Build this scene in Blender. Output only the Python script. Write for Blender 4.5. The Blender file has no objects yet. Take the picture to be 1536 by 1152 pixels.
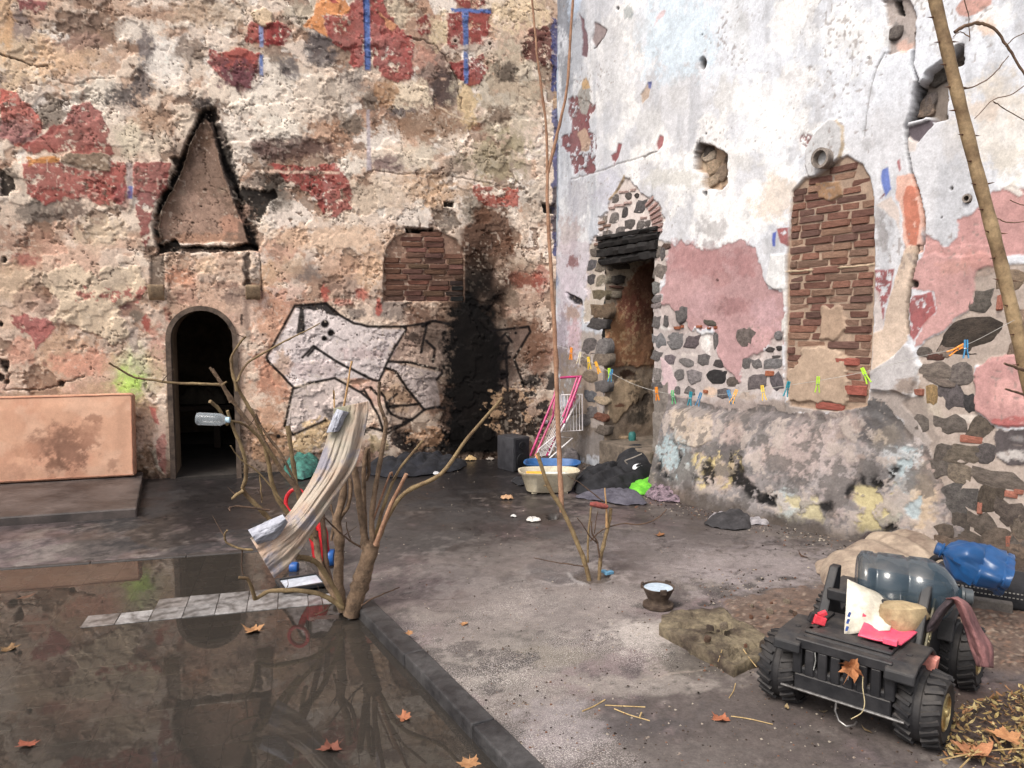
import bpy, bmesh, math, random
import numpy as np
from mathutils import Vector, Matrix
from mathutils.bvhtree import BVHTree

# ---------------------------------------------------------------- camera, sky, sun, exposure
scene = bpy.context.scene
COL = scene.collection
F_PX, CAM_H, PITCH = 1150.0, 1.6, math.radians(5.0)
cam_data = bpy.data.cameras.new("camera")
cam_data.sensor_width = 36.0
cam_data.lens = 36.0 * F_PX / 1536.0
cam_data.clip_start = 0.05
cam_data.clip_end = 500.0
cam = bpy.data.objects.new("camera", cam_data)
cam.location = (0, 0, CAM_H)
cam.rotation_euler = (math.pi / 2 - PITCH, 0, 0)
COL.objects.link(cam)
scene.camera = cam

SUN_EL, SUN_AZ = 52.0, 222.0          # azimuth clockwise from +Y: the sun stands behind the camera to the left, veiled by cloud
world = bpy.data.worlds.new("World")
scene.world = world
world.use_nodes = True
wn, wl = world.node_tree.nodes, world.node_tree.links
wn.clear()
sky = wn.new("ShaderNodeTexSky")
sky.sky_type = 'NISHITA'
sky.sun_disc = False
sky.sun_elevation = math.radians(SUN_EL)
sky.sun_rotation = math.radians(SUN_AZ)
sky.dust_density = 6.0
sky.air_density = 1.0
sky.ozone_density = 1.0
hsv = wn.new("ShaderNodeHueSaturation")
hsv.inputs['Saturation'].default_value = 0.42
bg = wn.new("ShaderNodeBackground")
bg.inputs['Strength'].default_value = 0.13
wo = wn.new("ShaderNodeOutputWorld")
wl.new(sky.outputs[0], hsv.inputs['Color'])
wl.new(hsv.outputs[0], bg.inputs['Color'])
wl.new(bg.outputs[0], wo.inputs['Surface'])

sun_data = bpy.data.lights.new("sun", 'SUN')
sun_data.energy = 1.3
sun_data.angle = math.radians(20)
sun_data.color = (1.0, 0.93, 0.84)
sun = bpy.data.objects.new("sun", sun_data)
_a, _e = math.radians(SUN_AZ), math.radians(SUN_EL)
_sd = Vector((math.sin(_a) * math.cos(_e), math.cos(_a) * math.cos(_e), math.sin(_e)))
sun.rotation_euler = _sd.to_track_quat('Z', 'Y').to_euler()
sun.location = _sd * 20
COL.objects.link(sun)

scene.view_settings.view_transform = 'Standard'
scene.view_settings.look = 'None'
scene.view_settings.gamma = 1.0
scene.view_settings.exposure = 0.70
scene.view_settings.use_curve_mapping = False
scene.cycles.max_bounces = 8
scene.cycles.transparent_max_bounces = 12
scene.cycles.use_denoising = True

rnd = random.Random(11)
P4 = math.pi / 4

# ---------------------------------------------------------------- photo pixel -> direction -> point on the ground / a wall
CP, SP = math.cos(PITCH), math.sin(PITCH)
def ray(x, y):
    a, b = (x - 768.0) / F_PX, -(y - 576.0) / F_PX
    return Vector((a, CP + b * SP, -SP + b * CP))
def gp(x, y, z=0.0):
    d = ray(x, y)
    t = (z - CAM_H) / d.z
    return Vector((d.x * t, d.y * t, z))
def dp(x, y, Y):
    d = ray(x, y)
    t = Y / d.y
    return Vector((d.x * t, Y, CAM_H + d.z * t))
def pxs(px, Y):                       # size in metres of px photo pixels at depth Y
    return px * Y / F_PX
CROPS = dict(A=(0, 0, 3.031), B=(400, 0, 3.032), C=(820, 0, 3.031), D=(1160, 0, 3.032), E=(0, 370, 2.955),
             F=(380, 380, 3.2), G=(820, 360, 2.742), H=(1140, 370, 2.679), I=(0, 680, 2.44), J=(320, 540, 2.88),
             K=(360, 860, 3.491), L=(740, 660, 3.657), M=(760, 880, 3.657), N=(1120, 780, 3.096), O=(420, 640, 4.04),
             Q=(740, 540, 4.8), R=(1140, 870, 5.237), S=(1310, 870, 4.43), T=(1220, 790, 4.861), U=(420, 720, 5.757),
             V=(220, 150, 3.6), W=(870, 250, 5.007), X=(1340, 400, 2.505), Y=(960, 430, 6.0625), Z=(930, 850, 4.655),
             a=(780, 680, 5.486), b=(240, 450, 4.115), c=(780, 0, 4.43), p=(0, 0, 1.0))
def cr(k, pts):
    ox, oy, s = CROPS[k]
    return [(ox + q[0] / s, oy + q[1] / s) for q in pts]
def c1(k, x, y):
    ox, oy, s = CROPS[k]
    return (ox + x / s, oy + y / s)

class Wall:
    def __init__(self, o, d, n):
        self.o, self.d, self.n = Vector((o[0], o[1], 0)), Vector((d[0], d[1], 0)).normalized(), Vector((n[0], n[1], 0)).normalized()
    def uz(self, x, y, off=0.0):
        d = ray(x, y)
        t = (self.n.dot(self.o + self.n * off - Vector((0, 0, CAM_H)))) / self.n.dot(d)
        p = Vector((0, 0, CAM_H)) + d * t
        return (p - self.o).dot(self.d), p.z
    def pt(self, u, z, h=0.0):
        p = self.o + self.d * u + self.n * h
        return Vector((p.x, p.y, z))
    def basis(self):                 # columns: along the wall (to the viewer's right), outward, up
        r = self.n.cross(Vector((0, 0, 1))) * -1
        return Matrix((( r.x, -self.n.x, 0), (r.y, -self.n.y, 0), (0, 0, 1))).to_4x4()
CORNER = (0.5, 8.8)
_al, _ar = math.radians(17.5), math.radians(31.5)
LW = Wall(CORNER, (-math.cos(_al), -math.sin(_al)), (math.sin(_al), -math.cos(_al)))
RW = Wall(CORNER, (math.sin(_ar), -math.cos(_ar)), (-math.cos(_ar), -math.sin(_ar)))

# ---------------------------------------------------------------- noise (numpy)
def _hash(ix, iy, seed):
    h = (ix.astype(np.int64) * 374761393 + iy.astype(np.int64) * 668265263 + seed * 974711) & 0xffffffff
    h = ((h ^ (h >> 13)) * 1274126177) & 0xffffffff
    h = (h ^ (h >> 16)) & 0xffffff
    return h.astype(np.float32) / float(0xffffff)
def vnoise(x, y, seed=0):
    ix, iy = np.floor(x), np.floor(y)
    fx, fy = (x - ix).astype(np.float32), (y - iy).astype(np.float32)
    fx, fy = fx * fx * (3 - 2 * fx), fy * fy * (3 - 2 * fy)
    a, b = _hash(ix, iy, seed), _hash(ix + 1, iy, seed)
    c, d = _hash(ix, iy + 1, seed), _hash(ix + 1, iy + 1, seed)
    return (a + (b - a) * fx) * (1 - fy) + (c + (d - c) * fx) * fy
def fbm(x, y, seed=0, octv=5, gain=0.5):
    s, amp, tot = 0.0, 1.0, 0.0
    for k in range(octv):
        f = 2.03 ** k
        s = s + amp * vnoise(x * f + 17.3 * k, y * f - 9.1 * k, seed + k)
        tot += amp
        amp *= gain
    return s / tot                     # 0..1, mean .5
def smooth(e0, e1, x):
    t = np.clip((x - e0) / (e1 - e0), 0, 1)
    return t * t * (3 - 2 * t)
def lin(c):
    return np.array([((v / 255.0) / 12.92 if v / 255.0 <= 0.04045 else ((v / 255.0 + 0.055) / 1.055) ** 2.4) for v in c], dtype=np.float32)
def L3(*c):
    return tuple(float(v) for v in lin(c))
ALB = 0.80                             # photo colours are lit surfaces: the paint itself is a little darker

class Canvas:
    """Colour and relief of a surface, sampled at its mesh vertices; masks are given in photo pixels."""
    def __init__(self, S, T, px, py, base=(200, 170, 145)):
        self.S, self.T, self.px, self.py = S, T, px, py
        n = S.size
        self.col = np.tile(lin(base) * ALB, (n, 1)).astype(np.float32)
        self.h = np.zeros(n, np.float32)
        self.wx = (fbm(S * 14, T * 14, 101, 4, .6) - .5)
        self.wy = (fbm(S * 14, T * 14, 202, 4, .6) - .5)
        self.n1 = fbm(S * 6, T * 6, 303, 5, .55)
        self.n2 = fbm(S * 30, T * 30, 404, 4, .6)
        self.n3 = fbm(S * 19, T * 19, 505, 5, .72)
    def _idx(self, x0, y0, x1, y1, pad):
        return np.nonzero((self.px > x0 - pad) & (self.px < x1 + pad) & (self.py > y0 - pad) & (self.py < y1 + pad))[0]
    def poly(self, pts, soft=1.2, warp=11.0):
        p = np.array(pts, np.float32)
        i = self._idx(p[:, 0].min(), p[:, 1].min(), p[:, 0].max(), p[:, 1].max(), soft + warp)
        x, y = self.px[i] + self.wx[i] * warp, self.py[i] + self.wy[i] * warp
        ins = np.zeros(i.size, bool)
        dist = np.full(i.size, 1e9, np.float32)
        for k in range(len(p)):
            (ax, ay), (bx, by) = p[k], p[(k + 1) % len(p)]
            cond = ((ay > y) != (by > y))
            if by != ay:
                ins ^= cond & (x < (bx - ax) * (y - ay) / (by - ay) + ax)
            l2 = (bx - ax) ** 2 + (by - ay) ** 2 + 1e-9
            t = np.clip(((x - ax) * (bx - ax) + (y - ay) * (by - ay)) / l2, 0, 1)
            dist = np.minimum(dist, (x - ax - t * (bx - ax)) ** 2 + (y - ay - t * (by - ay)) ** 2)
        dist = np.sqrt(dist)
        sd = np.where(ins, dist, -dist)
        return i, np.clip(.5 + sd / (2 * soft), 0, 1)
    def line(self, pts, w, soft=1.0, warp=0.0):
        p = np.array(pts, np.float32)
        i = self._idx(p[:, 0].min(), p[:, 1].min(), p[:, 0].max(), p[:, 1].max(), w + soft + warp)
        x, y = self.px[i] + self.wx[i] * warp, self.py[i] + self.wy[i] * warp
        dist = np.full(i.size, 1e9, np.float32)
        for k in range(len(p) - 1):
            (ax, ay), (bx, by) = p[k], p[k + 1]
            l2 = (bx - ax) ** 2 + (by - ay) ** 2 + 1e-9
            t = np.clip(((x - ax) * (bx - ax) + (y - ay) * (by - ay)) / l2, 0, 1)
            dist = np.minimum(dist, (x - ax - t * (bx - ax)) ** 2 + (y - ay - t * (by - ay)) ** 2)
        return i, np.clip(.5 + (w / 2 - np.sqrt(dist)) / (2 * soft), 0, 1)
    def blob(self, cx, cy, rx, ry, rough=.9, soft=.24):
        i = self._idx(cx - rx * 1.7, cy - ry * 1.7, cx + rx * 1.7, cy + ry * 1.7, 1)
        r = np.sqrt(((self.px[i] - cx) / rx) ** 2 + ((self.py[i] - cy) / ry) ** 2)
        v = 1 - r + (self.n1[i] - .5) * rough * 1.5 + (self.n3[i] - .5) * rough * 2.2
        return i, np.clip(.5 + v / (2 * soft), 0, 1)
    def put(self, im, rgb, a=1.0, var=.12, dh=0.0, seth=None, wear=0.0):
        i, m = im
        if wear:
            m = m * smooth(wear - .035, wear + .035, self.n3[i] * .6 + self.n1[i] * .4)
        if rgb is not None:
            c = lin(rgb) * ALB
            k = 1 + var * 4 * (self.n1[i] - .5) + var * 3 * (self.n2[i] - .5)
            self.col[i] += (c[None, :] * np.clip(k, .3, 1.8)[:, None] - self.col[i]) * (m * a)[:, None]
        if dh:
            self.h[i] += m * dh
        if seth is not None:
            self.h[i] += (seth - self.h[i]) * m

# ---------------------------------------------------------------- materials
def nodes_of(m):
    m.use_nodes = True
    nt = m.node_tree
    nt.nodes.clear()
    out = nt.nodes.new("ShaderNodeOutputMaterial")
    b = nt.nodes.new("ShaderNodeBsdfPrincipled")
    nt.links.new(b.outputs[0], out.inputs['Surface'])
    return nt, b, out
def nd(nt, t, **kw):
    n = nt.nodes.new(t)
    for k, v in kw.items():
        if k in n.inputs:
            n.inputs[k].default_value = v
        else:
            setattr(n, k, v)
    return n
def mixc(nt, fac, a, b, mode='MIX'):
    n = nt.nodes.new("ShaderNodeMix")
    n.data_type = 'RGBA'
    n.blend_type = mode
    for sock, v in ((n.inputs[0], fac), (n.inputs[6], a), (n.inputs[7], b)):
        if hasattr(v, 'is_linked') or isinstance(v, bpy.types.NodeSocket):
            nt.links.new(v, sock)
        elif isinstance(v, (int, float)):
            sock.default_value = v
        else:
            sock.default_value = (*v, 1)
    return n.outputs[2]
def ramp(nt, v, p0, p1, c0=(0, 0, 0), c1=(1, 1, 1)):
    r = nt.nodes.new("ShaderNodeValToRGB")
    r.color_ramp.elements[0].position, r.color_ramp.elements[1].position = p0, p1
    r.color_ramp.elements[0].color, r.color_ramp.elements[1].color = (*c0, 1), (*c1, 1)
    nt.links.new(v, r.inputs[0])
    return r.outputs[0]

MATS = {}
def mat(name, c_a, c_b=None, scale=6.0, rough=.8, bump=.3, bscale=60.0, metal=0.0, spec=.4, objcol=False, dist=.004,
        grime=.22, rough2=None):
    """Two tones of a colour broken up by noise, with fine relief; objcol multiplies the object's own colour in."""
    if name in MATS:
        return MATS[name]
    m = bpy.data.materials.new(name)
    nt, b, out = nodes_of(m)
    tc = nd(nt, "ShaderNodeTexCoord")
    nz = nd(nt, "ShaderNodeTexNoise", Scale=scale, Detail=6.0, Roughness=.65)
    nt.links.new(tc.outputs['Object'], nz.inputs['Vector'])
    c_b = c_b or tuple(v * .55 for v in c_a)
    col = mixc(nt, ramp(nt, nz.outputs[0], .35, .65), c_b, c_a)
    nzf = nd(nt, "ShaderNodeTexNoise", Scale=scale * 5.5, Detail=7.0, Roughness=.75)
    nt.links.new(tc.outputs['Object'], nzf.inputs['Vector'])
    col = mixc(nt, 1.0, col, ramp(nt, nzf.outputs[0], .36, .64, (1 - grime,) * 3, (1 + grime * .5,) * 3), 'MULTIPLY')
    if objcol:
        oi = nd(nt, "ShaderNodeObjectInfo")
        col = mixc(nt, 1.0, col, oi.outputs['Color'], 'MULTIPLY')
    nt.links.new(col, b.inputs['Base Color'])
    nz2 = nd(nt, "ShaderNodeTexNoise", Scale=bscale, Detail=5.0, Roughness=.7)
    nt.links.new(tc.outputs['Object'], nz2.inputs['Vector'])
    bp = nd(nt, "ShaderNodeBump", Strength=bump, Distance=dist)
    nt.links.new(nz2.outputs[0], bp.inputs['Height'])
    nt.links.new(bp.outputs[0], b.inputs['Normal'])
    if rough2 is not None:
        mr = nd(nt, "ShaderNodeMapRange")
        mr.inputs['To Min'].default_value, mr.inputs['To Max'].default_value = rough, rough2
        nt.links.new(nz.outputs[0], mr.inputs['Value'])
        nt.links.new(mr.outputs[0], b.inputs['Roughness'])
    else:
        b.inputs['Roughness'].default_value = rough
    b.inputs['Metallic'].default_value = metal
    b.inputs['Specular IOR Level'].default_value = spec
    MATS[name] = m
    return m

def vcol_mat(name, rough=.9, fine=.35, speck=0.0, bump=.5, dist=.006, rough_attr=False, scale=1.0):
    m = bpy.data.materials.new(name)
    nt, b, out = nodes_of(m)
    at = nd(nt, "ShaderNodeAttribute", attribute_name="tone")
    tc = nd(nt, "ShaderNodeTexCoord")
    n1 = nd(nt, "ShaderNodeTexNoise", Scale=70.0 * scale, Detail=8.0, Roughness=.8)
    nt.links.new(tc.outputs['Object'], n1.inputs['Vector'])
    k = ramp(nt, n1.outputs[0], .3, .7, (1 - fine,) * 3, (1 + fine * .8,) * 3)
    col = mixc(nt, 1.0, at.outputs['Color'], k, 'MULTIPLY')
    n5 = nd(nt, "ShaderNodeTexNoise", Scale=17.0 * scale, Detail=10.0, Roughness=.78)
    nt.links.new(tc.outputs['Object'], n5.inputs['Vector'])
    col = mixc(nt, 1.0, col, ramp(nt, n5.outputs[0], .34, .66, (1 - fine * .9,) * 3, (1 + fine * .7,) * 3), 'MULTIPLY')
    if speck:
        n3 = nd(nt, "ShaderNodeTexNoise", Scale=190.0, Detail=3.0, Roughness=.6)
        nt.links.new(tc.outputs['Object'], n3.inputs['Vector'])
        sp = nd(nt, "ShaderNodeAttribute", attribute_name="speck")
        mm = nd(nt, "ShaderNodeMath", operation='MULTIPLY')
        nt.links.new(ramp(nt, n3.outputs[0], .50, .60), mm.inputs[0])
        nt.links.new(sp.outputs['Fac'], mm.inputs[1])
        col = mixc(nt, mm.outputs[0], col, L3(205, 196, 190))
        n4 = nd(nt, "ShaderNodeTexNoise", Scale=120.0, Detail=3.0, Roughness=.6)
        nt.links.new(tc.outputs['Object'], n4.inputs['Vector'])
        mm2 = nd(nt, "ShaderNodeMath", operation='MULTIPLY')
        nt.links.new(ramp(nt, n4.outputs[0], .56, .66), mm2.inputs[0])
        nt.links.new(sp.outputs['Fac'], mm2.inputs[1])
        col = mixc(nt, mm2.outputs[0], col, L3(62, 56, 54))
    nt.links.new(col, b.inputs['Base Color'])
    n2 = nd(nt, "ShaderNodeTexNoise", Scale=45.0 * scale, Detail=9.0, Roughness=.72)
    nt.links.new(tc.outputs['Object'], n2.inputs['Vector'])
    bp = nd(nt, "ShaderNodeBump", Strength=bump, Distance=dist)
    nt.links.new(n2.outputs[0], bp.inputs['Height'])
    nt.links.new(bp.outputs[0], b.inputs['Normal'])
    if rough_attr:
        ra = nd(nt, "ShaderNodeAttribute", attribute_name="gloss")
        nt.links.new(ra.outputs['Fac'], b.inputs['Roughness'])
    else:
        b.inputs['Roughness'].default_value = rough
    b.inputs['Specular IOR Level'].default_value = .35 if rough_attr else .12
    MATS[name] = m
    return m

# ---------------------------------------------------------------- objects and tags
def tag(o, label=None, cat=None, group=None, kind=None):
    if label: o["label"] = label
    if cat: o["category"] = cat
    if group: o["group"] = group
    if kind: o["kind"] = kind
    return o
def empty(name, loc=(0, 0, 0), rz=0.0):
    o = bpy.data.objects.new(name, None)
    o.location = loc
    o.rotation_euler = (0, 0, rz)
    o.empty_display_size = .1
    COL.objects.link(o)
    return o
def link(name, me, m=None, parent=None, loc=None, mtx=None):
    o = bpy.data.objects.new(name, me)
    if m is not None and not me.materials:
        me.materials.append(m)
    COL.objects.link(o)
    if parent is not None:
        o.parent = parent
    if loc is not None:
        o.location = loc
    if mtx is not None:
        o.matrix_local = mtx
    return o
def copy_tree(o, parent=None):
    c = o.copy()
    COL.objects.link(c)
    c.parent = parent
    for ch in list(o.children):
        copy_tree(ch, c)
    return c

class MB:
    """Collects shapes and links them as one mesh."""
    def __init__(self):
        self.v, self.f = [], []
    def add(self, vs, fs):
        b = len(self.v)
        self.v += [tuple(p) for p in vs]
        self.f += [tuple(i + b for i in q) for q in fs]
    def box(self, c, s, M=None, taper=1.0):
        x, y, z = s[0] / 2, s[1] / 2, s[2] / 2
        vs = [Vector((sx * x * (taper if sz > 0 else 1), sy * y * (taper if sz > 0 else 1), sz * z)) for sz in (-1, 1) for sy in (-1, 1) for sx in (-1, 1)]
        if M is not None:
            vs = [M @ p for p in vs]
        vs = [p + Vector(c) for p in vs]
        self.add(vs, [(0, 2, 3, 1), (4, 5, 7, 6), (0, 1, 5, 4), (2, 6, 7, 3), (0, 4, 6, 2), (1, 3, 7, 5)])
    def tube(self, pts, radii, n=8, caps=True, squash=1.0):
        pts = [Vector(p) for p in pts]
        if not hasattr(radii, '__len__'):
            radii = [radii] * len(pts)
        rings = []
        up = None
        for k, p in enumerate(pts):
            t = (pts[min(k + 1, len(pts) - 1)] - pts[max(k - 1, 0)]).normalized()
            if up is None:
                up = t.orthogonal().normalized()
            up = (up - t * up.dot(t))
            up = up.normalized() if up.length > 1e-6 else t.orthogonal().normalized()
            sd = t.cross(up)
            rings.append([p + (up * math.cos(a) + sd * math.sin(a) * squash) * radii[k] for a in [2 * math.pi * j / n for j in range(n)]])
        vs = [q for r in rings for q in r]
        fs = []
        for k in range(len(pts) - 1):
            for j in range(n):
                a, b = k * n + j, k * n + (j + 1) % n
                fs.append((a, b, b + n, a + n))
        if caps:
            fs.append(tuple(range(n - 1, -1, -1)))
            fs.append(tuple((len(pts) - 1) * n + j for j in range(n)))
        self.add(vs, fs)
    def lathe(self, prof, n=24, M=None, closed=False, wob=None):
        vs, fs = [], []
        for k, (r, z) in enumerate(prof):
            for j in range(n):
                a = 2 * math.pi * j / n
                rr = r * (wob(a, k) if wob else 1)
                vs.append(Vector((rr * math.cos(a), rr * math.sin(a), z)))
        if M is not None:
            vs = [M @ p for p in vs]
        for k in range(len(prof) - 1):
            for j in range(n):
                a, b = k * n + j, k * n + (j + 1) % n
                fs.append((a, b, b + n, a + n))
        fs.append(tuple(range(n - 1, -1, -1)))
        fs.append(tuple((len(prof) - 1) * n + j for j in range(n)))
        self.add(vs, fs)
    def prism(self, poly, y0, y1, M=None):      # polygon in local x,z extruded along y
        n = len(poly)
        vs = [Vector((p[0], y0, p[1])) for p in poly] + [Vector((p[0], y1, p[1])) for p in poly]
        if M is not None:
            vs = [M @ p for p in vs]
        fs = [tuple(range(n)), tuple(range(2 * n - 1, n - 1, -1))]
        for k in range(n):
            fs.append((k, k + n, (k + 1) % n + n, (k + 1) % n))
        self.add(vs, fs)
    def mesh(self, name, smooth_=False, bevel=0.0, seg=2):
        me = bpy.data.meshes.new(name)
        me.from_pydata(self.v, [], self.f)
        bm = bmesh.new()
        bm.from_mesh(me)
        bmesh.ops.recalc_face_normals(bm, faces=bm.faces)
        if bevel:
            bmesh.ops.bevel(bm, geom=[e for e in bm.edges if len(e.link_faces) == 2 and e.calc_face_angle(0) > .5], offset=bevel, segments=seg, affect='EDGES', profile=.5)
        bm.to_mesh(me)
        bm.free()
        if smooth_:
            for p in me.polygons:
                p.use_smooth = True
            if smooth_ != 'all':
                try:
                    me.set_sharp_from_angle(angle=math.radians(smooth_ if smooth_ is not True else 40))
                except Exception:
                    pass
        return me
    def build(self, name, m, parent=None, smooth_=False, bevel=0.0, seg=2, loc=None):
        return link(name, self.mesh(name, smooth_, bevel, seg), m, parent, loc)

def grid_mesh(name, V, nu, nv, keep=None, attrs=None, col=None, smooth_=True):
    """V: (nv*nu,3) array in row order; keep: bool per face."""
    me = bpy.data.meshes.new(name)
    idx = np.arange(nu * nv).reshape(nv, nu)
    q = np.stack([idx[:-1, :-1], idx[:-1, 1:], idx[1:, 1:], idx[1:, :-1]], -1).reshape(-1, 4)
    if keep is not None:
        q = q[keep]
    me.vertices.add(nu * nv)
    me.vertices.foreach_set("co", V.astype(np.float32).ravel())
    me.loops.add(q.size)
    me.loops.foreach_set("vertex_index", q.astype(np.int32).ravel())
    me.polygons.add(len(q))
    me.polygons.foreach_set("loop_start", np.arange(0, q.size, 4, dtype=np.int32))
    me.polygons.foreach_set("loop_total", np.full(len(q), 4, np.int32))
    if smooth_:
        me.polygons.foreach_set("use_smooth", np.ones(len(q), bool))
    me.update(calc_edges=True)
    if col is not None:
        a = me.color_attributes.new("tone", 'FLOAT_COLOR', 'POINT')
        rgba = np.ones((nu * nv, 4), np.float32)
        rgba[:, :3] = np.clip(col, 0.0015, .9)
        a.data.foreach_set("color", rgba.ravel())
    for k, arr in (attrs or {}).items():
        a = me.attributes.new(k, 'FLOAT', 'POINT')
        a.data.foreach_set("value", arr.astype(np.float32).ravel())
    return me
def project(W):
    """World points (n,3) -> photo pixels."""
    x, y, z = W[:, 0], W[:, 1], W[:, 2] - CAM_H
    d = y * CP - z * SP
    d = np.where(np.abs(d) < .05, .05, d)
    v = y * SP + z * CP
    return 768 + F_PX * x / d, 576 - F_PX * v / d
def wall_canvas(wall, us, zs):
    U, Zz = np.meshgrid(us, zs)
    U, Zz = U.ravel(), Zz.ravel()
    o, d = np.array(wall.o), np.array(wall.d)
    W = o[None, :] + U[:, None] * d[None, :]
    W[:, 2] = Zz
    px, py = project(W)
    cv = Canvas(U, Zz, px.astype(np.float32), py.astype(np.float32))
    return cv, W
def wall_object(name, wall, cv, W, nu, nv, keep, m):
    n = np.array(wall.n)
    V = W + n[None, :] * cv.h[:, None]
    me = grid_mesh(name, V, nu, nv, keep, None, cv.col)
    me.materials.append(m)
    return me
# ================================================================ LEFT WALL
WALLMAT = vcol_mat("wall_plaster", rough=.92, fine=.28, bump=.38, dist=.005)
us = np.concatenate([np.arange(0, 5.9, .009), np.arange(5.9, 7.0, .03)])
zs = np.concatenate([np.arange(-.12, 5.3, .009), np.arange(5.3, 6.2, .05)])
NU, NV = len(us), len(zs)
cv, Wp = wall_canvas(LW, us, zs)
S, T = cv.S, cv.T
# mottled ground coat
def tones(cv, fields):
    for f, rgb, a in fields:
        cv.col += (lin(rgb)[None, :] * ALB - cv.col) * (f * a)[:, None]
cv.col[:] = lin((216, 182, 156)) * ALB
hi = smooth(1.6, 3.0, T)
tones(cv, [(smooth(.42, .62, fbm(S * 1.3, T * 1.6, 1)), (200, 162, 136), .9),
           (smooth(.5, .62, fbm(S * 2.4, T * 2.4, 2)) * (1 - hi), (222, 172, 150), .9),
           (smooth(.50, .64, fbm(S * 2.0, T * 2.2, 3)) * hi, (212, 198, 180), .9),
           (smooth(.52, .60, fbm(S * 3.6, T * 4.2, 4, 6, .6)), (166, 134, 114), .7),
           (smooth(.55, .66, fbm(S * 5, T * 5, 5, 6, .62)) * (.4 + .6 * hi), (128, 112, 100), .7),
           (smooth(.52, .58, fbm(S * 1.9 + 3, T * 2.3, 6, 6, .58)), (238, 220, 200), .9),
           (smooth(.53, .59, fbm(S * 3.1, T * 3.7, 7, 6, .6)) * (.30 + .70 * hi), (248, 240, 228), .85)])
rough_h = (fbm(S * 5, T * 5, 8, 6, .6) - .5)
cv.h += rough_h * .012 + (fbm(S * 1.1, T * 1.1, 9, 3) - .5) * .04
# peeling coats of lime: each stands proud of the one below
l1 = fbm(S * 1.7 + 5, T * 2.0, 31, 6, .58)
m1 = smooth(.495, .503, l1)
cv.h += m1 * .010
cv.col += (lin((230, 204, 180))[None, :] * ALB * (1 + .9 * (cv.n2 - .5))[:, None] - cv.col) * (m1 * .48)[:, None]
l2 = fbm(S * 2.6 + 1, T * 3.0, 32, 6, .6)
m2 = smooth(.55, .557, l2)
cv.h += m2 * .007
cv.col += (lin((248, 234, 214))[None, :] * ALB - cv.col) * (m2 * .6 * (.45 + .55 * hi))[:, None]
l3 = fbm(S * 3.3 + 9, T * 3.3, 33, 6, .62)
m3 = smooth(.60, .606, l3)
cv.h -= m3 * .012
cv.col += (lin((140, 112, 92))[None, :] * ALB - cv.col) * (m3 * .75)[:, None]

def B(k, lst, cvx=None):
    cvx = cvx or cv
    s = CROPS[k][2]
    for q in lst:
        x, y, rx, ry, rgb = q[:5]
        a = q[5] if len(q) > 5 else .85
        X, Y = c1(k, x, y)
        cvx.put(cvx.blob(X, Y, rx / s, ry / s), rgb, a)
def P(k, pts, rgb, a=.95, soft=.9, warp=9., dh=0., seth=None, var=.1, cvx=None):
    cvx = cvx or cv
    paint = rgb is not None and rgb[0] > 90 and rgb[0] > 1.6 * rgb[1]       # old red paint is worn through in places
    if warp >= 7 and (max(q[0] for q in pts) - min(q[0] for q in pts)) / CROPS[k][2] > 45: warp *= 1.6
    cvx.put(cvx.poly(cr(k, pts), soft, warp), rgb, a * (.9 if paint else 1), .2 if paint else var, dh, seth, wear=.40 if paint else 0)
def Ln(k, pts, w, rgb, a=1., soft=.8, warp=2., dh=0., cvx=None):
    cvx = cvx or cv
    cvx.put(cvx.line(cr(k, pts), w, soft, warp), rgb, a, .06, dh)

B('A', [(100, 250, 140, 130, (232, 205, 170), .8), (300, 260, 160, 90, (222, 186, 150), .8), (640, 130, 130, 70, (245, 235, 220), .9), (760, 250, 120, 80, (250, 243, 232), .95), (420, 410, 110, 70, (250, 240, 222), .9),
        (90, 110, 60, 60, (150, 135, 130)), (390, 120, 150, 50, (142, 120, 105)), (370, 185, 120, 40, (165, 135, 120)), (660, 210, 40, 60, (105, 95, 95)), (560, 440, 65, 55, (88, 83, 84)),
        (650, 370, 55, 90, (105, 100, 100)), (870, 230, 70, 60, (130, 112, 98)), (235, 520, 60, 70, (128, 114, 100)), (780, 60, 200, 40, (180, 145, 120)), (1080, 620, 120, 120, (246, 235, 220), .85),
        (1130, 480, 120, 60, (244, 232, 214), .85), (760, 330, 90, 60, (248, 240, 228), .8), (860, 560, 70, 80, (228, 212, 190), .8), (680, 560, 100, 50, (170, 140, 115), .8), (700, 650, 110, 40, (225, 208, 185), .8),
        (580, 640, 60, 70, (222, 210, 185), .85), (1230, 650, 50, 50, (130, 110, 105)), (190, 960, 90, 50, (132, 122, 112)), (330, 965, 60, 40, (120, 104, 94)), (350, 1050, 60, 40, (150, 105, 85), .7),
        (80, 1090, 160, 50, (165, 125, 105), .7), (450, 1060, 120, 60, (226, 205, 175), .7), (960, 60, 160, 60, (200, 180, 155), .6), (20, 90, 40, 120, (220, 175, 125), .7)])
P('A', [(0, 400), (60, 420), (140, 470), (180, 540), (185, 600), (110, 640), (90, 680), (0, 620)], (196, 100, 88), dh=.005)
B('A', [(60, 600, 120, 50, (160, 122, 120), .8), (100, 560, 60, 30, (170, 130, 120), .5)])
P('A', [(95, 665), (200, 600), (290, 560), (330, 480), (400, 470), (460, 510), (490, 590), (520, 690), (500, 710), (280, 695), (130, 695)], (152, 72, 68), dh=.005)
P('A', [(120, 695), (700, 722), (780, 742), (700, 750), (120, 715)], (226, 206, 186), a=.8, warp=8)
P('A', [(105, 750), (130, 722), (270, 722), (290, 750), (420, 780), (510, 770), (510, 742), (575, 742), (575, 915), (520, 950), (430, 920), (300, 905), (200, 930), (130, 880), (105, 800)], (164, 78, 72), dh=.005)
P('A', [(130, 718), (272, 714), (272, 748), (130, 758)], (196, 136, 66), a=.8)
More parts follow.
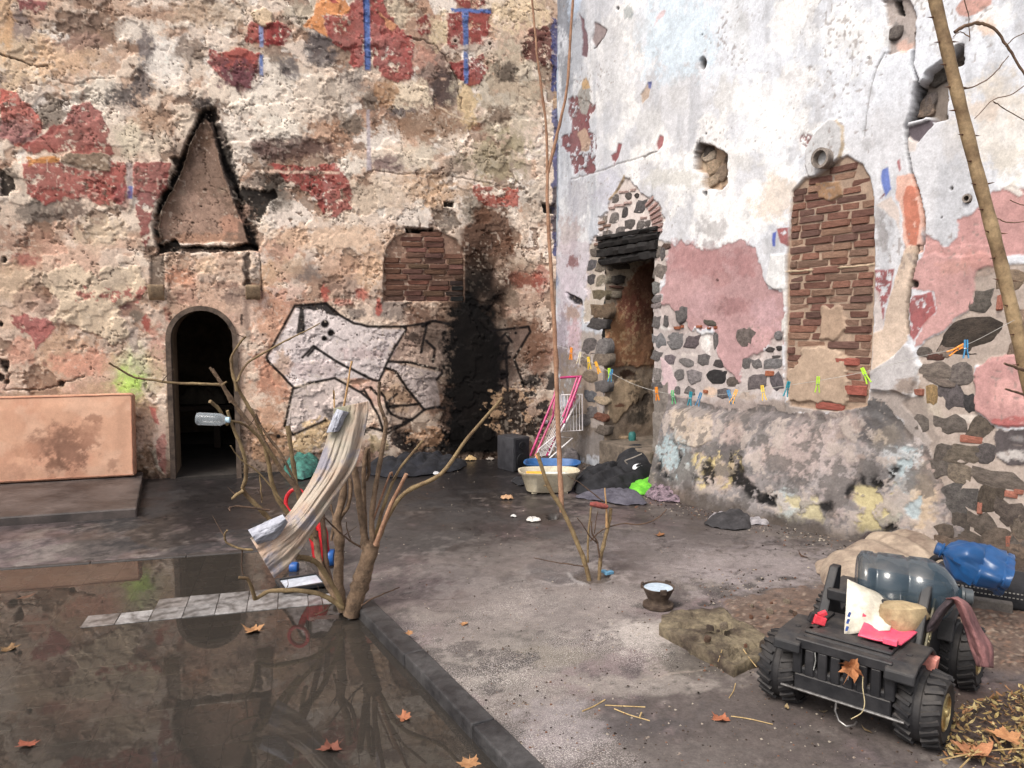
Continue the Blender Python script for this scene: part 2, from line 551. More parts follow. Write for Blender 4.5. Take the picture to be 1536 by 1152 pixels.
P('A', [(605, 740), (770, 745), (775, 790), (750, 880), (700, 930), (690, 1000), (660, 1130), (635, 1080), (625, 920), (605, 880)], (148, 72, 70), dh=.005)
P('A', [(575, 738), (605, 738), (605, 905), (580, 905)], (182, 165, 160), warp=3)
P('A', [(580, 850), (604, 850), (604, 905), (582, 905)], (110, 130, 195), warp=3)
P('A', [(275, 700), (400, 695), (510, 715), (505, 780), (400, 770), (350, 745), (280, 735)], (146, 126, 106), dh=.02)
P('A', [(950, 220), (1000, 240), (1110, 215), (1180, 250), (1180, 380), (1130, 410), (1040, 380), (990, 330), (945, 280)], (168, 74, 68), dh=.006)
B('A', [(1090, 350, 100, 60, (112, 76, 84), .85), (1000, 280, 40, 20, (120, 80, 84), .6), (560, 900, 40, 50, (150, 80, 84), .5)])
P('A', [(1120, 180), (1130, 110), (1170, 95), (1330, 110), (1330, 150), (1290, 215), (1200, 210), (1140, 200)], (160, 72, 68), dh=.005)
P('A', [(1176, 120), (1198, 120), (1198, 216), (1180, 216)], (140, 156, 200), warp=3)
P('A', [(1180, 250), (1197, 250), (1197, 385), (1182, 385)], (112, 140, 205), warp=3)
P('A', [(70, 0), (210, 0), (200, 40), (150, 60), (90, 40)], (146, 80, 84), dh=.004)
P('A', [(0, 780), (50, 800), (70, 860), (40, 900), (0, 900)], (40, 34, 30), dh=-.03, warp=14)
B('A', [(30, 800, 50, 40, (90, 80, 72), .8)])
Ln('A', [(0, 240), (90, 275), (170, 300), (215, 300)], 2.0, (80, 62, 50), dh=-.03, warp=8)
Ln('A', [(215, 300), (260, 370), (340, 390), (400, 360), (520, 350)], 1.3, (130, 100, 80), a=.7, dh=-.015, warp=8)
P('A', [(1145, 60), (1190, 30), (1240, 60), (1230, 120), (1190, 128), (1150, 95)], (224, 200, 166), dh=.02)
# top right of the wall
B('B', [(170, 70, 90, 60, (190, 180, 160), .7), (230, 230, 65, 85, (100, 96, 98)), (100, 325, 60, 50, (116, 110, 110)), (370, 385, 70, 60, (128, 122, 118)), (760, 330, 75, 130, (132, 106, 96)),
        (800, 410, 60, 80, (78, 68, 68)), (690, 260, 60, 50, (200, 150, 130), .7), (620, 510, 75, 35, (102, 100, 102)), (740, 565, 210, 60, (150, 120, 96)), (280, 590, 150, 45, (184, 142, 112), .8),
        (395, 570, 60, 50, (116, 108, 98)), (480, 460, 40, 40, (112, 102, 92)), (40, 420, 90, 90, (246, 236, 220), .85), (250, 430, 140, 90, (226, 212, 194), .7), (60, 580, 100, 70, (246, 238, 222), .9),
        (640, 430, 90, 60, (240, 224, 196), .85), (110, 680, 170, 45, (104, 80, 74), .85), (560, 740, 100, 40, (122, 98, 98), .8), (1090, 420, 170, 230, (190, 180, 158), .75), (1050, 720, 140, 100, (168, 158, 128), .75),
        (1050, 520, 60, 40, (124, 104, 88)), (950, 575, 30, 20, (140, 96, 72)), (1080, 330, 50, 40, (90, 80, 72)), (340, 120, 45, 50, (176, 160, 128), .9), (1150, 60, 120, 70, (228, 206, 170), .85),
        (920, 480, 40, 90, (222, 196, 150), .8), (540, 430, 40, 60, (172, 130, 92), .8), (690, 720, 100, 50, (220, 208, 186), .8), (380, 760, 60, 50, (236, 228, 214), .85), (730, 850, 140, 60, (212, 180, 148), .7),
        (480, 900, 160, 80, (232, 214, 190), .7), (300, 1090, 260, 60, (230, 196, 164), .7), (820, 880, 130, 50, (206, 172, 138), .7), (30, 860, 60, 70, (30, 27, 26), .9), (90, 900, 60, 60, (150, 140, 128), .7),
        (940, 940, 70, 60, (150, 142, 128), .8), (860, 760, 60, 60, (120, 108, 96), .6), (1220, 900, 60, 90, (170, 160, 145), .6), (600, 70, 60, 70, (222, 205, 178), .9), (780, 140, 45, 70, (226, 206, 170), .9)])
RED = (156, 66, 66)
P('B', [(250, 80), (330, 70), (380, 30), (400, 0), (440, 0), (445, 310), (400, 315), (370, 240), (310, 200), (270, 160)], RED, dh=.007)
P('B', [(470, -10), (535, 10), (545, 60), (600, 130), (665, 170), (660, 340), (620, 375), (540, 360), (480, 310), (470, 100)], RED, dh=.007)
P('B', [(438, -5), (468, -5), (472, 322), (446, 322)], (84, 116, 184), warp=2.5, dh=.008)
P('B', [(436, -5), (443, -5), (450, 322), (445, 322)], (44, 52, 100), warp=2.5)
P('B', [(170, 120), (210, 60), (240, -5), (370, -5), (380, 40), (340, 80), (260, 70), (250, 90), (275, 170), (230, 140)], (228, 154, 94), dh=.004)
P('B', [(505, 50), (540, 90), (590, 115), (585, 140), (570, 150), (545, 130), (520, 80)], (220, 158, 116), dh=.004)
P('B', [(0, 110), (60, 95), (85, 150), (70, 215), (0, 210)], RED, dh=.006)
P('B', [(280, 0), (340, 0), (320, 18), (290, 15)], (150, 60, 70))
P('B', [(675, 95), (720, 65), (745, 90), (735, 150), (710, 170), (680, 150)], (138, 48, 52), dh=.006)
P('B', [(815, 70), (870, 50), (1020, 50), (1010, 170), (990, 190), (940, 240), (860, 225), (830, 215), (815, 190), (830, 130)], (142, 48, 52), dh=.007)
P('B', [(850, -5), (980, -5), (1010, 20), (900, 40)], (140, 50, 54), dh=.006)
P('B', [(830, 280), (920, 270), (985, 255), (1000, 350), (970, 390), (920, 385), (860, 360)], (142, 48, 52), dh=.007)
P('B', [(840, 35), (1020, 43), (1020, 62), (840, 52)], (84, 116, 180), warp=4)
P('B', [(888, 55), (916, 55), (916, 382), (898, 382)], (88, 118, 178), warp=3, dh=.006)
B('B', [(858, 185, 22, 18, (200, 180, 165)), (1010, 200, 35, 30, (210, 190, 175)), (940, 225, 70, 25, (206, 194, 178), .8)])
for x, y in ((180, 88), (858, 187), (1015, 198), (1213, 65)):
    cv.put(cv.blob(*c1('B', x, y), 2.2, 2.2, .2), (40, 32, 30), 1, dh=-.02)
P('B', [(1155, 240), (1200, 130), (1290, 120), (1312, 330), (1240, 290), (1180, 270)], (96, 34, 38), dh=.006)
P('B', [(0, 745), (310, 750), (330, 780), (380, 830), (385, 870), (380, 940), (310, 990), (260, 980), (220, 900), (150, 850), (60, 800)], (152, 66, 62), dh=.005)
P('B', [(0, 772), (330, 780), (330, 792), (0, 785)], (222, 190, 168), warp=4)
P('B', [(455, 500), (470, 500), (475, 775), (455, 775)], (192, 184, 192), a=.8, warp=3)
P('B', [(930, 845), (1150, 860), (1150, 940), (1040, 950), (960, 930), (935, 890)], (172, 76, 62), dh=.005)
P('B', [(960, 945), (1100, 960), (1130, 1050), (1120, 1170), (880, 1170), (890, 1050)], (118, 82, 62), a=.9, soft=5, warp=20)
P('B', [(750, 950), (860, 960), (880, 1030), (810, 1060), (760, 1020)], (104, 90, 78), a=.8, dh=-.015, warp=14)
P('B', [(805, 915), (855, 915), (850, 942), (810, 942)], (28, 24, 22), dh=-.06, warp=4)
P('B', [(1252, 925), (1310, 930), (1310, 975), (1258, 968)], (30, 27, 26), dh=-.06, warp=5)
Ln('B', [(480, 775), (620, 795), (780, 790), (930, 820), (1180, 865)], 1.4, (120, 96, 76), a=.7, dh=-.012, warp=5)
Ln('B', [(640, 170), (760, 200), (830, 290), (870, 380), (885, 490)], 1.6, (80, 66, 58), a=.8, dh=-.02, warp=9)
Ln('B', [(780, 480), (850, 525), (960, 560)], 1.6, (236, 214, 184), a=.9, warp=8)
P('B', [(1292, 90), (1340, 85), (1340, 1170), (1300, 1170), (1298, 600)], (48, 68, 132), a=.85, warp=12)
P('B', [(1296, 420), (1340, 420), (1340, 480), (1300, 500)], (190, 160, 120), a=.8, warp=12)
P('B', [(1300, 850), (1340, 850), (1340, 1050), (1300, 1050)], (110, 100, 92), a=.8, warp=14)
# middle left
B('E', [(110, 60, 60, 30, (176, 100, 90), .7), (60, 170, 90, 90, (205, 180, 150), .7), (210, 205, 40, 35, (150, 115, 92), .8), (170, 250, 90, 50, (160, 130, 115), .6), (280, 470, 110, 90, (210, 172, 140), .75),
        (370, 520, 120, 60, (222, 160, 136), .7), (90, 480, 60, 60, (205, 150, 128), .7), (200, 700, 380, 60, (176, 148, 122), .8), (480, 650, 140, 60, (196, 168, 138), .7), (640, 780, 50, 120, (190, 150, 120), .6),
        (640, 950, 50, 70, (160, 130, 100), .7), (690, 480, 40, 120, (216, 160, 140), .7), (1180, 560, 60, 120, (205, 150, 125), .7), (1190, 780, 60, 90, (200, 160, 130), .6), (1190, 130, 60, 60, (222, 186, 150), .7)])
P('E', [(40, 310), (110, 295), (240, 330), (250, 370), (210, 400), (165, 460), (140, 400), (60, 350)], (172, 96, 94), dh=.004)
P('E', [(240, 330), (260, 230), (180, 150), (250, 100), (330, 80), (450, 150), (470, 100), (560, 80), (640, 120), (650, 200), (560, 260), (520, 300), (580, 380), (560, 410), (500, 430), (440, 400), (380, 380), (300, 335)], (232, 212, 182), a=.85, dh=.014, warp=16)
B('E', [(500, 150, 60, 60, (196, 180, 160), .6), (220, 140, 60, 40, (190, 170, 150), .6)])
cv.put(cv.blob(*c1('E', 480, 215), 34, 9, 1.6, .12), (176, 84, 80), .75)
B('E', [(560, 265, 22, 10, (120, 84, 80), .9), (610, 300, 25, 25, (120, 110, 98), .8), (650, 345, 16, 32, (170, 78, 70), .8), (740, 300, 16, 50, (186, 110, 90), .6), (900, 140, 5, 12, (50, 42, 38), 1.), (770, 130, 40, 40, (196, 140, 114), .7)])
for x, y, r in ((20, 55, 13), (5, 345, 14), (20, 520, 22), (0, 580, 18), (30, 600, 12), (270, 605, 12), (25, 545, 10)):
    cv.put(cv.blob(*c1('E', x, y), r / 2.955, r / 2.955, .8), (44, 36, 32), .95, dh=-.03)
Ln('E', [(0, 500), (40, 560), (20, 630), (120, 640), (250, 625), (310, 590), (380, 570)], 1.5, (88, 70, 60), a=.8, dh=-.02, warp=10)
Ln('E', [(1150, 20), (1160, 120), (1160, 230)], 1.5, (70, 56, 48), a=.9, dh=-.02, warp=4)
P('E', [(655, 705), (690, 720), (710, 790), (690, 780)], (190, 84, 80), a=.8, warp=7)
P('E', [(690, 860), (735, 820), (745, 1015), (715, 990), (690, 940)], (200, 134, 122), a=.85, warp=8)
P('E', [(668, 905), (690, 890), (700, 950), (730, 1010), (700, 985)], (226, 214, 190), a=.85, warp=6, dh=.008)
cv.put(cv.blob(*c1('E', 600, 560), 32, 30, .7, .6), (196, 204, 150), .7)
cv.put(cv.blob(*c1('E', 580, 598), 17, 15, .9, .6), (190, 240, 90), .75)
Ln('E', [(578, 480), (582, 560)], 3.5, (204, 220, 150), a=.6, soft=2.5)
P('E', [(572, 360), (610, 360), (612, 460), (580, 470)], (186, 170, 158), a=.8)
# hood of the old fireplace over the little door
P('V', [(0, 250), (60, 250), (130, 300), (100, 620), (30, 600), (30, 800), (0, 900)], None)
P('V', [(285, 60), (365, 55), (420, 200), (470, 310), (500, 420), (520, 600), (560, 660), (600, 760), (600, 800), (520, 790), (460, 540), (390, 330), (340, 110), (290, 130), (240, 250), (180, 410), (95, 590), (70, 700), (95, 770), (55, 780), (40, 640), (60, 580), (150, 400), (120, 310), (200, 290), (240, 210)], (34, 29, 27), a=.93, soft=2.5, warp=12, dh=-.045)
P('V', [(490, 480), (690, 480), (700, 530), (640, 570), (630, 660), (560, 650), (500, 600)], (30, 27, 26), a=.95, warp=10, dh=-.04)
B('V', [(600, 540, 90, 50, (56, 50, 46), .6), (570, 440, 60, 40, (130, 118, 108), .8), (560, 690, 30, 60, (54, 48, 44), .7), (180, 250, 60, 50, (150, 130, 115), .7), (400, 190, 50, 60, (110, 98, 92), .7), (330, 40, 40, 40, (60, 54, 50), .8), (290, 20, 60, 30, (110, 102, 98), .8)])
Ln('V', [(310, 55), (240, 200), (165, 395), (62, 590), (44, 690), (60, 785)], 7, (26, 23, 22), a=.95, soft=2, warp=7, dh=-.05)
Ln('V', [(335, 55), (405, 280), (485, 470), (525, 640), (585, 790)], 9, (24, 21, 20), a=.96, soft=2, warp=8, dh=-.05)
hood = [(322, 95), (345, 110), (395, 330), (465, 545), (500, 600), (545, 770), (400, 765), (230, 775), (90, 755), (65, 690), (85, 600), (185, 410), (245, 240), (292, 125)]
P('V', hood, (150, 124, 107), a=.97, soft=1.2, warp=5, seth=-.055)
B('V', [(300, 620, 190, 120, (192, 160, 140), .85), (310, 210, 45, 70, (112, 86, 66), .7), (320, 130, 30, 40, (70, 56, 46), .7), (140, 600, 50, 80, (120, 96, 80), .6), (280, 740, 200, 25, (186, 146, 120), .8), (450, 660, 50, 60, (200, 150, 124), .7), (410, 480, 30, 25, (170, 150, 130), .6), (190, 490, 22, 20, (170, 150, 130), .7), (230, 300, 30, 70, (90, 72, 60), .6)])
for x, y in ((315, 480), (245, 660), (290, 570)):
    cv.put(cv.blob(*c1('V', x, y), 3, 2, .5), (56, 44, 38), .9, dh=-.008)
Ln('V', [(290, 120), (240, 240), (182, 410), (80, 600), (62, 690), (80, 745)], 4.0, (96, 80, 68), a=.9, soft=1.2, warp=3, dh=.05)
Ln('V', [(352, 110), (400, 330), (470, 545), (505, 610)], 3.4, (84, 72, 66), a=.9, soft=1.2, warp=3, dh=.045)
P('V', [(58, 785), (150, 748), (190, 790), (300, 785), (450, 795), (540, 770), (605, 795), (600, 812), (400, 822), (100, 818), (58, 835)], (24, 21, 20), a=.97, warp=6, dh=-.09)
P('V', [(190, 800), (450, 805), (520, 812), (400, 822), (150, 818)], (104, 88, 76), a=.8, warp=4, dh=.05)
P('V', [(20, 840), (60, 830), (98, 850), (98, 1005), (15, 1005)], (104, 90, 78), a=.8, warp=8, dh=-.02)
P('V', [(525, 845), (560, 830), (560, 1005), (535, 1005), (520, 920)], (56, 48, 46), a=.75, warp=8, dh=-.02)
P('V', [(560, 910), (610, 900), (618, 970), (600, 1000), (560, 980)], (176, 166, 156), a=.7, dh=.006)
P('V', [(108, 830), (520, 835), (515, 1152), (108, 1152)], (214, 180, 152), a=.45, warp=6)
B('V', [(190, 960, 70, 50, (206, 150, 120), .8), (330, 900, 60, 50, (226, 196, 164), .7), (440, 880, 60, 60, (190, 160, 138), .7), (200, 1060, 80, 50, (180, 140, 122), .7), (470, 1060, 60, 50, (128, 108, 100), .7), (420, 1000, 60, 20, (140, 110, 96), .7), (300, 975, 12, 14, (70, 52, 46), .8), (330, 960, 60, 20, (206, 186, 170), .5)])
P('E', [(735, 380), (788, 410), (785, 1035), (740, 1030)], (168, 146, 126), a=.6, warp=8)
B('E', [(755, 690, 15, 40, (110, 90, 78), .7), (755, 500, 25, 40, (140, 118, 100), .6), (760, 900, 18, 60, (206, 186, 166), .7), (1060, 400, 25, 120, (200, 170, 150), .5), (1070, 320, 6, 20, (50, 40, 36), .9), (1070, 560, 20, 90, (170, 140, 120), .6)])
P('E', [(1075, 40), (1105, 40), (1110, 400), (1085, 420)], (70, 58, 54), a=.55, soft=3, warp=8)
# centre and graffiti area
B('F', [(280, 90, 90, 45, (136, 124, 116), .8), (190, 60, 60, 40, (206, 176, 146), .6), (480, 285, 55, 28, (126, 116, 110), .85), (660, 270, 90, 45, (146, 134, 126), .85), (790, 290, 60, 45, (126, 94, 78), .8),
        (450, 150, 90, 60, (156, 130, 116), .6), (400, 60, 120, 60, (216, 176, 146), .6), (100, 330, 80, 130, (206, 156, 126), .8), (90, 600, 80, 130, (200, 146, 118), .8), (90, 780, 60, 90, (206, 160, 130), .6),
        (520, 190, 35, 30, (190, 96, 80), .8), (340, 200, 22, 40, (186, 90, 78), .8), (430, 235, 60, 18, (180, 100, 86), .6), (600, 260, 14, 34, (190, 90, 76), .8), (560, 100, 70, 80, (226, 190, 156), .8),
        (1300, 125, 90, 55, (156, 82, 60), .85), (1100, 150, 150, 90, (88, 66, 54), .8), (1350, 225, 70, 45, (206, 176, 154), .7), (1240, 220, 30, 60, (180, 160, 140), .7), (1330, 60, 80, 40, (206, 184, 160), .7),
        (1300, 420, 90, 110, (158, 118, 92), .7), (1370, 470, 60, 120, (150, 112, 90), .7), (1100, 40, 80, 40, (110, 80, 60), .7), (1380, 120, 40, 60, (170, 70, 60), .5)])
white = (232, 222, 220)
cv.put(cv.poly(cr('F', [(68, 505), (205, 258), (350, 245), (410, 298), (560, 355), (728, 368), (690, 450), (605, 608), (560, 600), (390, 598), (190, 638)]), 1.5, 3), white, .95, .08)
cv.put(cv.poly(cr('F', [(192, 652), (390, 602), (520, 665), (558, 705), (540, 760), (340, 805), (192, 866), (155, 825)]), 1.5, 3), (226, 212, 206), .88, .10)
cv.put(cv.poly(cr('F', [(650, 522), (905, 570), (880, 610), (900, 740), (820, 748), (690, 570), (632, 552)]), 1.5, 3), (216, 206, 204), .85, .12)
cv.put(cv.poly(cr('F', [(640, 700), (780, 725), (815, 752), (760, 800), (650, 862), (600, 840)]), 1.5, 3), (206, 186, 170), .7, .12)
cv.put(cv.poly(cr('F', [(735, 365), (870, 330), (930, 345), (930, 560), (650, 515), (690, 450)]), 3, 6), (196, 176, 164), .6, .14)
cv.put(cv.poly(cr('F', [(1130, 378), (1318, 356), (1322, 378), (1248, 505), (1295, 640), (1220, 690), (1140, 640)]), 3, 6), (150, 134, 126), .7, .14)
B('F', [(140, 540, 40, 60, (206, 170, 140), .7), (840, 400, 60, 60, (100, 88, 80), .6), (760, 400, 30, 20, (60, 50, 46), .8), (680, 690, 60, 60, (216, 184, 150), .6), (560, 480, 120, 30, (190, 166, 166), .5), (300, 560, 120, 40, (190, 170, 170), .5)])
# soot from the fire in the corner
dxc = np.abs(cv.px - (711 + (cv.n1 - .5) * 22 + (cv.n3 - .5) * 16 + 10 * smooth(470, 320, cv.py)))
ty = np.clip((cv.py - 300) / 380, 0, 1)
soot_w = 15 + 33 * smooth(.0, .6, ty)
soot = smooth(1.55, .45, dxc / soot_w + (cv.n3 - .5) * .65) * smooth(290, 520, cv.py + (cv.n1 - .5) * 70) * (1 - smooth(672, 690, cv.py))
soot = np.clip(soot * 1.25, 0, 1)
halo = smooth(3.4, .8, dxc / soot_w) * 1.5 * smooth(240, 380, cv.py) * (.55 + .9 * (cv.n1 - .5))
cv.col *= (1 - .62 * np.clip(halo, 0, 1))[:, None] * np.array([1, .94, .90], np.float32)[None, :] ** np.clip(halo, 0, 1)[:, None]
cv.col += (np.array([.011, .0105, .011], np.float32)[None, :] * .35 - cv.col) * (soot * .99)[:, None]
SOOT_MASK = (soot, halo)
# lower strip: peeling black and yellowed plaster
P('F', [(1160, 660), (1330, 640), (1330, 880), (1180, 900), (1120, 820)], (196, 162, 126), a=.7, warp=30)
pe = fbm(S * 7, T * 7, 61, 6, .62)
low = smooth(.95, .55, T)
for q in ([(1180, 640), (1290, 590), (1470, 555), (1475, 900), (1330, 900), (1150, 880)], [(560, 850), (700, 870), (900, 850), (950, 960), (560, 970)], [(330, 740), (560, 830), (560, 900), (400, 880)]):
    i, m = cv.poly(cr('F', q), 6, 30)
    mm = m * smooth(.47, .50, pe[i])
    cv.col[i] += (np.array([.018, .017, .018])[None, :] - cv.col[i]) * (mm * .93)[:, None]
    cv.h[i] -= mm * .008
for q, c in (([(180, 860), (330, 800), (400, 830), (330, 920), (200, 960)], (216, 184, 132)), ([(560, 870), (640, 900), (640, 960), (560, 970)], (226, 204, 160)), ([(740, 860), (880, 820), (930, 900), (800, 950)], (190, 150, 116)), ([(0, 820), (160, 860), (180, 1000), (0, 1000)], (196, 154, 118))):
    P('F', q, c, a=.75, warp=24, dh=.004)
i = np.nonzero((T < .45) & (pe > .56))[0]
cv.col[i] *= np.array([.55, .52, .5])
# spray-paint lines
BLK = (26, 23, 24)
for pts in ([(190, 640), (65, 510), (65, 495), (200, 250), (350, 240), (410, 295), (480, 335), (560, 352), (720, 352), (735, 365), (680, 450), (635, 540), (605, 612), (575, 608), (400, 520), (310, 460), (290, 445), (235, 500)],
            [(300, 450), (262, 492)], [(150, 825), (190, 650), (260, 625), (390, 598), (520, 670), (560, 705), (535, 660), (515, 662)], [(150, 825), (190, 870), (345, 800)],
            [(720, 352), (800, 340), (870, 325), (940, 340)], [(650, 520), (760, 525), (900, 560), (905, 575), (880, 605)], [(635, 550), (680, 565), (740, 650), (820, 750)],
            [(820, 750), (870, 738), (920, 742)], [(820, 750), (760, 800), (700, 790), (660, 770), (640, 740), (630, 690), (615, 670)], [(640, 720), (690, 675)], [(650, 735), (740, 730), (800, 722)],
            [(560, 835), (620, 850), (735, 815), (760, 800)], [(620, 850), (640, 865), (735, 815)], [(565, 645), (600, 680)], [(1120, 375), (1320, 352), (1328, 375), (1250, 505), (1300, 640)], [(1160, 430), (1210, 385), (1240, 425)],
            [(1160, 437), (1225, 430), (1200, 480), (1170, 510), (1230, 500)], [(1212, 450), (1220, 660)], [(832, 340), (805, 475)], [(830, 420), (870, 460), (860, 520)], [(810, 350), (850, 330)], [(560, 705), (600, 780), (620, 840)]):
    Ln('F', pts, 4.2, BLK, a=.97, soft=.8, warp=1.5)
Ln('F', [(640, 730), (660, 720), (690, 735), (650, 745), (640, 770)], 5, BLK, a=.9, soft=1.5)
Ln('F', [(720, 812), (760, 800)], 5, BLK, soft=1.2)
for x, y, r in ((342, 338, 20), (372, 382, 17), (340, 408, 13), (497, 391, 5), (1195, 582, 26), (1230, 497, 7), (1258, 382, 7), (120, 877, 10), (45, 390, 5)):
    cv.put(cv.blob(*c1('F', x, y), r / 3.2, r / 3.2, .12, .2), BLK, 1)
P('F', [(205, 385), (222, 262), (242, 262), (248, 375), (235, 392)], BLK, warp=2)
P('F', [(195, 258), (350, 233), (370, 258), (420, 297), (395, 303), (350, 292), (332, 266), (290, 277), (262, 268), (240, 272)], BLK, warp=3)
# bricked-up niche: sunk into the wall, the bricks are pieces of their own
NICHE_L = [(575, 452), (575, 395), (580, 372), (592, 356), (612, 347), (640, 344), (665, 348), (685, 360), (697, 380), (697, 452)]
cv.put(cv.poly(NICHE_L, .8, 2), (150, 120, 102), .95, .1, seth=-.034)
cv.put(cv.poly([(608, 341), (650, 343), (652, 350), (610, 348)], 1, 2), (22, 20, 19), 1, seth=-.12)
i, m = cv.poly(NICHE_L, .8, 2)
cv.col[i] *= (1 - .9 * soot[i] * m)[:, None]
# hairline cracks
for sd, f in ((711, 1.5), (712, 2.6)):
    ck = np.abs(fbm(S * f, T * f, sd, 6, .55) - .5)
    mm = smooth(.0042, .0014, ck) * smooth(.47, .53, fbm(S * .9, T * .9, sd + 9, 3)) * (1 - np.clip(soot, 0, 1))
    cv.col += (lin((96, 76, 64))[None, :] * ALB - cv.col) * (mm * .7)[:, None]
    cv.h -= mm * .012
# flaking specks: nail holes, lime spots, fallen crumbs
for sd, thr, rgb, dh in ((71, .86, (232, 216, 196), .001), (72, .86, (104, 84, 72), -.004)):
    q = vnoise(S * 42, T * 42, sd) * (.55 + .45 * fbm(S * 3, T * 3, sd + 5, 3) * 2)
    mm = smooth(thr, thr + .06, q) * (1 - np.clip(soot, 0, 1))
    cv.col += (lin(rgb)[None, :] * ALB - cv.col) * (mm * .4)[:, None]
    cv.h += mm * dh
# ragged darkening towards the foot of the wall
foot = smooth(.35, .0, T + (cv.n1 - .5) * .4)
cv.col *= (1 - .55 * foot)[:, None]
cv.h += (fbm(S * 22, T * 22, 15, 4, .6) - .5) * .005
lum_ = cv.col @ np.array([.3, .59, .11], np.float32)
cv.col += (lum_[:, None] - cv.col) * .10
cv.col *= np.array([1.11, 1.07, 1.06], np.float32)[None, :]
# little arched door: cut the opening
DOOR = [(263, 735), (263, 520), (265, 497), (273, 480), (285, 469), (303, 464), (322, 469), (338, 482), (347, 500), (351, 520), (353, 735)]
dpts = [LW.uz(*q) for q in DOOR]
d0u, d1u = max(q[0] for q in dpts), min(q[0] for q in dpts)
DZ1 = max(q[1] for q in dpts)
DR = (d0u - d1u) / 2
DCU = (d0u + d1u) / 2
DSP = DZ1 - DR                                  # springing height
uc = (S.reshape(NV, NU)[:-1, :-1] + .0045).ravel()
zc = (T.reshape(NV, NU)[:-1, :-1] + .0045).ravel()
inside = (np.abs(uc - DCU) < DR) & ((zc < DSP) | ((uc - DCU) ** 2 + (zc - DSP) ** 2 < DR * DR))
left_wall = empty("courtyard_wall", LW.pt(DCU, 0))
tag(left_wall, "tall wall of peeling cream plaster with red paint scraps, graffiti and arched doorway", "wall")
def on_wall(root, wall):
    """children of a wall root keep world coordinates"""
    return Matrix.Translation(-root.location)
me = wall_object("plaster_face", LW, cv, Wp, NU, NV, ~inside, WALLMAT)
plaster_l = link("plaster_face", me, None, left_wall, mtx=on_wall(left_wall, LW))
LCV = cv
def wall_height(cvx, us_, zs_, u, z):
    a = int(np.clip(np.searchsorted(us_, u), 0, len(us_) - 1)); b = int(np.clip(np.searchsorted(zs_, z), 0, len(zs_) - 1))
    return float(cvx.h[b * len(us_) + a])
US_L, ZS_L = us, zs
# door surround, reveal and the dark room behind the little door
def arch_pts(r, n=16, z0=-.05):
    return [(DCU + r, z0)] + [(DCU + r * math.cos(math.pi * k / n), DSP + r * math.sin(math.pi * k / n)) for k in range(n + 1)] + [(DCU - r, z0)]
def ring(name, r_in, r_out, h0, h1, m, parent):
    mb = MB()
    a, b = arch_pts(r_in), arch_pts(r_out)
    n = len(a)
    vs = [LW.pt(u, z, h1) - parent.location for u, z in a] + [LW.pt(u, z, h1) - parent.location for u, z in b] + \
         [LW.pt(u, z, h0) - parent.location for u, z in a] + [LW.pt(u, z, h0) - parent.location for u, z in b]
    fs = []
    for k in range(n - 1):
        fs += [(k, k + 1, n + k + 1, n + k), (2 * n + k, 3 * n + k, 3 * n + k + 1, 2 * n + k + 1), (k, 2 * n + k, 2 * n + k + 1, k + 1), (n + k, n + k + 1, 3 * n + k + 1, 3 * n + k)]
    mb.add(vs, fs)
    return mb.build(name, m, parent, 30)
M_SOOTSTONE = mat("sooty_stone", L3(112, 96, 84), L3(64, 54, 48), 9, .9, .6, 50)
M_DARKROOM = mat("dark_room_plaster", L3(150, 130, 108), L3(110, 94, 78), 3, .95, .4, 30)
ring("door_surround", DR - .012, DR + .035, -.12, .032, M_SOOTSTONE, left_wall)
ring("door_reveal", DR + .0, DR + .12, -.62, -.13, M_DARKROOM, left_wall)
mb = MB()
def rbox(mb, u0, u1, h0, h1, z0, z1, wall=LW):
    c = wall.pt((u0 + u1) / 2, (z0 + z1) / 2, (h0 + h1) / 2)
    mb.box(c, (abs(u1 - u0), abs(h1 - h0), z1 - z0), wall.basis().to_3x3())
rbox(mb, DCU - 1.4, DCU + 1.5, -3.35, -3.2, -.1, 2.6)
rbox(mb, DCU - 1.55, DCU - 1.4, -3.3, -.64, -.1, 2.6)
rbox(mb, DCU + 1.4, DCU + 1.55, -3.3, -.64, -.1, 2.6)
rbox(mb, DCU - 1.55, DCU + 1.55, -3.3, -.62, 2.5, 2.65)
rbox(mb, DCU - 1.55, DCU - DR - .02, -.78, -.63, -.1, 2.6)
rbox(mb, DCU + DR + .02, DCU + 1.55, -.78, -.63, -.1, 2.6)
rbox(mb, DCU - DR - .3, DCU + DR + .3, -.79, -.64, DZ1 + .05, 2.6)
o = mb.build("back_room", M_DARKROOM)
tag(o, kind="structure")
mb = MB()
rbox(mb, DCU - 1.5, DCU + 1.5, -3.3, .02, -.12, -.004)
tag(mb.build("room_floor", mat("room_floor", L3(60, 54, 50), L3(40, 36, 34), 5, .8)), kind="structure")
# things inside the room, dim
t = empty("low_bench", LW.pt(DCU, 0, -1.9))
tag(t, "low dark bench inside the arched doorway", "bench")
t.rotation_euler.z = math.atan2(LW.basis()[1][0], LW.basis()[0][0])
mb = MB(); mb.box((0, 0, .5), (1.6, .5, .06)); mb.build("bench_top", mat("bench_wood", L3(70, 56, 46), None, 5), t, bevel=.008)
for x in (-.7, 0, .7):
    mb = MB(); mb.box((x, 0, .235), (.08, .42, .466)); mb.build("leg", MATS["bench_wood"], t, bevel=.006)

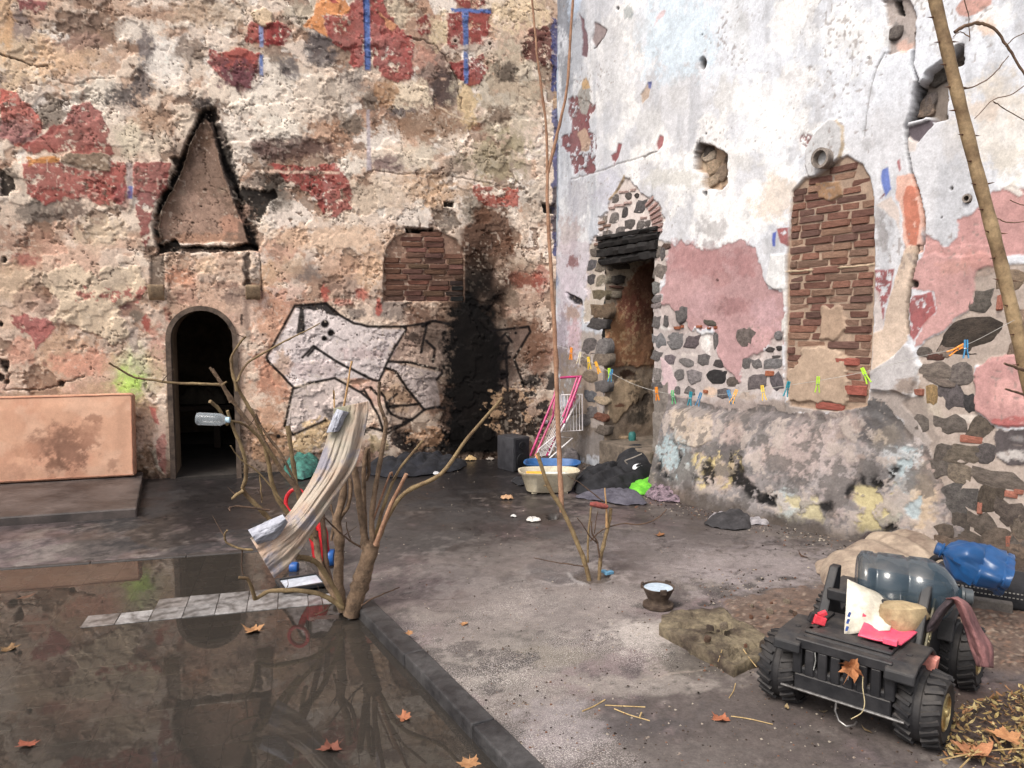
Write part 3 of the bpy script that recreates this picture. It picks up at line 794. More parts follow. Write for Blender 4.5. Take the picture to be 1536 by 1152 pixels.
def heap_mesh(name, poly, H, seed, rings=16, seg=72, folds=9, sharp=.5, foldamp=.35, base=0.0):
    """A heap of cloth: outline polygon on the ground (world x,y), folded and sagging towards its rim."""
    pts = [Vector((p[0], p[1])) for p in poly]
    c = sum(pts, Vector((0, 0))) / len(pts)
    rr = random.Random(seed)
    ph = [rr.uniform(0, 6.28) for _ in range(8)]
    def reach(a):
        d = Vector((math.cos(a), math.sin(a)))
        best = .02
        for k in range(len(pts)):
            p, q = pts[k] - c, pts[(k + 1) % len(pts)] - c
            e = q - p
            den = d.x * e.y - d.y * e.x
            if abs(den) < 1e-9: continue
            t_ = (p.x * e.y - p.y * e.x) / den
            s_ = (p.x * d.y - p.y * d.x) / den
            if t_ > 0 and 0 <= s_ <= 1:
                best = max(best, t_)
        return best
    R = [reach(2 * math.pi * j / seg) for j in range(seg)]
    R = [(R[j - 1] + R[j] * 2 + R[(j + 1) % seg]) / 4 for j in range(seg)]
    vs, fs = [(c.x, c.y, base + H)], []
    for k in range(1, rings + 1):
        f = k / rings
        for j in range(seg):
            a = 2 * math.pi * j / seg
            x, y = c.x + R[j] * f * math.cos(a), c.y + R[j] * f * math.sin(a)
            env = max(0.0, 1 - f ** 2.4) ** sharp
            nn = float(fbm(np.array([x * folds + seed]), np.array([y * folds * 1.6 - seed]), seed, 3)[0])
            ridge = abs(math.sin((x * math.cos(ph[0]) + y * math.sin(ph[0])) * folds * 4 + 4 * nn + ph[1]))
            z = base + H * env * (1 - foldamp + foldamp * (1.3 * nn + .55 * ridge)) + .004 + (.010 * ridge if k == rings else 0)
            if k == rings: z = base + .002 + .012 * ridge
            vs.append((x, y, z))
    for j in range(seg):
        fs.append((0, 1 + j, 1 + (j + 1) % seg))
    for k in range(rings - 1):
        for j in range(seg):
            a, b = 1 + k * seg + j, 1 + k * seg + (j + 1) % seg
            fs.append((a, a + seg, b + seg, b))
    me = bpy.data.meshes.new(name)
    me.from_pydata(vs, [], fs)
    for p in me.polygons: p.use_smooth = True
    return me
def heap(name, px, H, seed, m, z=0.0, **kw):
    poly = [gp(x, y, z).xy for x, y in px]
    c = sum((Vector(p) for p in poly), Vector((0, 0))) / len(poly)
    me = heap_mesh(name, [Vector(p) - c for p in poly], H, seed, **kw)
    return link(name, me, m, None, (c.x, c.y, z))
oo = LW.pt(DCU + .12, .535, -1.9)
me = heap_mesh("bedding", [(-.3, -.2), (.3, -.2), (.3, .2), (-.3, .2)], .22, 5)
tag(link("bedding", me, mat("bedding", L3(96, 86, 74), None, 6), None, oo), "dim bundle of bedding lying on the bench inside the doorway", "bedding")

# ================================================================ RIGHT WALL
WALLMAT2 = vcol_mat("whitewashed_plaster", rough=.92, fine=.22, bump=.36, dist=.004)
us = np.concatenate([np.arange(0, 5.3, .0085), np.arange(5.3, 6.6, .03)])
zs = np.concatenate([np.arange(-.12, 5.25, .0085), np.arange(5.25, 6.2, .05)])
NU, NV = len(us), len(zs)
cv, Wp = wall_canvas(RW, us, zs)
S, T = cv.S, cv.T
cv.col[:] = lin((230, 234, 242)) * ALB
cv.h += (fbm(S * .9, T * .9, 12, 3) - .5) * .07 + (fbm(S * 3, T * 3, 13, 5, .5) - .5) * .016
streak = fbm(S * 5, T * .9, 14, 6, .6)
tones(cv, [(smooth(.42, .62, fbm(S * 1.2, T * .9, 16)), (216, 216, 220), .8),
           (smooth(.50, .66, streak), (188, 190, 196), .6), (smooth(.52, .62, fbm(S * 2.5, T * 2.5, 17, 6, .6)), (250, 249, 248), .8),
           (smooth(.58, .68, fbm(S * 6, T * 6, 18, 6, .65)), (184, 182, 184), .45)])
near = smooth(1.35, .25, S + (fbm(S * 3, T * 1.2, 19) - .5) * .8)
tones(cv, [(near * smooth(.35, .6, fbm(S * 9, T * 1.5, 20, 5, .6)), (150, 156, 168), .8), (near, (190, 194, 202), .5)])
B('C', [(80, 60, 60, 90, (108, 112, 122), .7), (75, 330, 35, 110, (110, 112, 118), .6), (130, 20, 30, 60, (190, 205, 225), .8), (300, 330, 80, 200, (205, 206, 210), .6), (600, 160, 160, 170, (212, 228, 240), .75), (560, 350, 60, 50, (205, 218, 230), .6),
        (560, 815, 120, 45, (206, 204, 198), .7), (840, 440, 70, 70, (206, 204, 202), .7), (600, 430, 50, 70, (204, 204, 206), .7), (300, 860, 90, 90, (196, 196, 210), .6), (1000, 560, 120, 200, (250, 250, 250), .7),
        (880, 120, 60, 120, (222, 224, 226), .6), (1050, 900, 90, 90, (216, 200, 184), .7), (760, 1040, 60, 50, (176, 172, 172), .7), (460, 560, 60, 60, (214, 214, 214), .6), (130, 900, 60, 120, (170, 170, 180), .6), (90, 1080, 50, 80, (176, 160, 156), .6),
        (400, 120, 60, 60, (206, 208, 212), .6), (910, 740, 70, 40, (214, 212, 210), .6), (370, 60, 20, 30, (140, 150, 150), .6)])
P('C', [(95, 450), (130, 440), (210, 470), (215, 500), (185, 520), (190, 600), (215, 610), (220, 780), (180, 795), (165, 770), (120, 790), (105, 700), (60, 660), (65, 620), (110, 600), (105, 520)], (112, 44, 44), dh=-.01, warp=7)
P('C', [(135, 600), (165, 580), (200, 640), (190, 690), (150, 690)], (176, 152, 136), warp=6)
P('C', [(155, 375), (180, 355), (200, 440), (170, 520), (145, 510), (135, 450)], (160, 158, 154), warp=6)
P('C', [(150, 380), (175, 350), (195, 400), (165, 410)], (200, 166, 120), a=.8, warp=5)
P('C', [(290, 705), (315, 690), (325, 650), (340, 655), (325, 715), (305, 750)], (134, 48, 50), dh=-.008, warp=3)
P('C', [(495, 650), (515, 615), (532, 620), (525, 660), (505, 685)], (140, 58, 60), dh=-.008, warp=3)
P('C', [(430, 430), (465, 375), (478, 380), (465, 440), (435, 470)], (196, 176, 160), dh=-.01, warp=4)
P('C', [(462, 372), (480, 372), (476, 405), (462, 400)], (110, 120, 170), warp=3)
P('C', [(150, 60), (165, 90), (185, 180), (180, 260), (155, 250), (160, 160)], (118, 92, 98), dh=-.008, warp=5)
P('C', [(215, 100), (240, 110), (270, 130), (255, 170), (225, 220), (208, 190)], (152, 138, 138), dh=-.012, warp=4)
Ln('C', [(215, 220), (255, 172), (270, 135)], 1.6, (70, 62, 60), dh=-.012)
P('C', [(490, 125), (500, 80), (520, 50), (545, 45), (535, 75), (505, 90)], (214, 180, 180), a=.7, warp=5)
Ln('C', [(110, 815), (250, 775), (360, 735), (440, 712), (500, 690)], 1.8, (150, 146, 146), a=.75, warp=5, dh=-.008)
Ln('C', [(435, 714), (495, 692)], 3.2, (110, 104, 100), a=.7, warp=9)
for x, y, rx, ry in ((322, 38, 6, 8), (713, 290, 15, 27), (728, 880, 9, 13), (712, 160, 3, 3), (780, 855, 10, 10), (735, 610, 3, 4)):
    i, m = cv.blob(*c1('C', x, y), rx / 3.031, ry / 3.031, .25, .25)
    cv.put((i, m), (70, 62, 56), 1, dh=-.07 if rx > 5 else -.02)
HOLE1 = [(680, 690), (705, 650), (760, 665), (825, 700), (828, 830), (800, 860), (720, 860), (710, 790), (675, 770)]
P('C', HOLE1, (176, 150, 126), warp=6, dh=-.10)
B('C', [(705, 690, 25, 40, (70, 62, 56), .8), (800, 720, 22, 30, (60, 52, 48), .85), (760, 800, 40, 40, (196, 172, 146), .6), (700, 745, 25, 20, (190, 172, 150), .7)])
# pointed arch over the doorway, its rubble filling
P('W', [(330, 65), (430, 160), (500, 240), (560, 240), (620, 320), (628, 430), (600, 540), (545, 600), (545, 470), (380, 510), (250, 550), (180, 560), (90, 590), (100, 530), (135, 520), (130, 380), (200, 340), (215, 260), (260, 190)], (216, 204, 198), a=.9, warp=8, dh=-.02)
P('W', [(60, 590), (200, 570), (205, 700), (205, 1160), (40, 1160), (50, 740)], (190, 176, 160), a=.85, warp=10, dh=-.012)
Ln('W', [(215, 250), (265, 185), (330, 65)], 2.4, (190, 160, 116), a=.8, warp=5)
P('W', [(545, 540), (620, 560), (690, 580), (680, 640), (640, 700), (660, 780), (600, 870), (620, 960), (540, 960), (525, 700)], (196, 184, 176), a=.9, warp=10, dh=-.01)
# lilac, stained plaster left of the doorway
P('G', [(40, 0), (180, 0), (175, 200), (140, 330), (150, 520), (60, 560), (45, 300)], (196, 186, 194), a=.7, soft=3, warp=16)
P('G', [(80, 215), (150, 245), (155, 270), (120, 265), (85, 240)], (40, 38, 40), a=.95, warp=5, dh=-.03)
B('G', [(105, 90, 20, 25, (120, 74, 72), .8), (110, 300, 40, 30, (160, 130, 110), .7), (60, 400, 25, 120, (150, 140, 150), .7), (120, 410, 25, 70, (190, 160, 166), .7), (100, 180, 40, 40, (206, 196, 206), .7), (70, 500, 30, 60, (110, 100, 96), .7), (110, 600, 40, 120, (130, 118, 108), .8), (160, 640, 70, 120, (146, 128, 112), .8), (90, 760, 60, 70, (110, 100, 88), .8)])
P('G', [(140, 380), (250, 380), (250, 800), (140, 800)], (160, 144, 130), a=.75, soft=3, warp=16)
P('G', [(40, 780), (250, 760), (250, 900), (40, 900)], (112, 100, 90), a=.85, soft=4, warp=18)
# pink coat
PINK = (186, 148, 148)  # pink darkened to paint in the weaker light low on the wall
P('G', [(490, 30), (560, 5), (640, 30), (700, 40), (760, 10), (800, -5), (850, 30), (880, 110), (920, 200), (980, 210), (980, 430), (900, 440), (880, 490), (810, 500), (800, 590), (750, 600), (720, 520), (700, 470), (690, 360), (600, 370), (560, 400), (520, 400), (470, 280), (490, 150)], PINK, dh=-.006, warp=10)
B('G', [(620, 90, 110, 70, (172, 130, 130), .7), (800, 90, 60, 70, (166, 124, 124), .7), (760, 270, 80, 40, (154, 116, 116), .7), (640, 260, 60, 60, (194, 160, 162), .6), (900, 300, 60, 60, (194, 162, 166), .6), (560, 180, 50, 60, (192, 156, 156), .6), (720, 160, 50, 30, (170, 130, 128), .5), (705, 165, 6, 5, (90, 66, 66), .9), (860, 390, 60, 30, (196, 160, 160), .6)])
P('G', [(640, 20), (700, 40), (690, 5), (650, 0)], (176, 170, 172), a=.7)
P('G', [(905, 180), (925, 60), (990, 60), (990, 200), (940, 205)], (236, 236, 236), dh=.012, warp=4)
P('G', [(968, 200), (990, 200), (985, 280), (972, 260)], (232, 230, 228), dh=.008, warp=3)
P('G', [(962, 330), (985, 300), (985, 420), (965, 400)], (228, 226, 222), dh=.008, warp=3)
# rubble zone under the pink coat
P('Y', [(105, 60), (190, 70), (210, 130), (300, 220), (430, 340), (520, 430), (700, 430), (690, 600), (770, 740), (920, 870), (935, 650), (1130, 600), (1200, 480), (1300, 380), (1315, 1150), (100, 1150)], (192, 180, 176), a=.92, warp=9, dh=-.012)  # mortar tone lowered too, standing in for dimmer light down here
P('Y', [(200, 640), (240, 680), (300, 760), (330, 900), (330, 1000), (210, 1080), (170, 950), (210, 840)], (212, 186, 190), a=.9, warp=8, dh=.006)
B('Y', [(600, 500, 50, 80, (244, 240, 236), .8), (640, 950, 60, 40, (226, 196, 170), .7), (240, 380, 60, 30, (240, 236, 232), .7), (420, 620, 90, 20, (230, 220, 214), .7), (1240, 1000, 70, 50, (210, 206, 208), .7), (950, 1000, 90, 40, (190, 172, 156), .7), (400, 1060, 90, 60, (196, 170, 164), .7)])
# upper right: break in the plaster, holes, crack
P('D', [(505, -5), (630, -5), (655, 140), (650, 220), (600, 240), (520, 240), (532, 150), (515, 60)], (176, 164, 158), warp=8, dh=-.03)
P('D', [(545, -5), (575, -5), (590, 70), (560, 62)], (30, 28, 28), warp=3, dh=-.08)
B('D', [(565, 140, 28, 35, (130, 124, 122), .8), (600, 210, 40, 30, (222, 186, 172), .8), (545, 180, 15, 20, (90, 84, 80), .7)])
HOLE2 = [(690, 360), (700, 330), (790, 260), (830, 210), (870, 205), (870, 290), (820, 320), (800, 400), (795, 545), (740, 560), (700, 530), (610, 555), (630, 490), (650, 400)]
P('D', HOLE2, (126, 114, 104), warp=5, dh=-.13)
P('D', [(830, 212), (868, 208), (868, 290), (822, 316)], (26, 24, 24), warp=3, dh=-.05)
P('D', [(772, 335), (806, 320), (795, 530), (745, 530), (770, 430)], (44, 40, 38), a=.9, warp=4, dh=-.04)
P('D', [(605, 580), (720, 540), (732, 568), (660, 650), (605, 622)], (90, 80, 86), warp=4, dh=-.02)
P('D', [(610, 620), (660, 650), (650, 690), (615, 690)], (220, 208, 200), a=.8, warp=5)
Ln('D', [(648, 150), (645, 230), (635, 300), (660, 365), (640, 440), (625, 510), (600, 580), (605, 650), (615, 720), (630, 780), (655, 850), (670, 910), (685, 980), (692, 1050), (675, 1140)], 3.0, (40, 34, 32), a=.95, soft=.9, warp=4, dh=-.08)
Ln('D', [(655, 850), (675, 920), (690, 1000), (695, 1060)], 3.0, (150, 110, 60), a=.6, warp=4)
Ln('D', [(510, 240), (470, 310), (445, 390), (430, 480), (420, 560), (412, 620)], 1.3, (120, 114, 112), a=.85, warp=3, dh=-.02)
Ln('D', [(210, 20), (225, 0)], 1.3, (130, 124, 120), a=.8)
P('D', [(150, 690), (170, 640), (200, 590), (260, 540), (310, 555), (320, 650), (300, 720), (240, 790), (215, 822), (170, 815), (150, 750)], (204, 204, 206), warp=4, dh=.022)
Ln('D', [(285, 545), (315, 575), (318, 660), (300, 720)], 3.0, (196, 172, 136), a=.8, warp=4)
P('D', [(118, 620), (145, 600), (180, 622), (165, 660), (145, 672), (122, 645)], (126, 66, 66), warp=4, dh=-.01)
for x, y, r in ((888, 905, 15), (815, 858, 6), (770, 990, 4), (432, 265, 5), (910, 840, 4)):
    cv.put(cv.blob(*c1('D', x, y), r / 3.03, r / 3.03 * 1.2, .2, .25), (74, 64, 58), 1, dh=-.03)
P('D', [(493, 775), (520, 760), (540, 860), (512, 892), (495, 830)], (104, 124, 190), warp=4)
P('D', [(512, 735), (522, 735), (520, 755), (512, 755)], (190, 100, 110))
P('D', [(565, 730), (580, 725), (580, 775), (568, 775)], (170, 90, 90))
P('D', [(478, 915), (512, 880), (500, 880), (490, 890)], (120, 60, 64))
P('D', [(470, 930), (540, 890), (570, 950), (580, 1060), (560, 1010), (520, 970)], (216, 200, 190), a=.8, warp=6)
P('D', [(560, 800), (640, 780), (660, 870), (690, 1000), (670, 1150), (600, 1150), (590, 1000), (560, 880)], (224, 176, 156), a=.85, warp=8)
P('D', [(610, 845), (650, 850), (672, 1000), (655, 1130), (615, 1110), (600, 1000), (590, 900)], (186, 112, 90), warp=6)
P('D', [(0, 1060), (20, 1052), (12, 1122), (0, 1122)], (84, 100, 180), warp=3)
P('D', [(20, 1040), (70, 1033), (68, 1125), (35, 1105)], (150, 64, 60), warp=4)
P('D', [(1200, 855), (1080, 850), (1000, 870), (960, 930), (850, 1000), (830, 1080), (780, 1140), (750, 1100), (690, 1060), (680, 1160), (1200, 1160)], (200, 152, 148), warp=8, dh=-.006)
P('D', [(1050, 860), (1100, 820), (1140, 880), (1120, 895), (1080, 870)], (240, 234, 228), warp=7, dh=.006)
P('D', [(840, 40), (870, -5), (1000, -5), (1000, 20), (900, 80), (850, 75)], (208, 162, 150), warp=6)
B('D', [(1060, 600, 160, 200, (232, 224, 212), .6), (1050, 420, 90, 100, (206, 196, 184), .5), (850, 640, 80, 90, (206, 202, 200), .5), (500, 1050, 40, 100, (164, 160, 160), .8), (1060, 730, 70, 60, (206, 200, 190), .5), (960, 130, 50, 30, (230, 200, 176), .7), (970, 500, 60, 50, (206, 190, 178), .6), (330, 160, 140, 120, (252, 252, 252), .8), (160, 170, 60, 50, (216, 218, 222), .7), (90, 420, 90, 60, (222, 222, 226), .5)])
# right of the brick niche
P('H', [(458, 95), (540, 90), (520, 190), (500, 240), (490, 310), (483, 230), (458, 160)], (152, 60, 60), warp=5)
P('H', [(458, 170), (480, 190), (490, 330), (470, 400), (455, 380)], (208, 196, 192), a=.85, warp=6)
P('H', [(560, 80), (590, 0), (645, 0), (620, 100), (600, 180), (590, 380), (540, 430), (450, 520), (450, 350), (490, 330), (520, 200)], (210, 188, 168), a=.9, warp=6, dh=.006)
P('H', [(580, 395), (620, 420), (630, 520), (602, 597), (540, 582), (450, 572), (450, 500), (540, 440)], (188, 184, 184), warp=5, dh=.03)
P('H', [(690, -5), (950, -5), (965, 90), (870, 130), (850, 230), (740, 330), (640, 388), (620, 400), (640, 330), (705, 260), (700, 180), (610, 170), (620, 80)], (198, 154, 150), warp=8, dh=.004)
P('H', [(593, 205), (690, 180), (705, 260), (640, 330), (615, 382), (594, 350), (605, 300)], (156, 64, 62), warp=5, dh=.004)
Ln('H', [(640, 0), (620, 90), (600, 180), (590, 260), (595, 350)], 2.6, (60, 48, 44), a=.9, warp=5, dh=-.05)
cv.put(cv.blob(*c1('H', 622, 152), 5, 5, .5), (60, 50, 46), 1, dh=-.03)
P('H', [(640, 395), (740, 335), (850, 230), (870, 110), (900, 80), (1140, 60), (1140, 420), (1000, 430), (860, 480), (850, 560), (860, 660), (950, 740), (1140, 740), (1140, 1300), (640, 1300), (690, 900), (680, 780), (560, 620), (630, 590)], (178, 162, 150), a=.92, warp=9, dh=-.008)
P('H', [(870, 485), (930, 440), (1000, 425), (1140, 430), (1140, 720), (940, 724), (900, 680), (860, 655), (850, 540)], (198, 150, 146), warp=8, dh=.012)
P('H', [(930, 690), (1061, 668), (1140, 670), (1140, 728), (945, 730)], (186, 100, 98), a=.8, warp=12)
P('H', [(950, 745), (1140, 732), (1140, 880), (990, 872), (940, 850)], (74, 70, 74), a=.9, warp=10, dh=.006)
B('H', [(1010, 840, 50, 20, (206, 200, 196), .8), (1030, 770, 30, 15, (150, 146, 146), .7), (720, 550, 30, 50, (228, 222, 214), .6), (600, 560, 40, 30, (140, 120, 104), .7), (880, 60, 60, 30, (190, 140, 132), .6), (790, 90, 60, 30, (206, 160, 150), .6), (1000, 600, 60, 60, (224, 176, 170), .6), (690, 1000, 40, 120, (196, 176, 150), .7), (680, 660, 40, 60, (190, 180, 164), .6), (840, 690, 60, 14, (226, 216, 206), .7)])
P('H', [(0, 610), (110, 620), (440, 640), (450, 570), (640, 590), (700, 700), (730, 900), (640, 1000), (560, 700), (300, 680), (0, 670)], (158, 146, 138), a=.9, soft=3, warp=12)
P('G', [(430, 640), (520, 640), (700, 660), (900, 660), (900, 720), (430, 720)], (166, 152, 146), a=.8, soft=4, warp=14)
# ---- battered plinth
PX0 = RW.uz(1000, 600)[0]
ptop_pts = [(1000, 600), (1060, 615), (1120, 618), (1180, 622), (1240, 632), (1310, 612), (1350, 640), (1390, 690), (1430, 770), (1480, 840)]
ptop = [RW.uz(*q) for q in ptop_pts]
pu, pz = np.array([q[0] for q in ptop]), np.array([q[1] for q in ptop])
topz = np.interp(S, pu, pz)
prot = np.interp(S, [PX0 - .05, PX0 + .10, 2.4, 3.2, 4.0, 4.5, 5.0], [0, .36, .40, .30, .13, .04, 0.0])
prot = prot * smooth(PX0 - .05, PX0 + .05, S)
tt = np.clip((topz - T) / np.maximum(topz, .1), 0, 1)
bat = np.where(T < topz, .12 * smooth(0, .07, tt) + .88 * tt ** .8, 0)
on_pl = ((T < topz + .05 + (cv.n1 - .5) * .16) & (S > PX0 - .08) & (S < 5.0)).astype(np.float32)
Wb = RW.pt(0, 0)
cv.h += prot * bat
# repaint the plinth with photo positions of its real (displaced) surface
Wd = Wp + np.array(RW.n)[None, :] * cv.h[:, None]
ox_, oy_ = cv.px, cv.py
qx, qy = project(Wd)
cv.px, cv.py = np.where(on_pl > 0, qx, -9999).astype(np.float32), np.where(on_pl > 0, qy, -9999).astype(np.float32)
k = np.nonzero(on_pl)[0]
base = lin((138, 132, 131)) * ALB
cv.col[k] = base[None, :] * (1 + 1.1 * (cv.n1[k] - .5) + .5 * (cv.n2[k] - .5))[:, None]
for sd, thr, rgb, a in ((81, .52, (170, 156, 152), .7), (82, .53, (112, 108, 108), .75), (83, .57, (164, 146, 136), .7), (84, .57, (84, 81, 82), .75)):
    q = smooth(thr, thr + .08, fbm(S[k] * 3.2, T[k] * 3.6, sd, 6, .62)) * a
    cv.col[k] += (lin(rgb)[None, :] * ALB - cv.col[k]) * q[:, None]
P('G', [(510, 700), (560, 690), (640, 690), (690, 740), (680, 830), (610, 850), (530, 830), (510, 760)], (190, 174, 158), a=.85, warp=8, dh=.012)
B('G', [(460, 760, 50, 70, (120, 118, 120), .8), (470, 700, 40, 40, (150, 142, 140), .7), (430, 820, 40, 60, (192, 186, 184), .7), (520, 880, 70, 90, (150, 162, 166), .4), (580, 950, 70, 60, (156, 156, 150), .5), (620, 700, 60, 30, (120, 116, 118), .7), (860, 720, 130, 40, (128, 120, 118), .7), (700, 950, 50, 50, (190, 172, 130), .35), (630, 930, 12, 50, (196, 180, 138), .7), (760, 930, 20, 50, (186, 166, 126), .6),
        (760, 800, 60, 40, (188, 168, 160), .6), (480, 640, 40, 30, (196, 176, 176), .5), (640, 800, 50, 40, (186, 172, 160), .5)])
B('H', [(505, 650, 62, 60, (92, 90, 90), .85), (520, 760, 50, 40, (180, 166, 150), .7), (100, 690, 150, 40, (118, 112, 112), .7), (250, 700, 120, 60, (134, 124, 122), .6), (150, 830, 140, 90, (190, 172, 166), .6), (320, 900, 90, 120, (166, 156, 154), .6), (450, 1040, 70, 60, (178, 166, 130), .3), (580, 980, 60, 130, (152, 162, 164), .45), (560, 860, 60, 60, (186, 190, 192), .7), (510, 1080, 60, 60, (180, 172, 140), .3), (150, 1060, 80, 40, (170, 162, 136), .3), (640, 780, 40, 30, (196, 188, 186), .7), (100, 1020, 40, 50, (176, 186, 186), .6), (660, 1050, 50, 110, (196, 176, 152), .8)])
pe = fbm(S * 9, T * 9, 86, 6, .64)
def peel(kk, q, thr=.46, rgb=(30, 29, 30)):
    i, m = cv.poly(cr(kk, q), 3, 18)
    mm = m * smooth(thr, thr + .03, pe[i])
    cv.col[i] += (lin(rgb)[None, :] * ALB - cv.col[i]) * (mm * .95)[:, None]
    cv.h[i] -= mm * .010
q3 = fbm(S * 6.5, T * 6.5, 89, 6, .66)
q4 = smooth(.545, .575, q3) * on_pl
cv.col += (lin((98, 94, 92))[None, :] * ALB - cv.col) * (q4 * .7)[:, None]; cv.h -= q4 * .004
q4 = smooth(.435, .41, q3) * on_pl
cv.col += (lin((178, 166, 158))[None, :] * ALB - cv.col) * (q4 * .7)[:, None]; cv.h += q4 * .004
for kk_, q, rgb_ in (('G', [(600, 880), (790, 870), (800, 1020), (620, 1010)], (200, 182, 136)), ('H', [(370, 960), (560, 940), (580, 1130), (390, 1140)], (190, 178, 138)), ('G', [(430, 800), (560, 820), (600, 990), (480, 980)], (164, 178, 182)), ('H', [(540, 820), (650, 800), (650, 1120), (560, 1120)], (166, 178, 182)), ('H', [(60, 1000), (220, 1010), (260, 1100), (100, 1080)], (184, 174, 142))):
    peel(kk_, q, .50, rgb_)
for q in ([(525, 860), (545, 860), (545, 895), (525, 895)], [(535, 895), (556, 895), (556, 955), (535, 950)], [(450, 900), (480, 905), (480, 950), (450, 945)], [(636, 905), (670, 905), (700, 1000), (660, 1010), (638, 960)],
          [(735, 870), (760, 880), (820, 980), (880, 1040), (900, 1090), (830, 1070), (770, 1010), (750, 930)], [(890, 1040), (940, 1040), (945, 1095), (890, 1085)], [(600, 960), (620, 970), (610, 1000)], [(780, 880), (800, 890), (790, 920)], [(480, 960), (510, 960), (510, 990), (480, 990)]):
    peel('G', q, .40)
for q in ([(0, 985), (60, 1000), (65, 1040), (0, 1050)], [(440, 930), (520, 890), (570, 880), (550, 920), (480, 985), (460, 970)], [(400, 925), (425, 925), (425, 955), (400, 950)], [(330, 1000), (380, 930), (395, 930), (360, 1010)], [(495, 1115), (560, 1110), (560, 1152), (500, 1152)], [(225, 1030), (300, 1020), (290, 1070), (250, 1060)]):
    peel('H', q, .42)
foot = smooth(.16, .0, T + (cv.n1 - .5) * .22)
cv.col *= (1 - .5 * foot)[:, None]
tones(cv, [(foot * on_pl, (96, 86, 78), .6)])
cv.px, cv.py = ox_, oy_
# ---- bricked-up window niche
NICHE_R = cr('D', [(60, 1160), (72, 1050), (80, 940), (90, 870), (140, 810), (200, 800), (290, 728), (330, 705), (400, 745), (440, 810), (455, 900), (460, 1160)]) + cr('H', [(455, 200), (448, 400), (440, 560), (430, 640), (300, 665), (120, 640), (100, 560), (104, 300)])
cv.put(cv.poly(NICHE_R, .8, 3), (172, 148, 128), .96, .14, seth=-.024)
P('H', [(170, 420), (230, 400), (300, 420), (340, 450), (330, 520), (345, 600), (340, 640), (250, 620), (110, 620), (105, 500), (140, 470)], (186, 164, 144), a=.9, warp=10, dh=.022)
P('H', [(240, 240), (330, 240), (340, 330), (300, 380), (240, 370)], (176, 152, 132), a=.85, warp=10, dh=.018)
P('D', [(190, 830), (300, 820), (310, 880), (270, 920), (200, 900)], (156, 124, 96), a=.9, warp=9, dh=.018)
Ln('H', [(108, 100), (250, 90), (450, 72)], 2.0, (206, 186, 156), a=.9, warp=3, dh=.018)
cv.h += (fbm(S * 24, T * 24, 15, 4, .6) - .5) * .003
for sd, thr, rgb, dh in ((74, .95, (150, 138, 132), -.002),):
    q = vnoise(S * 45, T * 45, sd) * (.5 + .5 * fbm(S * 2, T * 2, sd + 5, 3) * 2)
    mm = smooth(thr, thr + .05, q)
    cv.col += (lin(rgb)[None, :] * ALB - cv.col) * (mm * .6)[:, None]
    cv.h += mm * dh
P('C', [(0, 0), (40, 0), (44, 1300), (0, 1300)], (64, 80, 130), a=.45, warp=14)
# ---- doorway opening
_k = (S > RW.uz(981, 500)[0] - .05) & (S < PX0 + .02) & (T < 1.0 + (cv.n1 - .5) * .5) & (cv.h < .05)
cv.col[_k] = lin((138, 130, 124)) * ALB * (1 + 1.2 * (cv.n3[_k] - .5))[:, None]
RD0 = RW.uz(907, 500)[0]
RD1 = RW.uz(981, 500)[0]
RZ0 = RW.uz(940, 668)[1]
RZ1 = RW.uz(940, 360)[1]
uc = (S.reshape(NV, NU)[:-1, :-1] + .004).ravel()
zc = (T.reshape(NV, NU)[:-1, :-1] + .004).ravel()
wob = (fbm(np.asarray(zc) * 9, np.asarray(zc) * 0 + 2, 90, 3) - .5) * .05
inside = (uc > RD0 + wob) & (uc < RD1 + wob * .6) & (zc > RZ0) & (zc < RZ1)
right_wall = empty("courtyard_wall", RW.pt(2.5, 0))
tag(right_wall, "whitewashed rubble wall with pink plaster, bricked-up window and open doorway", "wall")
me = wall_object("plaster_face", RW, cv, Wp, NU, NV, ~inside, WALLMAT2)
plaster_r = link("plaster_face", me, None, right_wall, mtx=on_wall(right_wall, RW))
RCV, US_R, ZS_R = cv, us, zs

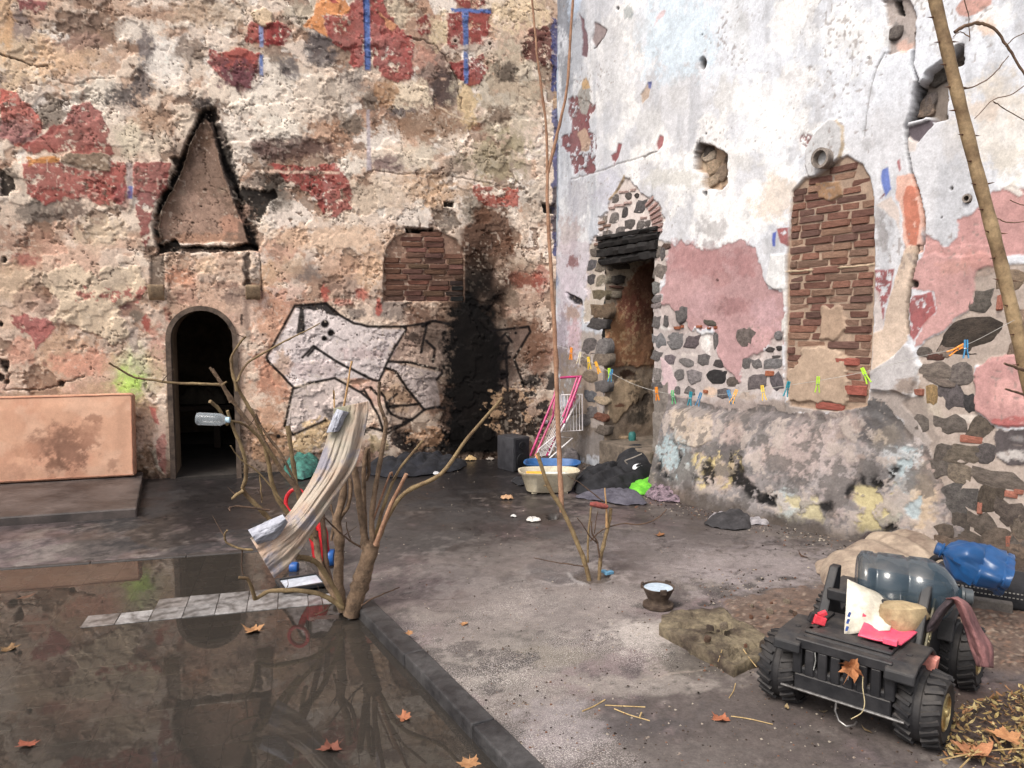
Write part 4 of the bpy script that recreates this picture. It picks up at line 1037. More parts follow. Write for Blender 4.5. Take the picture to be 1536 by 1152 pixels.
# recess of the doorway: far jamb (painted and stained), back, near jamb, sill, soffit
def jamb_face(name, p0, px_a, px_b, z0, z1, painter, parent):
    """vertical face running back into the wall from p0 (a point on the wall line)"""
    depth = 1.0
    us2, zs2 = np.arange(0, depth + .001, .009), np.arange(z0, z1, .009)
    U, Zz = np.meshgrid(us2, zs2); U, Zz = U.ravel(), Zz.ravel()
    back = -np.array(RW.n)
    W = np.array(p0)[None, :] + U[:, None] * back[None, :]
    W[:, 2] = Zz
    px, py = project(W)
    c2 = Canvas(U + 20, Zz, px.astype(np.float32), py.astype(np.float32))
    painter(c2)
    V = W + np.array(RW.d)[None, :] * c2.h[:, None]
    me = grid_mesh(name, V, len(us2), len(zs2), None, None, c2.col)
    me.materials.append(WALLMAT)
    return link(name, me, None, parent, mtx=on_wall(parent, RW))
def paint_jamb(c2):
    c2.col[:] = lin((176, 158, 140)) * ALB
    c2.h += (fbm(c2.S * 6, c2.T * 6, 44, 5) - .5) * .03
    tones(c2, [(smooth(.45, .6, fbm(c2.S * 4, c2.T * 4, 45)), (146, 130, 116), .8)])
    P('G', [(250, 60), (440, 60), (440, 260), (310, 200), (250, 280)], (206, 190, 170), a=.9, soft=2, warp=12, cvx=c2)
    P('G', [(320, 180), (360, 140), (440, 80), (440, 516), (250, 516), (248, 280), (300, 250)], (168, 126, 100), a=.95, warp=10, cvx=c2, dh=.012)
    B('G', [(350, 280, 60, 90, (150, 96, 82), .85), (400, 160, 50, 70, (124, 86, 74), .8), (280, 380, 40, 80, (180, 134, 100), .8), (330, 470, 90, 40, (172, 126, 96), .8), (410, 330, 30, 60, (130, 90, 78), .7)], cvx=c2)
    i, m = c2.blob(*c1('G', 350, 400), 26, 50, 2.2, .10)
    c2.put((i, m * (c2.n2[i] > .56)), (206, 176, 140), .6)
    P('G', [(255, 600), (300, 560), (350, 580), (390, 560), (400, 640), (330, 700), (270, 750), (250, 740)], (216, 190, 160), a=.9, warp=10, cvx=c2, dh=.012)
    B('G', [(330, 550, 30, 15, (60, 40, 32), .9), (300, 680, 20, 10, (120, 70, 56), .8), (390, 650, 40, 70, (58, 54, 52), .8), (370, 730, 50, 30, (70, 66, 62), .7)], cvx=c2)
pj = RW.pt(RD0 + .01, 0)
jamb_face("door_jamb", pj, 0, 0, RZ0 - .1, RZ1 + .15, paint_jamb, right_wall)
M_RUBBLE = mat("dim_rubble", L3(120, 108, 96), L3(78, 70, 62), 8, .95, .8, 40, dist=.01)
mb = MB()
def wbox(mb, u0, u1, h0, h1, z0, z1, root, wall=RW):
    c = wall.pt((u0 + u1) / 2, (z0 + z1) / 2, (h0 + h1) / 2) - root.location
    mb.box(c, (abs(u1 - u0), abs(h1 - h0), z1 - z0), wall.basis().to_3x3())
wbox(mb, RD0 - .2, RD1 + .3, -1.15, -1.0, RZ0 - .3, RZ1 + .3, right_wall)
wbox(mb, RD1 + .03, RD1 + .25, -1.0, -.16, RZ0 - .3, RZ1 + .3, right_wall)
wbox(mb, RD0 - .2, RD1 + .25, -1.0, -.14, RZ1 + .02, RZ1 + .3, right_wall)
mb.build("recess_lining", M_RUBBLE, right_wall)
mb = MB()
wbox(mb, RD0 - .02, RD1 + .03, -1.0, .05, RZ0 - .35, RZ0, right_wall)
mb.build("door_sill", M_RUBBLE, right_wall, bevel=.02)
# charred lintel: two burnt beams side by side
M_CHAR = mat("charred_wood", L3(34, 31, 31), L3(14, 13, 13), 18, .75, .9, 30, dist=.012)
rr = random.Random(4)
a0, a1 = RW.uz(*c1('W', 188, 630)), RW.uz(*c1('W', 550, 530))
for kx, (dz, hh, h, dd) in enumerate(((-.115, .085, .02, 0), (-.03, .095, .045, .02), (.06, .085, .03, -.01), (.125, .05, .05, .03))):
    mb = MB()
    L_, n_ = a1[0] - a0[0] + .14, 15
    vs, fs = [], []
    for j in range(n_ + 1):
        f = j / n_
        u = a0[0] - .07 + L_ * f + (rr.uniform(-.02, .02) if j in (0, n_) else 0)
        zc_ = a0[1] + (a1[1] - a0[1]) * .35 * f + dz
        for qx, qz in ((0, -1), (1, -.8), (1.1, .1), (1, .9), (0, 1), (-1, 0)):
            vs.append(RW.pt(u, zc_ + qz * hh / 2 * rr.uniform(.75, 1.1), h - .07 + qx * .075 * rr.uniform(.7, 1.05)) - right_wall.location)
    for j in range(n_):
        for q in range(6):
            a_, b_ = j * 6 + q, j * 6 + (q + 1) % 6
            fs.append((a_, b_, b_ + 6, a_ + 6))
    fs += [tuple(range(5, -1, -1)), tuple(n_ * 6 + q for q in range(6))]
    mb.add(vs, fs)
    mb.build("lintel_beam", M_CHAR, right_wall, 25)

# ---------------------------------------------------------------- stones and bricks set in the walls
M_STONE = mat("rubble_stone", (1.15, 1.13, 1.1), (.52, .51, .51), 3.2, .9, 1.0, 22, objcol=True, dist=.03, grime=.35)
M_BRICK = mat("old_brick", (1, 1, 1), (.62, .60, .58), 5, .92, .9, 30, objcol=True, dist=.02, grime=.3)
def stone_mesh(seed, n=10):
    r = random.Random(seed)
    vs, fs = [], []
    jit = [r.uniform(.74, 1.10) for _ in range(n)]
    ang = [2 * math.pi * (k + r.uniform(-.25, .25)) / n for k in range(n)]
    for lev, (sc, dep) in enumerate(((1.02, -1.0), (1.0, .45), (.92, .80), (.66, .96))):
        for k in range(n):
            ca, sa = math.cos(ang[k]), math.sin(ang[k])
            sq = .80 / max(abs(ca), abs(sa)) * .85 + .26      # between a round and a squared stone
            q = jit[k] * sc * sq * (1 + r.uniform(-.05, .05) * (lev > 1))
            vs.append((ca * q, -dep + (r.uniform(-.16, .16) if lev > 1 else 0), sa * q))
    vs.append((0, -1 + r.uniform(-.1, .1), 0))
    for lev in range(3):
        for k in range(n):
            a, b = lev * n + k, lev * n + (k + 1) % n
            fs.append((a, b, b + n, a + n))
    for k in range(n):
        fs.append((3 * n + k, 3 * n + (k + 1) % n, 4 * n))
    me = bpy.data.meshes.new("stone")
    me.from_pydata(vs, [], fs)
    for p in me.polygons: p.use_smooth = True
    me.materials.append(M_STONE)
    return me
STONES = [stone_mesh(s) for s in range(10)]
def brick_mesh(seed):
    r = random.Random(seed)
    mb = MB()
    mb.box((0, 0, 0), (1, 1, 1))
    me = mb.mesh("brick", bevel=.10, seg=1)
    for v in me.vertices:
        v.co += Vector([r.uniform(-.03, .03), r.uniform(-.06, .06), r.uniform(-.06, .06)])
    me.materials.append(M_BRICK)
    return me
BRICKS = [brick_mesh(40 + s) for s in range(7)]
rs = random.Random(77)
def place(wall, cvx, usx, zsx, root, x, y, rx, ry, rgb, kind='stone', depth=None, proud=.012, rot=0.0, at_h=None):
    """a stone/brick whose outline centre shows at photo pixel (x,y); rx, ry half sizes in photo pixels"""
    h = 0.0
    for _ in range(3):
        u, z = wall.uz(x, y, h)
        hh = wall_height(cvx, usx, zsx, u, z) if at_h is None else at_h
        h = hh
    ua, _z = wall.uz(x - rx, y, h); ub, _z = wall.uz(x + rx, y, h)
    _u, za = wall.uz(x, y + ry, h); _u, zb = wall.uz(x, y - ry, h)
    su, sz = abs(ub - ua) / 2, abs(zb - za) / 2
    me = rs.choice(STONES if kind == 'stone' else BRICKS)
    dep = depth or (min(su, sz) * .5 if kind == 'stone' else .10)
    o = bpy.data.objects.new(kind, me)
    COL.objects.link(o)
    c = wall.pt(u, z, h + proud - (dep if kind == 'stone' else dep / 2)) - root.location
    sc = (su, dep, sz) if kind == 'stone' else (2 * su, dep, 2 * sz)
    o.parent = root
    o.matrix_local = Matrix.Translation(c) @ wall.basis() @ Matrix.Rotation(rot, 4, 'Y') @ Matrix.Diagonal((*sc, 1))
    k = rs.uniform(1.35, 1.75)
    o.color = (*[float(min(1, v * ALB * k)) for v in lin(rgb)], 1)
    return o
def stonesR(k, lst, rgb=(128, 124, 124), **kw):
    s = CROPS[k][2]
    for q in lst:
        X, Y = c1(k, q[0], q[1])
        c = q[4] if len(q) > 4 else rgb
        j_ = rs.randint(-12, 12); c = tuple(max(20, min(235, v + j_)) for v in c)
        place(RW, RCV, US_R, ZS_R, right_wall, X, Y, q[2] / s * (1.42 if k in 'HX' else 1.30), q[3] / s * (1.40 if k in 'HX' else 1.28), c, proud=kw.get('proud', .009), rot=rs.uniform(-.15, .15))
DK = (86, 80, 80)
stonesR('Y', [(370, 250, 62, 78), (150, 320, 38, 60), (235, 315, 20, 52), (175, 490, 62, 78, (150, 150, 154)), (315, 490, 72, 78, (150, 148, 150)), (475, 500, 72, 62, (112, 102, 106)), (690, 490, 26, 72), (150, 630, 45, 48), (270, 665, 50, 45, (136, 126, 132)),
              (425, 690, 60, 32), (580, 665, 55, 52), (720, 695, 45, 34, DK), (155, 800, 42, 62, (146, 140, 138)), (355, 800, 42, 48), (490, 820, 75, 64, (146, 140, 142)), (690, 815, 80, 64, (62, 60, 62)), (840, 865, 60, 48, (124, 114, 108)), (950, 465, 86, 92, (118, 108, 104)),
              (635, 330, 55, 26, (112, 106, 98)), (970, 700, 38, 48), (1065, 705, 45, 46), (1205, 700, 76, 50, (138, 136, 138)), (1060, 865, 80, 74, (122, 114, 116)), (1245, 860, 60, 92, (126, 120, 126)), (1180, 572, 42, 22, DK), (1270, 560, 30, 20, DK), (1240, 635, 30, 12), (1255, 440, 30, 40, (150, 146, 148)),
              (455, 950, 46, 40), (760, 970, 56, 44, (120, 114, 116)), (340, 940, 30, 36), (160, 900, 50, 34), (500, 60, 1, 1)])
for x, y, rx, ry in ((340, 375, 30, 14), (540, 362, 28, 12), (630, 377, 18, 8), (387, 362, 14, 14), (1180, 790, 42, 24), (690, 370, 14, 14), (600, 955, 20, 16)):
    X, Y = c1('Y', x, y)
    place(RW, RCV, US_R, ZS_R, right_wall, X, Y, rx / 6.06, ry / 6.06, (176, 108, 80), 'brick', proud=.012)
stonesR('W', [(268, 235, 24, 30), (365, 222, 22, 24), (428, 218, 15, 16, DK), (455, 300, 44, 54, (100, 96, 98)), (340, 340, 24, 38, (90, 86, 86)), (262, 380, 37, 40), (372, 430, 34, 40), (455, 435, 28, 32), (300, 490, 32, 44), (205, 515, 36, 36), (508, 425, 18, 26), (188, 400, 18, 32, (160, 150, 142)), (345, 510, 18, 20)], (122, 116, 114))
stonesR('W', [(125, 640, 46, 38, (118, 110, 104)), (90, 740, 32, 48, (96, 94, 98)), (160, 745, 42, 52, (128, 120, 110)), (85, 850, 30, 40, (110, 106, 108)), (160, 850, 40, 40, (138, 130, 116)), (140, 960, 44, 42, (126, 116, 96)), (150, 1085, 50, 50, (112, 92, 74)),
              (580, 535, 26, 36), (570, 640, 40, 50, (130, 122, 116)), (620, 650, 22, 50), (600, 790, 50, 60, (140, 130, 124)), (570, 910, 34, 46, (136, 136, 134)), (645, 600, 30, 24, (120, 100, 92))])
for j, (x, y) in enumerate(((150, 545), (135, 580), (165, 420), (145, 470), (205, 443))):
    X, Y = c1('W', x, y); place(RW, RCV, US_R, ZS_R, right_wall, X, Y, 6, 2.2, (150, 124, 112), 'brick', proud=.014)
for j, (x, y, rot) in enumerate(((530, 262, -.5), (552, 298, -.42), (566, 336, -.34), (575, 372, -.26), (582, 408, -.18), (588, 446, -.08), (592, 480, 0))):
    X, Y = c1('W', x, y); place(RW, RCV, US_R, ZS_R, right_wall, X, Y, 8.2, 2.7, (190, 158, 152), 'brick', proud=.02, rot=rot)
for x, y, w in ((300, 290, 18), (360, 272, 12), (240, 312, 10), (480, 385, 10), (330, 190, 14), (400, 175, 9)):
    X, Y = c1('W', x, y); place(RW, RCV, US_R, ZS_R, right_wall, X, Y, w / 2, 2.0, (196, 170, 164), 'brick', proud=.012, rot=.1)
stonesR('G', [(206, 345, 34, 24, (96, 92, 92)), (215, 290, 34, 28, (122, 104, 86)), (180, 432, 38, 32, (110, 104, 104)), (225, 437, 24, 32), (220, 490, 28, 30, (134, 122, 110)), (175, 560, 30, 22, (140, 126, 110)), (178, 640, 26, 26, (104, 106, 112)), (222, 600, 24, 26), (225, 660, 26, 14, (196, 176, 150)), (220, 725, 26, 16, (132, 90, 74)), (185, 705, 22, 24), (228, 780, 24, 22, (110, 100, 92)), (160, 500, 22, 30, (150, 138, 128)), (110, 690, 30, 26, (120, 110, 100)), (150, 740, 26, 22)])
stonesR('G', [(452, 270, 20, 10, (160, 150, 150)), (450, 250, 18, 8), (455, 235, 16, 8)])
stonesR('H', [(885, 215, 48, 46, (104, 98, 92)), (862, 350, 132, 66, (84, 75, 68)), (1020, 420, 22, 30, (150, 130, 116)), (700, 500, 75, 36, (126, 116, 108)), (772, 600, 54, 60, (118, 112, 114)), (846, 630, 25, 36, (74, 72, 74)), (765, 715, 62, 38, (134, 126, 120)), (896, 725, 55, 50, (112, 102, 92)),
              (640, 710, 32, 30, (130, 122, 116)), (820, 835, 80, 40, (142, 132, 120)), (735, 830, 30, 40, (110, 102, 96)), (905, 830, 36, 38, (128, 122, 122)), (720, 890, 42, 38), (806, 915, 54, 38, (152, 140, 126)), (965, 940, 108, 38, (130, 120, 112)), (795, 1015, 74, 62, (112, 108, 106)), (925, 1015, 46, 62, (116, 106, 96)),
              (1015, 1075, 72, 54, (112, 102, 96)), (800, 1100, 46, 40, (100, 92, 86)), (895, 1112, 56, 46, (118, 108, 100)), (705, 440, 28, 14, (120, 84, 76)), (660, 420, 30, 16), (730, 545, 46, 12, (150, 138, 130)), (690, 590, 18, 38, (190, 160, 116)), (810, 505, 46, 40, (130, 122, 118)), (745, 420, 30, 22, (170, 154, 144)), (1000, 130, 50, 40, (150, 130, 110)), (1055, 300, 40, 50, (150, 128, 112)), (1050, 1120, 40, 50, (128, 116, 104)), (960, 1170, 70, 40, (118, 106, 96)), (840, 1180, 60, 34, (110, 100, 92)), (1050, 1190, 50, 40), (720, 1150, 40, 36, (120, 108, 98)), (1040, 850, 1, 1)], (124, 116, 110))
stonesR('X', [(300, 1060, 60, 22, (128, 112, 100)), (400, 1060, 50, 24, (120, 106, 96)), (470, 1040, 40, 50, (140, 122, 108)), (250, 1035, 40, 16, (116, 102, 92)), (420, 1110, 60, 24, (122, 108, 98)), (180, 1030, 40, 18, (140, 122, 108)), (480, 1120, 50, 30, (118, 106, 100))])
for x, y, rx, ry in ((965, 225, 13, 32), (850, 774, 44, 15), (885, 1050, 11, 25), (1010, 995, 28, 13), (1180 / 1, 500, 1, 1), (1040, 985, 20, 10), (1000, 1185, 11, 24), (640, 585, 20, 14)):
    X, Y = c1('H', x, y)
    if rx > 2: place(RW, RCV, US_R, ZS_R, right_wall, X, Y, rx / 2.679, ry / 2.679, (184, 122, 104), 'brick', proud=.012)
# stones inside the two holes
stonesR('C', [(705, 690, 22, 30, (96, 88, 82)), (760, 760, 30, 34, (196, 174, 150)), (740, 710, 26, 22, (206, 190, 172)), (800, 790, 24, 30, (150, 132, 116)), (745, 825, 34, 22, (186, 166, 144))], proud=.03)
stonesR('D', [(740, 345, 46, 40, (112, 106, 100)), (655, 470, 26, 40, (150, 136, 126)), (720, 455, 24, 30, (140, 130, 126)), (790, 290, 26, 24, (130, 116, 104)), (700, 510, 40, 18, (170, 150, 136)), (560, 150, 26, 30, (140, 132, 128))], proud=.03)
# stones of the far jamb
def jamb_stone(k, x, y, rx, ry, rgb):
    X, Y = c1(k, x, y)
    d = ray(X, Y); n = -RW.d
    t_ = n.dot(pj - Vector((0, 0, CAM_H))) / n.dot(d)
    p = Vector((0, 0, CAM_H)) + d * t_
    o = bpy.data.objects.new("stone", rs.choice(STONES)); COL.objects.link(o); o.parent = right_wall
    dist = p.y
    s_u, s_z = pxs(rx / CROPS[k][2], dist) * 1.25, pxs(ry / CROPS[k][2], dist)
    ax = -RW.n
    Bm = Matrix(((ax.x, -RW.d.x, 0), (ax.y, -RW.d.y, 0), (0, 0, 1))).to_4x4()
    o.matrix_local = Matrix.Translation(p - right_wall.location) @ Bm @ Matrix.Diagonal((s_u, .03, s_z, 1))
    o.color = (*[float(v) * ALB for v in lin(rgb)], 1)
for q in ((300, 745, 90, 34, (112, 104, 96)), (285, 850, 60, 40, (106, 98, 92)), (270, 905, 56, 12, (150, 110, 96)), (260, 960, 50, 34, (210, 196, 176))):
    jamb_stone('W', *q)
# bricks of the right niche
rb = random.Random(9)
(x0, ya), (x1, yb) = c1('D', 75, 720), c1('H', 445, 620)
ztop = RW.uz(1250, 238)[1]; zbot = RW.uz(1250, 612)[1]
uL, uR = RW.uz(1181, 430)[0], RW.uz(1309, 430)[0]
nz_ = 33
ch = (ztop - zbot) / nz_
npoly = np.array(NICHE_R)
def in_poly(x, y, poly):
    ins = False
    for k in range(len(poly)):
        (ax, ay), (bx, by) = poly[k], poly[(k + 1) % len(poly)]
        if (ay > y) != (by > y) and x < (bx - ax) * (y - ay) / (by - ay) + ax:
            ins = not ins
    return ins
def wp2px(p):
    a, b = project(np.array([p]))
    return float(a[0]), float(b[0])
COVER = [cr('H', [(165, 420), (230, 398), (340, 440), (335, 520), (345, 600), (250, 625), (108, 620), (100, 500), (140, 470)]), cr('H', [(245, 245), (325, 245), (330, 370), (245, 365)]), cr('D', [(195, 830), (300, 822), (305, 880), (210, 900)])]
BR = [(172, 124, 106), (156, 112, 98), (186, 148, 126), (150, 108, 96), (170, 136, 118), (140, 106, 96)]
for row in range(nz_):
    z = zbot + (row + .5) * ch
    u = uL - rb.uniform(0, .12)
    while u < uR:
        w = rb.uniform(.13, .27)
        ua, ub = max(u, uL + .006), min(u + w, uR - .006)
        u += w + .009
        if ub - ua < .05: continue
        X, Y = wp2px(RW.pt((ua + ub) / 2, z, -.02))
        if not in_poly(X, Y, NICHE_R) or not in_poly(*wp2px(RW.pt(ua + .02, z, 0)), NICHE_R) or not in_poly(*wp2px(RW.pt(ub - .02, z, 0)), NICHE_R): continue
        if any(in_poly(X, Y, q) for q in COVER): continue
        o = bpy.data.objects.new("brick", rb.choice(BRICKS)); COL.objects.link(o); o.parent = right_wall
        o.matrix_local = Matrix.Translation(RW.pt((ua + ub) / 2, z + rb.uniform(-.004, .004), -.064 + rb.uniform(-.008, .007)) - right_wall.location) @ RW.basis() @ Matrix.Rotation(rb.uniform(-.015, .015), 4, 'Y') @ Matrix.Diagonal((ub - ua, .10, ch * rb.uniform(.84, .96), 1))
        c = rb.choice(BR); k = rb.uniform(.85, 1.25)
        o.color = (*[float(v) * ALB * k for v in lin(c)], 1)
# two odd bricks low in the niche
for x, y, rx, ry in ((352, 462, 50, 16), (385, 578, 46, 20), (285, 640, 56, 15)):
    X, Y = c1('H', x, y); place(RW, RCV, US_R, ZS_R, right_wall, X, Y, rx / 2.68, ry / 2.68, (166, 96, 84), 'brick', proud=.02)
# bricks of the left niche, sooted towards the corner
ztop, zbot = LW.uz(630, 346)[1], LW.uz(630, 452)[1]
uA, uB = LW.uz(697, 420)[0], LW.uz(575, 420)[0]
nrow = 13
ch = (ztop - zbot) / nrow
soot2d = SOOT_MASK[0].reshape(len(ZS_L), len(US_L)); halo2d = SOOT_MASK[1].reshape(len(ZS_L), len(US_L))
for row in range(nrow):
    z = zbot + (row + .5) * ch
    u = uA - rb.uniform(0, .12)
    while u < uB:
        w = rb.uniform(.18, .26)
        ua, ub = max(u, uA + .005), min(u + w, uB - .005)
        u += w + .010
        if ub - ua < .05: continue
        if not all(in_poly(*wp2px(LW.pt(q, z + .02, 0)), NICHE_L) for q in (ua + .015, ub - .015)): continue
        a_, b_ = int(np.searchsorted(US_L, (ua + ub) / 2)), int(np.searchsorted(ZS_L, z))
        so = min(1, float(soot2d[b_, a_]) * .95 + .25 * float(max(0, halo2d[b_, a_])))
        o = bpy.data.objects.new("brick", rb.choice(BRICKS)); COL.objects.link(o); o.parent = left_wall
        o.matrix_local = Matrix.Translation(LW.pt((ua + ub) / 2, z, -.072 + rb.uniform(-.008, .008)) - left_wall.location) @ LW.basis() @ Matrix.Diagonal((ub - ua, .10, ch * rb.uniform(.78, .94), 1))
        c = rb.choice([(156, 112, 92), (142, 100, 84), (172, 132, 110), (130, 94, 80)])
        o.color = (*[float(v) * ALB * rb.uniform(.9, 1.1) * (1 - so) + .012 * so for v in lin(c)], 1)
# corbels under the fireplace hood
for x, y in ((55, 1040), (575, 1040)):
    X, Y = c1('V', x, y)
    u, z = LW.uz(X, Y)
    mb = MB()
    Bm = LW.basis()
    prof = [(0, .075), (.11, .075), (.11, .045), (.10, .02), (.085, -.03), (.045, -.07), (0, -.085)]
    mb.prism([(p[0], p[1]) for p in prof], -.07, .07, Matrix.Translation(LW.pt(u, z, -.02) - left_wall.location) @ Bm @ Matrix.Rotation(-math.pi / 2, 4, 'Z'))
    o = mb.build("corbel", mat("corbel_stone", L3(168, 144, 116), L3(116, 98, 80), 14, .9, .6, 50), left_wall, 40, bevel=.008)
# pipes let into the right wall
def wall_pipe(x, y, r_out, r_in, off, length=.06):
    u, z = RW.uz(x, y, off)
    mb = MB()
    n = 24
    ax = RW.n
    e1, e2 = RW.d, Vector((0, 0, 1))
    c = RW.pt(u, z, off) - right_wall.location
    vs, fs = [], []
    for r, h in ((r_out, -.06), (r_out, length), (r_in, length), (r_in, -.25), (.001, -.25)):
        for j in range(n):
            a = 2 * math.pi * j / n
            vs.append(c + (e1 * math.cos(a) + e2 * math.sin(a)) * r + ax * h)
    for k in range(4):
        for j in range(n):
            a, b = k * n + j, k * n + (j + 1) % n
            fs.append((a, b, b + n, a + n))
    mb.add(vs, fs)
    return mb.build("pipe", mat("clay_pipe", L3(150, 140, 132), L3(96, 88, 82), 20, .8, .4, 60), right_wall, 30)
wall_pipe(1237, 238, .075, .056, .02)
wall_pipe(1453, 298, .026, .017, 0, .03)
# ================================================================ GROUND
KD = Vector((-.49, .872))                       # direction of the kerb, away from the camera
K1 = gp(540, 910).xy
K0 = K1 - KD * 3.2
K2 = K1 + KD * 1.42
BD = Vector((-math.cos(math.radians(14)), -math.sin(math.radians(14))))
K3 = K2 + BD * 6.0
POOL = [(K0.x, K0.y), (K1.x, K1.y), (K2.x, K2.y), (K3.x, K3.y), (K3.x - 1, -1.0), (K0.x, -1.0)]
xs = np.concatenate([np.arange(-7.2, -4.2, .05), np.arange(-4.2, 4.2, .0165), np.arange(4.2, 5.6, .05)])
ys, y = [], 1.0
while y < 9.6:
    ys.append(y)
    y += .008 + .0022 * y
ys = np.array(ys)
NU, NV = len(xs), len(ys)
Xg, Yg = np.meshgrid(xs, ys); Xg, Yg = Xg.ravel(), Yg.ravel()
Wg = np.stack([Xg, Yg, np.zeros_like(Xg)], -1)
px, py = project(Wg)
cv = Canvas(Xg, Yg, px.astype(np.float32), py.astype(np.float32))
cv.n1 = fbm(Xg * 4, Yg * 4, 303, 6, .6)
cv.n2 = fbm(Xg * 22, Yg * 22, 404, 5, .65)
S, T = cv.S, cv.T
cv.col[:] = lin((124, 112, 106)) * ALB
tones(cv, [(smooth(.42, .6, fbm(S * 1.4, T * 1.4, 501)), (104, 94, 90), .9), (smooth(.5, .62, fbm(S * 2.4, T * 2.4, 502, 6, .6)), (140, 122, 120), .8),
           (smooth(.54, .62, fbm(S * 5, T * 5, 503, 6, .62)), (86, 79, 76), .7), (smooth(.56, .62, fbm(S * 4, T * 4, 504, 6, .6)), (158, 146, 138), .6), (smooth(.56, .64, fbm(S * 9, T * 9, 505, 6, .62)), (82, 70, 72), .5)])
speck = np.zeros(Xg.size, np.float32)
B('p', [(600, 735, 230, 50, (66, 61, 60), .9), (300, 750, 220, 60, (58, 54, 54), .9), (700, 790, 130, 60, (84, 78, 75), .75), (560, 800, 60, 60, (92, 84, 80), .6), (700, 720, 110, 30, (60, 56, 56), .8), (900, 690, 80, 30, (88, 80, 72), .7),
        (640, 880, 90, 40, (124, 108, 106), .6), (760, 850, 110, 40, (140, 130, 124), .6), (820, 900, 160, 50, (150, 138, 132), .6), (1020, 830, 120, 40, (138, 126, 124), .6), (1150, 850, 120, 36, (162, 150, 148), .75), (1060, 790, 80, 24, (112, 102, 98), .6),
        (980, 960, 60, 26, (196, 184, 174), .7), (1010, 1000, 50, 24, (176, 162, 150), .6), (760, 1000, 100, 60, (150, 140, 130), .6), (1080, 1060, 240, 50, (104, 93, 88), .8), (940, 1090, 130, 34, (100, 92, 90), .8), (1150, 1120, 200, 40, (108, 96, 90), .7),
        (840, 1100, 60, 50, (166, 154, 152), .6), (1000, 1140, 120, 30, (128, 118, 112), .5), (690, 940, 60, 30, (128, 116, 110), .6), (870, 860, 60, 14, (176, 164, 158), .7), (840, 870, 40, 10, (110, 104, 104), .8), (1180, 780, 60, 20, (124, 112, 108), .5), (1250, 800, 60, 20, (96, 88, 82), .6),
        (1040, 990, 60, 26, (92, 84, 76), .8), (820, 985, 60, 14, (120, 110, 96), .6), (960, 1030, 110, 16, (170, 158, 148), .6), (580, 700, 120, 16, (60, 55, 52), .9), (720, 700, 70, 14, (50, 46, 46), .9)])
# speckled terrazzo wear
for q, a in (([(600, 935), (760, 880), (900, 868), (1000, 920), (1010, 1000), (900, 1050), (870, 1090), (960, 1160), (780, 1180), (640, 1010)], .6), ([(700, 850), (900, 800), (1100, 800), (1240, 860), (1100, 900), (860, 900)], .30)):
    i, m = cv.poly(q, 30, 60)
    speck[i] = np.maximum(speck[i], m * a)
speck *= np.clip(.25 + 1.9 * (fbm(S * 3, T * 3, 520, 5, .6) - .28), 0, 1)
for x, y in ((690, 1005), (720, 990), (745, 1000), (760, 985), (780, 995), (640, 985), (735, 1030), (700, 975)):
    cv.put(cv.blob(x, y, 16, 8, 2.2, .1), (70, 62, 60), .7)
for q in (((1060, 905), 14, 5), ((1125, 878), 10, 5), ((1180, 868), 14, 4), ((1148, 887), 12, 5), ((800, 985), 9, 6), ((965, 908), 14, 5), ((795, 992), 7, 4), ((1140, 868), 9, 4), ((770, 1000), 12, 4), ((1010, 906), 12, 4)):
    cv.put(cv.blob(*q[0], q[1], q[2], .9, .2), (66, 60, 58), .85, dh=-.004)
Ln('L', [(1080, 330), (1180, 365), (1300, 400), (1536, 470)], 3.0, (96, 88, 82), a=.6, warp=6)
Ln('L', [(860, 580), (960, 560), (1050, 545)], 1.6, (168, 156, 154), a=.7, warp=6)
Ln('M', [(720, 520), (900, 480), (1090, 455)], 2.0, (176, 160, 146), a=.7, warp=5)
Ln('L', [(170, 690), (220, 760), (330, 800), (440, 790)], 3, (180, 168, 162), a=.6, warp=5)
P('L', [(180, 690), (260, 640), (420, 630), (500, 680), (510, 780), (430, 795), (300, 780), (200, 740)], (104, 97, 96), a=.7, soft=2, warp=10)
P('L', [(395, 725), (420, 730), (520, 795), (480, 800), (420, 760)], (176, 168, 164), a=.9, warp=4, dh=.006)
P('L', [(430, 740), (520, 700), (610, 720), (660, 760), (600, 790), (520, 790)], (84, 70, 60), a=.85, warp=8, dh=-.02)
P('L', [(170, 420), (250, 395), (350, 400), (420, 420), (330, 470), (200, 460)], (78, 68, 62), a=.8, warp=8)
P('L', [(295, 410), (350, 405), (360, 430), (310, 435)], (22, 20, 20), a=1, warp=4, dh=-.10)
# bare soil on the right
SOIL = [(1085, 905), (1130, 890), (1240, 880), (1290, 860), (1400, 850), (1700, 860), (1800, 1020), (1520, 1010), (1400, 1000), (1200, 1010), (1150, 990), (1110, 950)]
i, m = cv.poly(SOIL, 3, 20)
cv.put((i, m), (116, 95, 82), .92, .16)
cv.h[i] += m * ((fbm(S[i] * 20, T[i] * 20, 530, 5, .65) - .45) * .03 + .012)
for sd, rgb in ((531, (170, 150, 132)), (532, (70, 54, 46)), (533, (150, 116, 96))):
    q = m * smooth(.80, .84, vnoise(S[i] * 60, T[i] * 60, sd))
    cv.col[i] += (lin(rgb)[None, :] * ALB - cv.col[i]) * (q * .8)[:, None]
P('p', [(1400, 1040), (1540, 1020), (1800, 1030), (1800, 1250), (1500, 1160), (1420, 1130)], (92, 74, 66), a=.8, soft=10, warp=30)
cv.h += (fbm(S * 1.2, T * 1.2, 540, 3) - .5) * .012 + (fbm(S * 18, T * 18, 541, 4, .6) - .5) * .004
for sd, f in ((551, .8), (552, 1.5)):
    ck = np.abs(fbm(S * f, T * f, sd, 6, .55) - .5)
    mm = smooth(.0045, .0012, ck) * smooth(.5, .56, fbm(S * .6, T * .6, sd + 9, 3))
    cv.col *= (1 - .55 * mm)[:, None]
    cv.h -= mm * .008
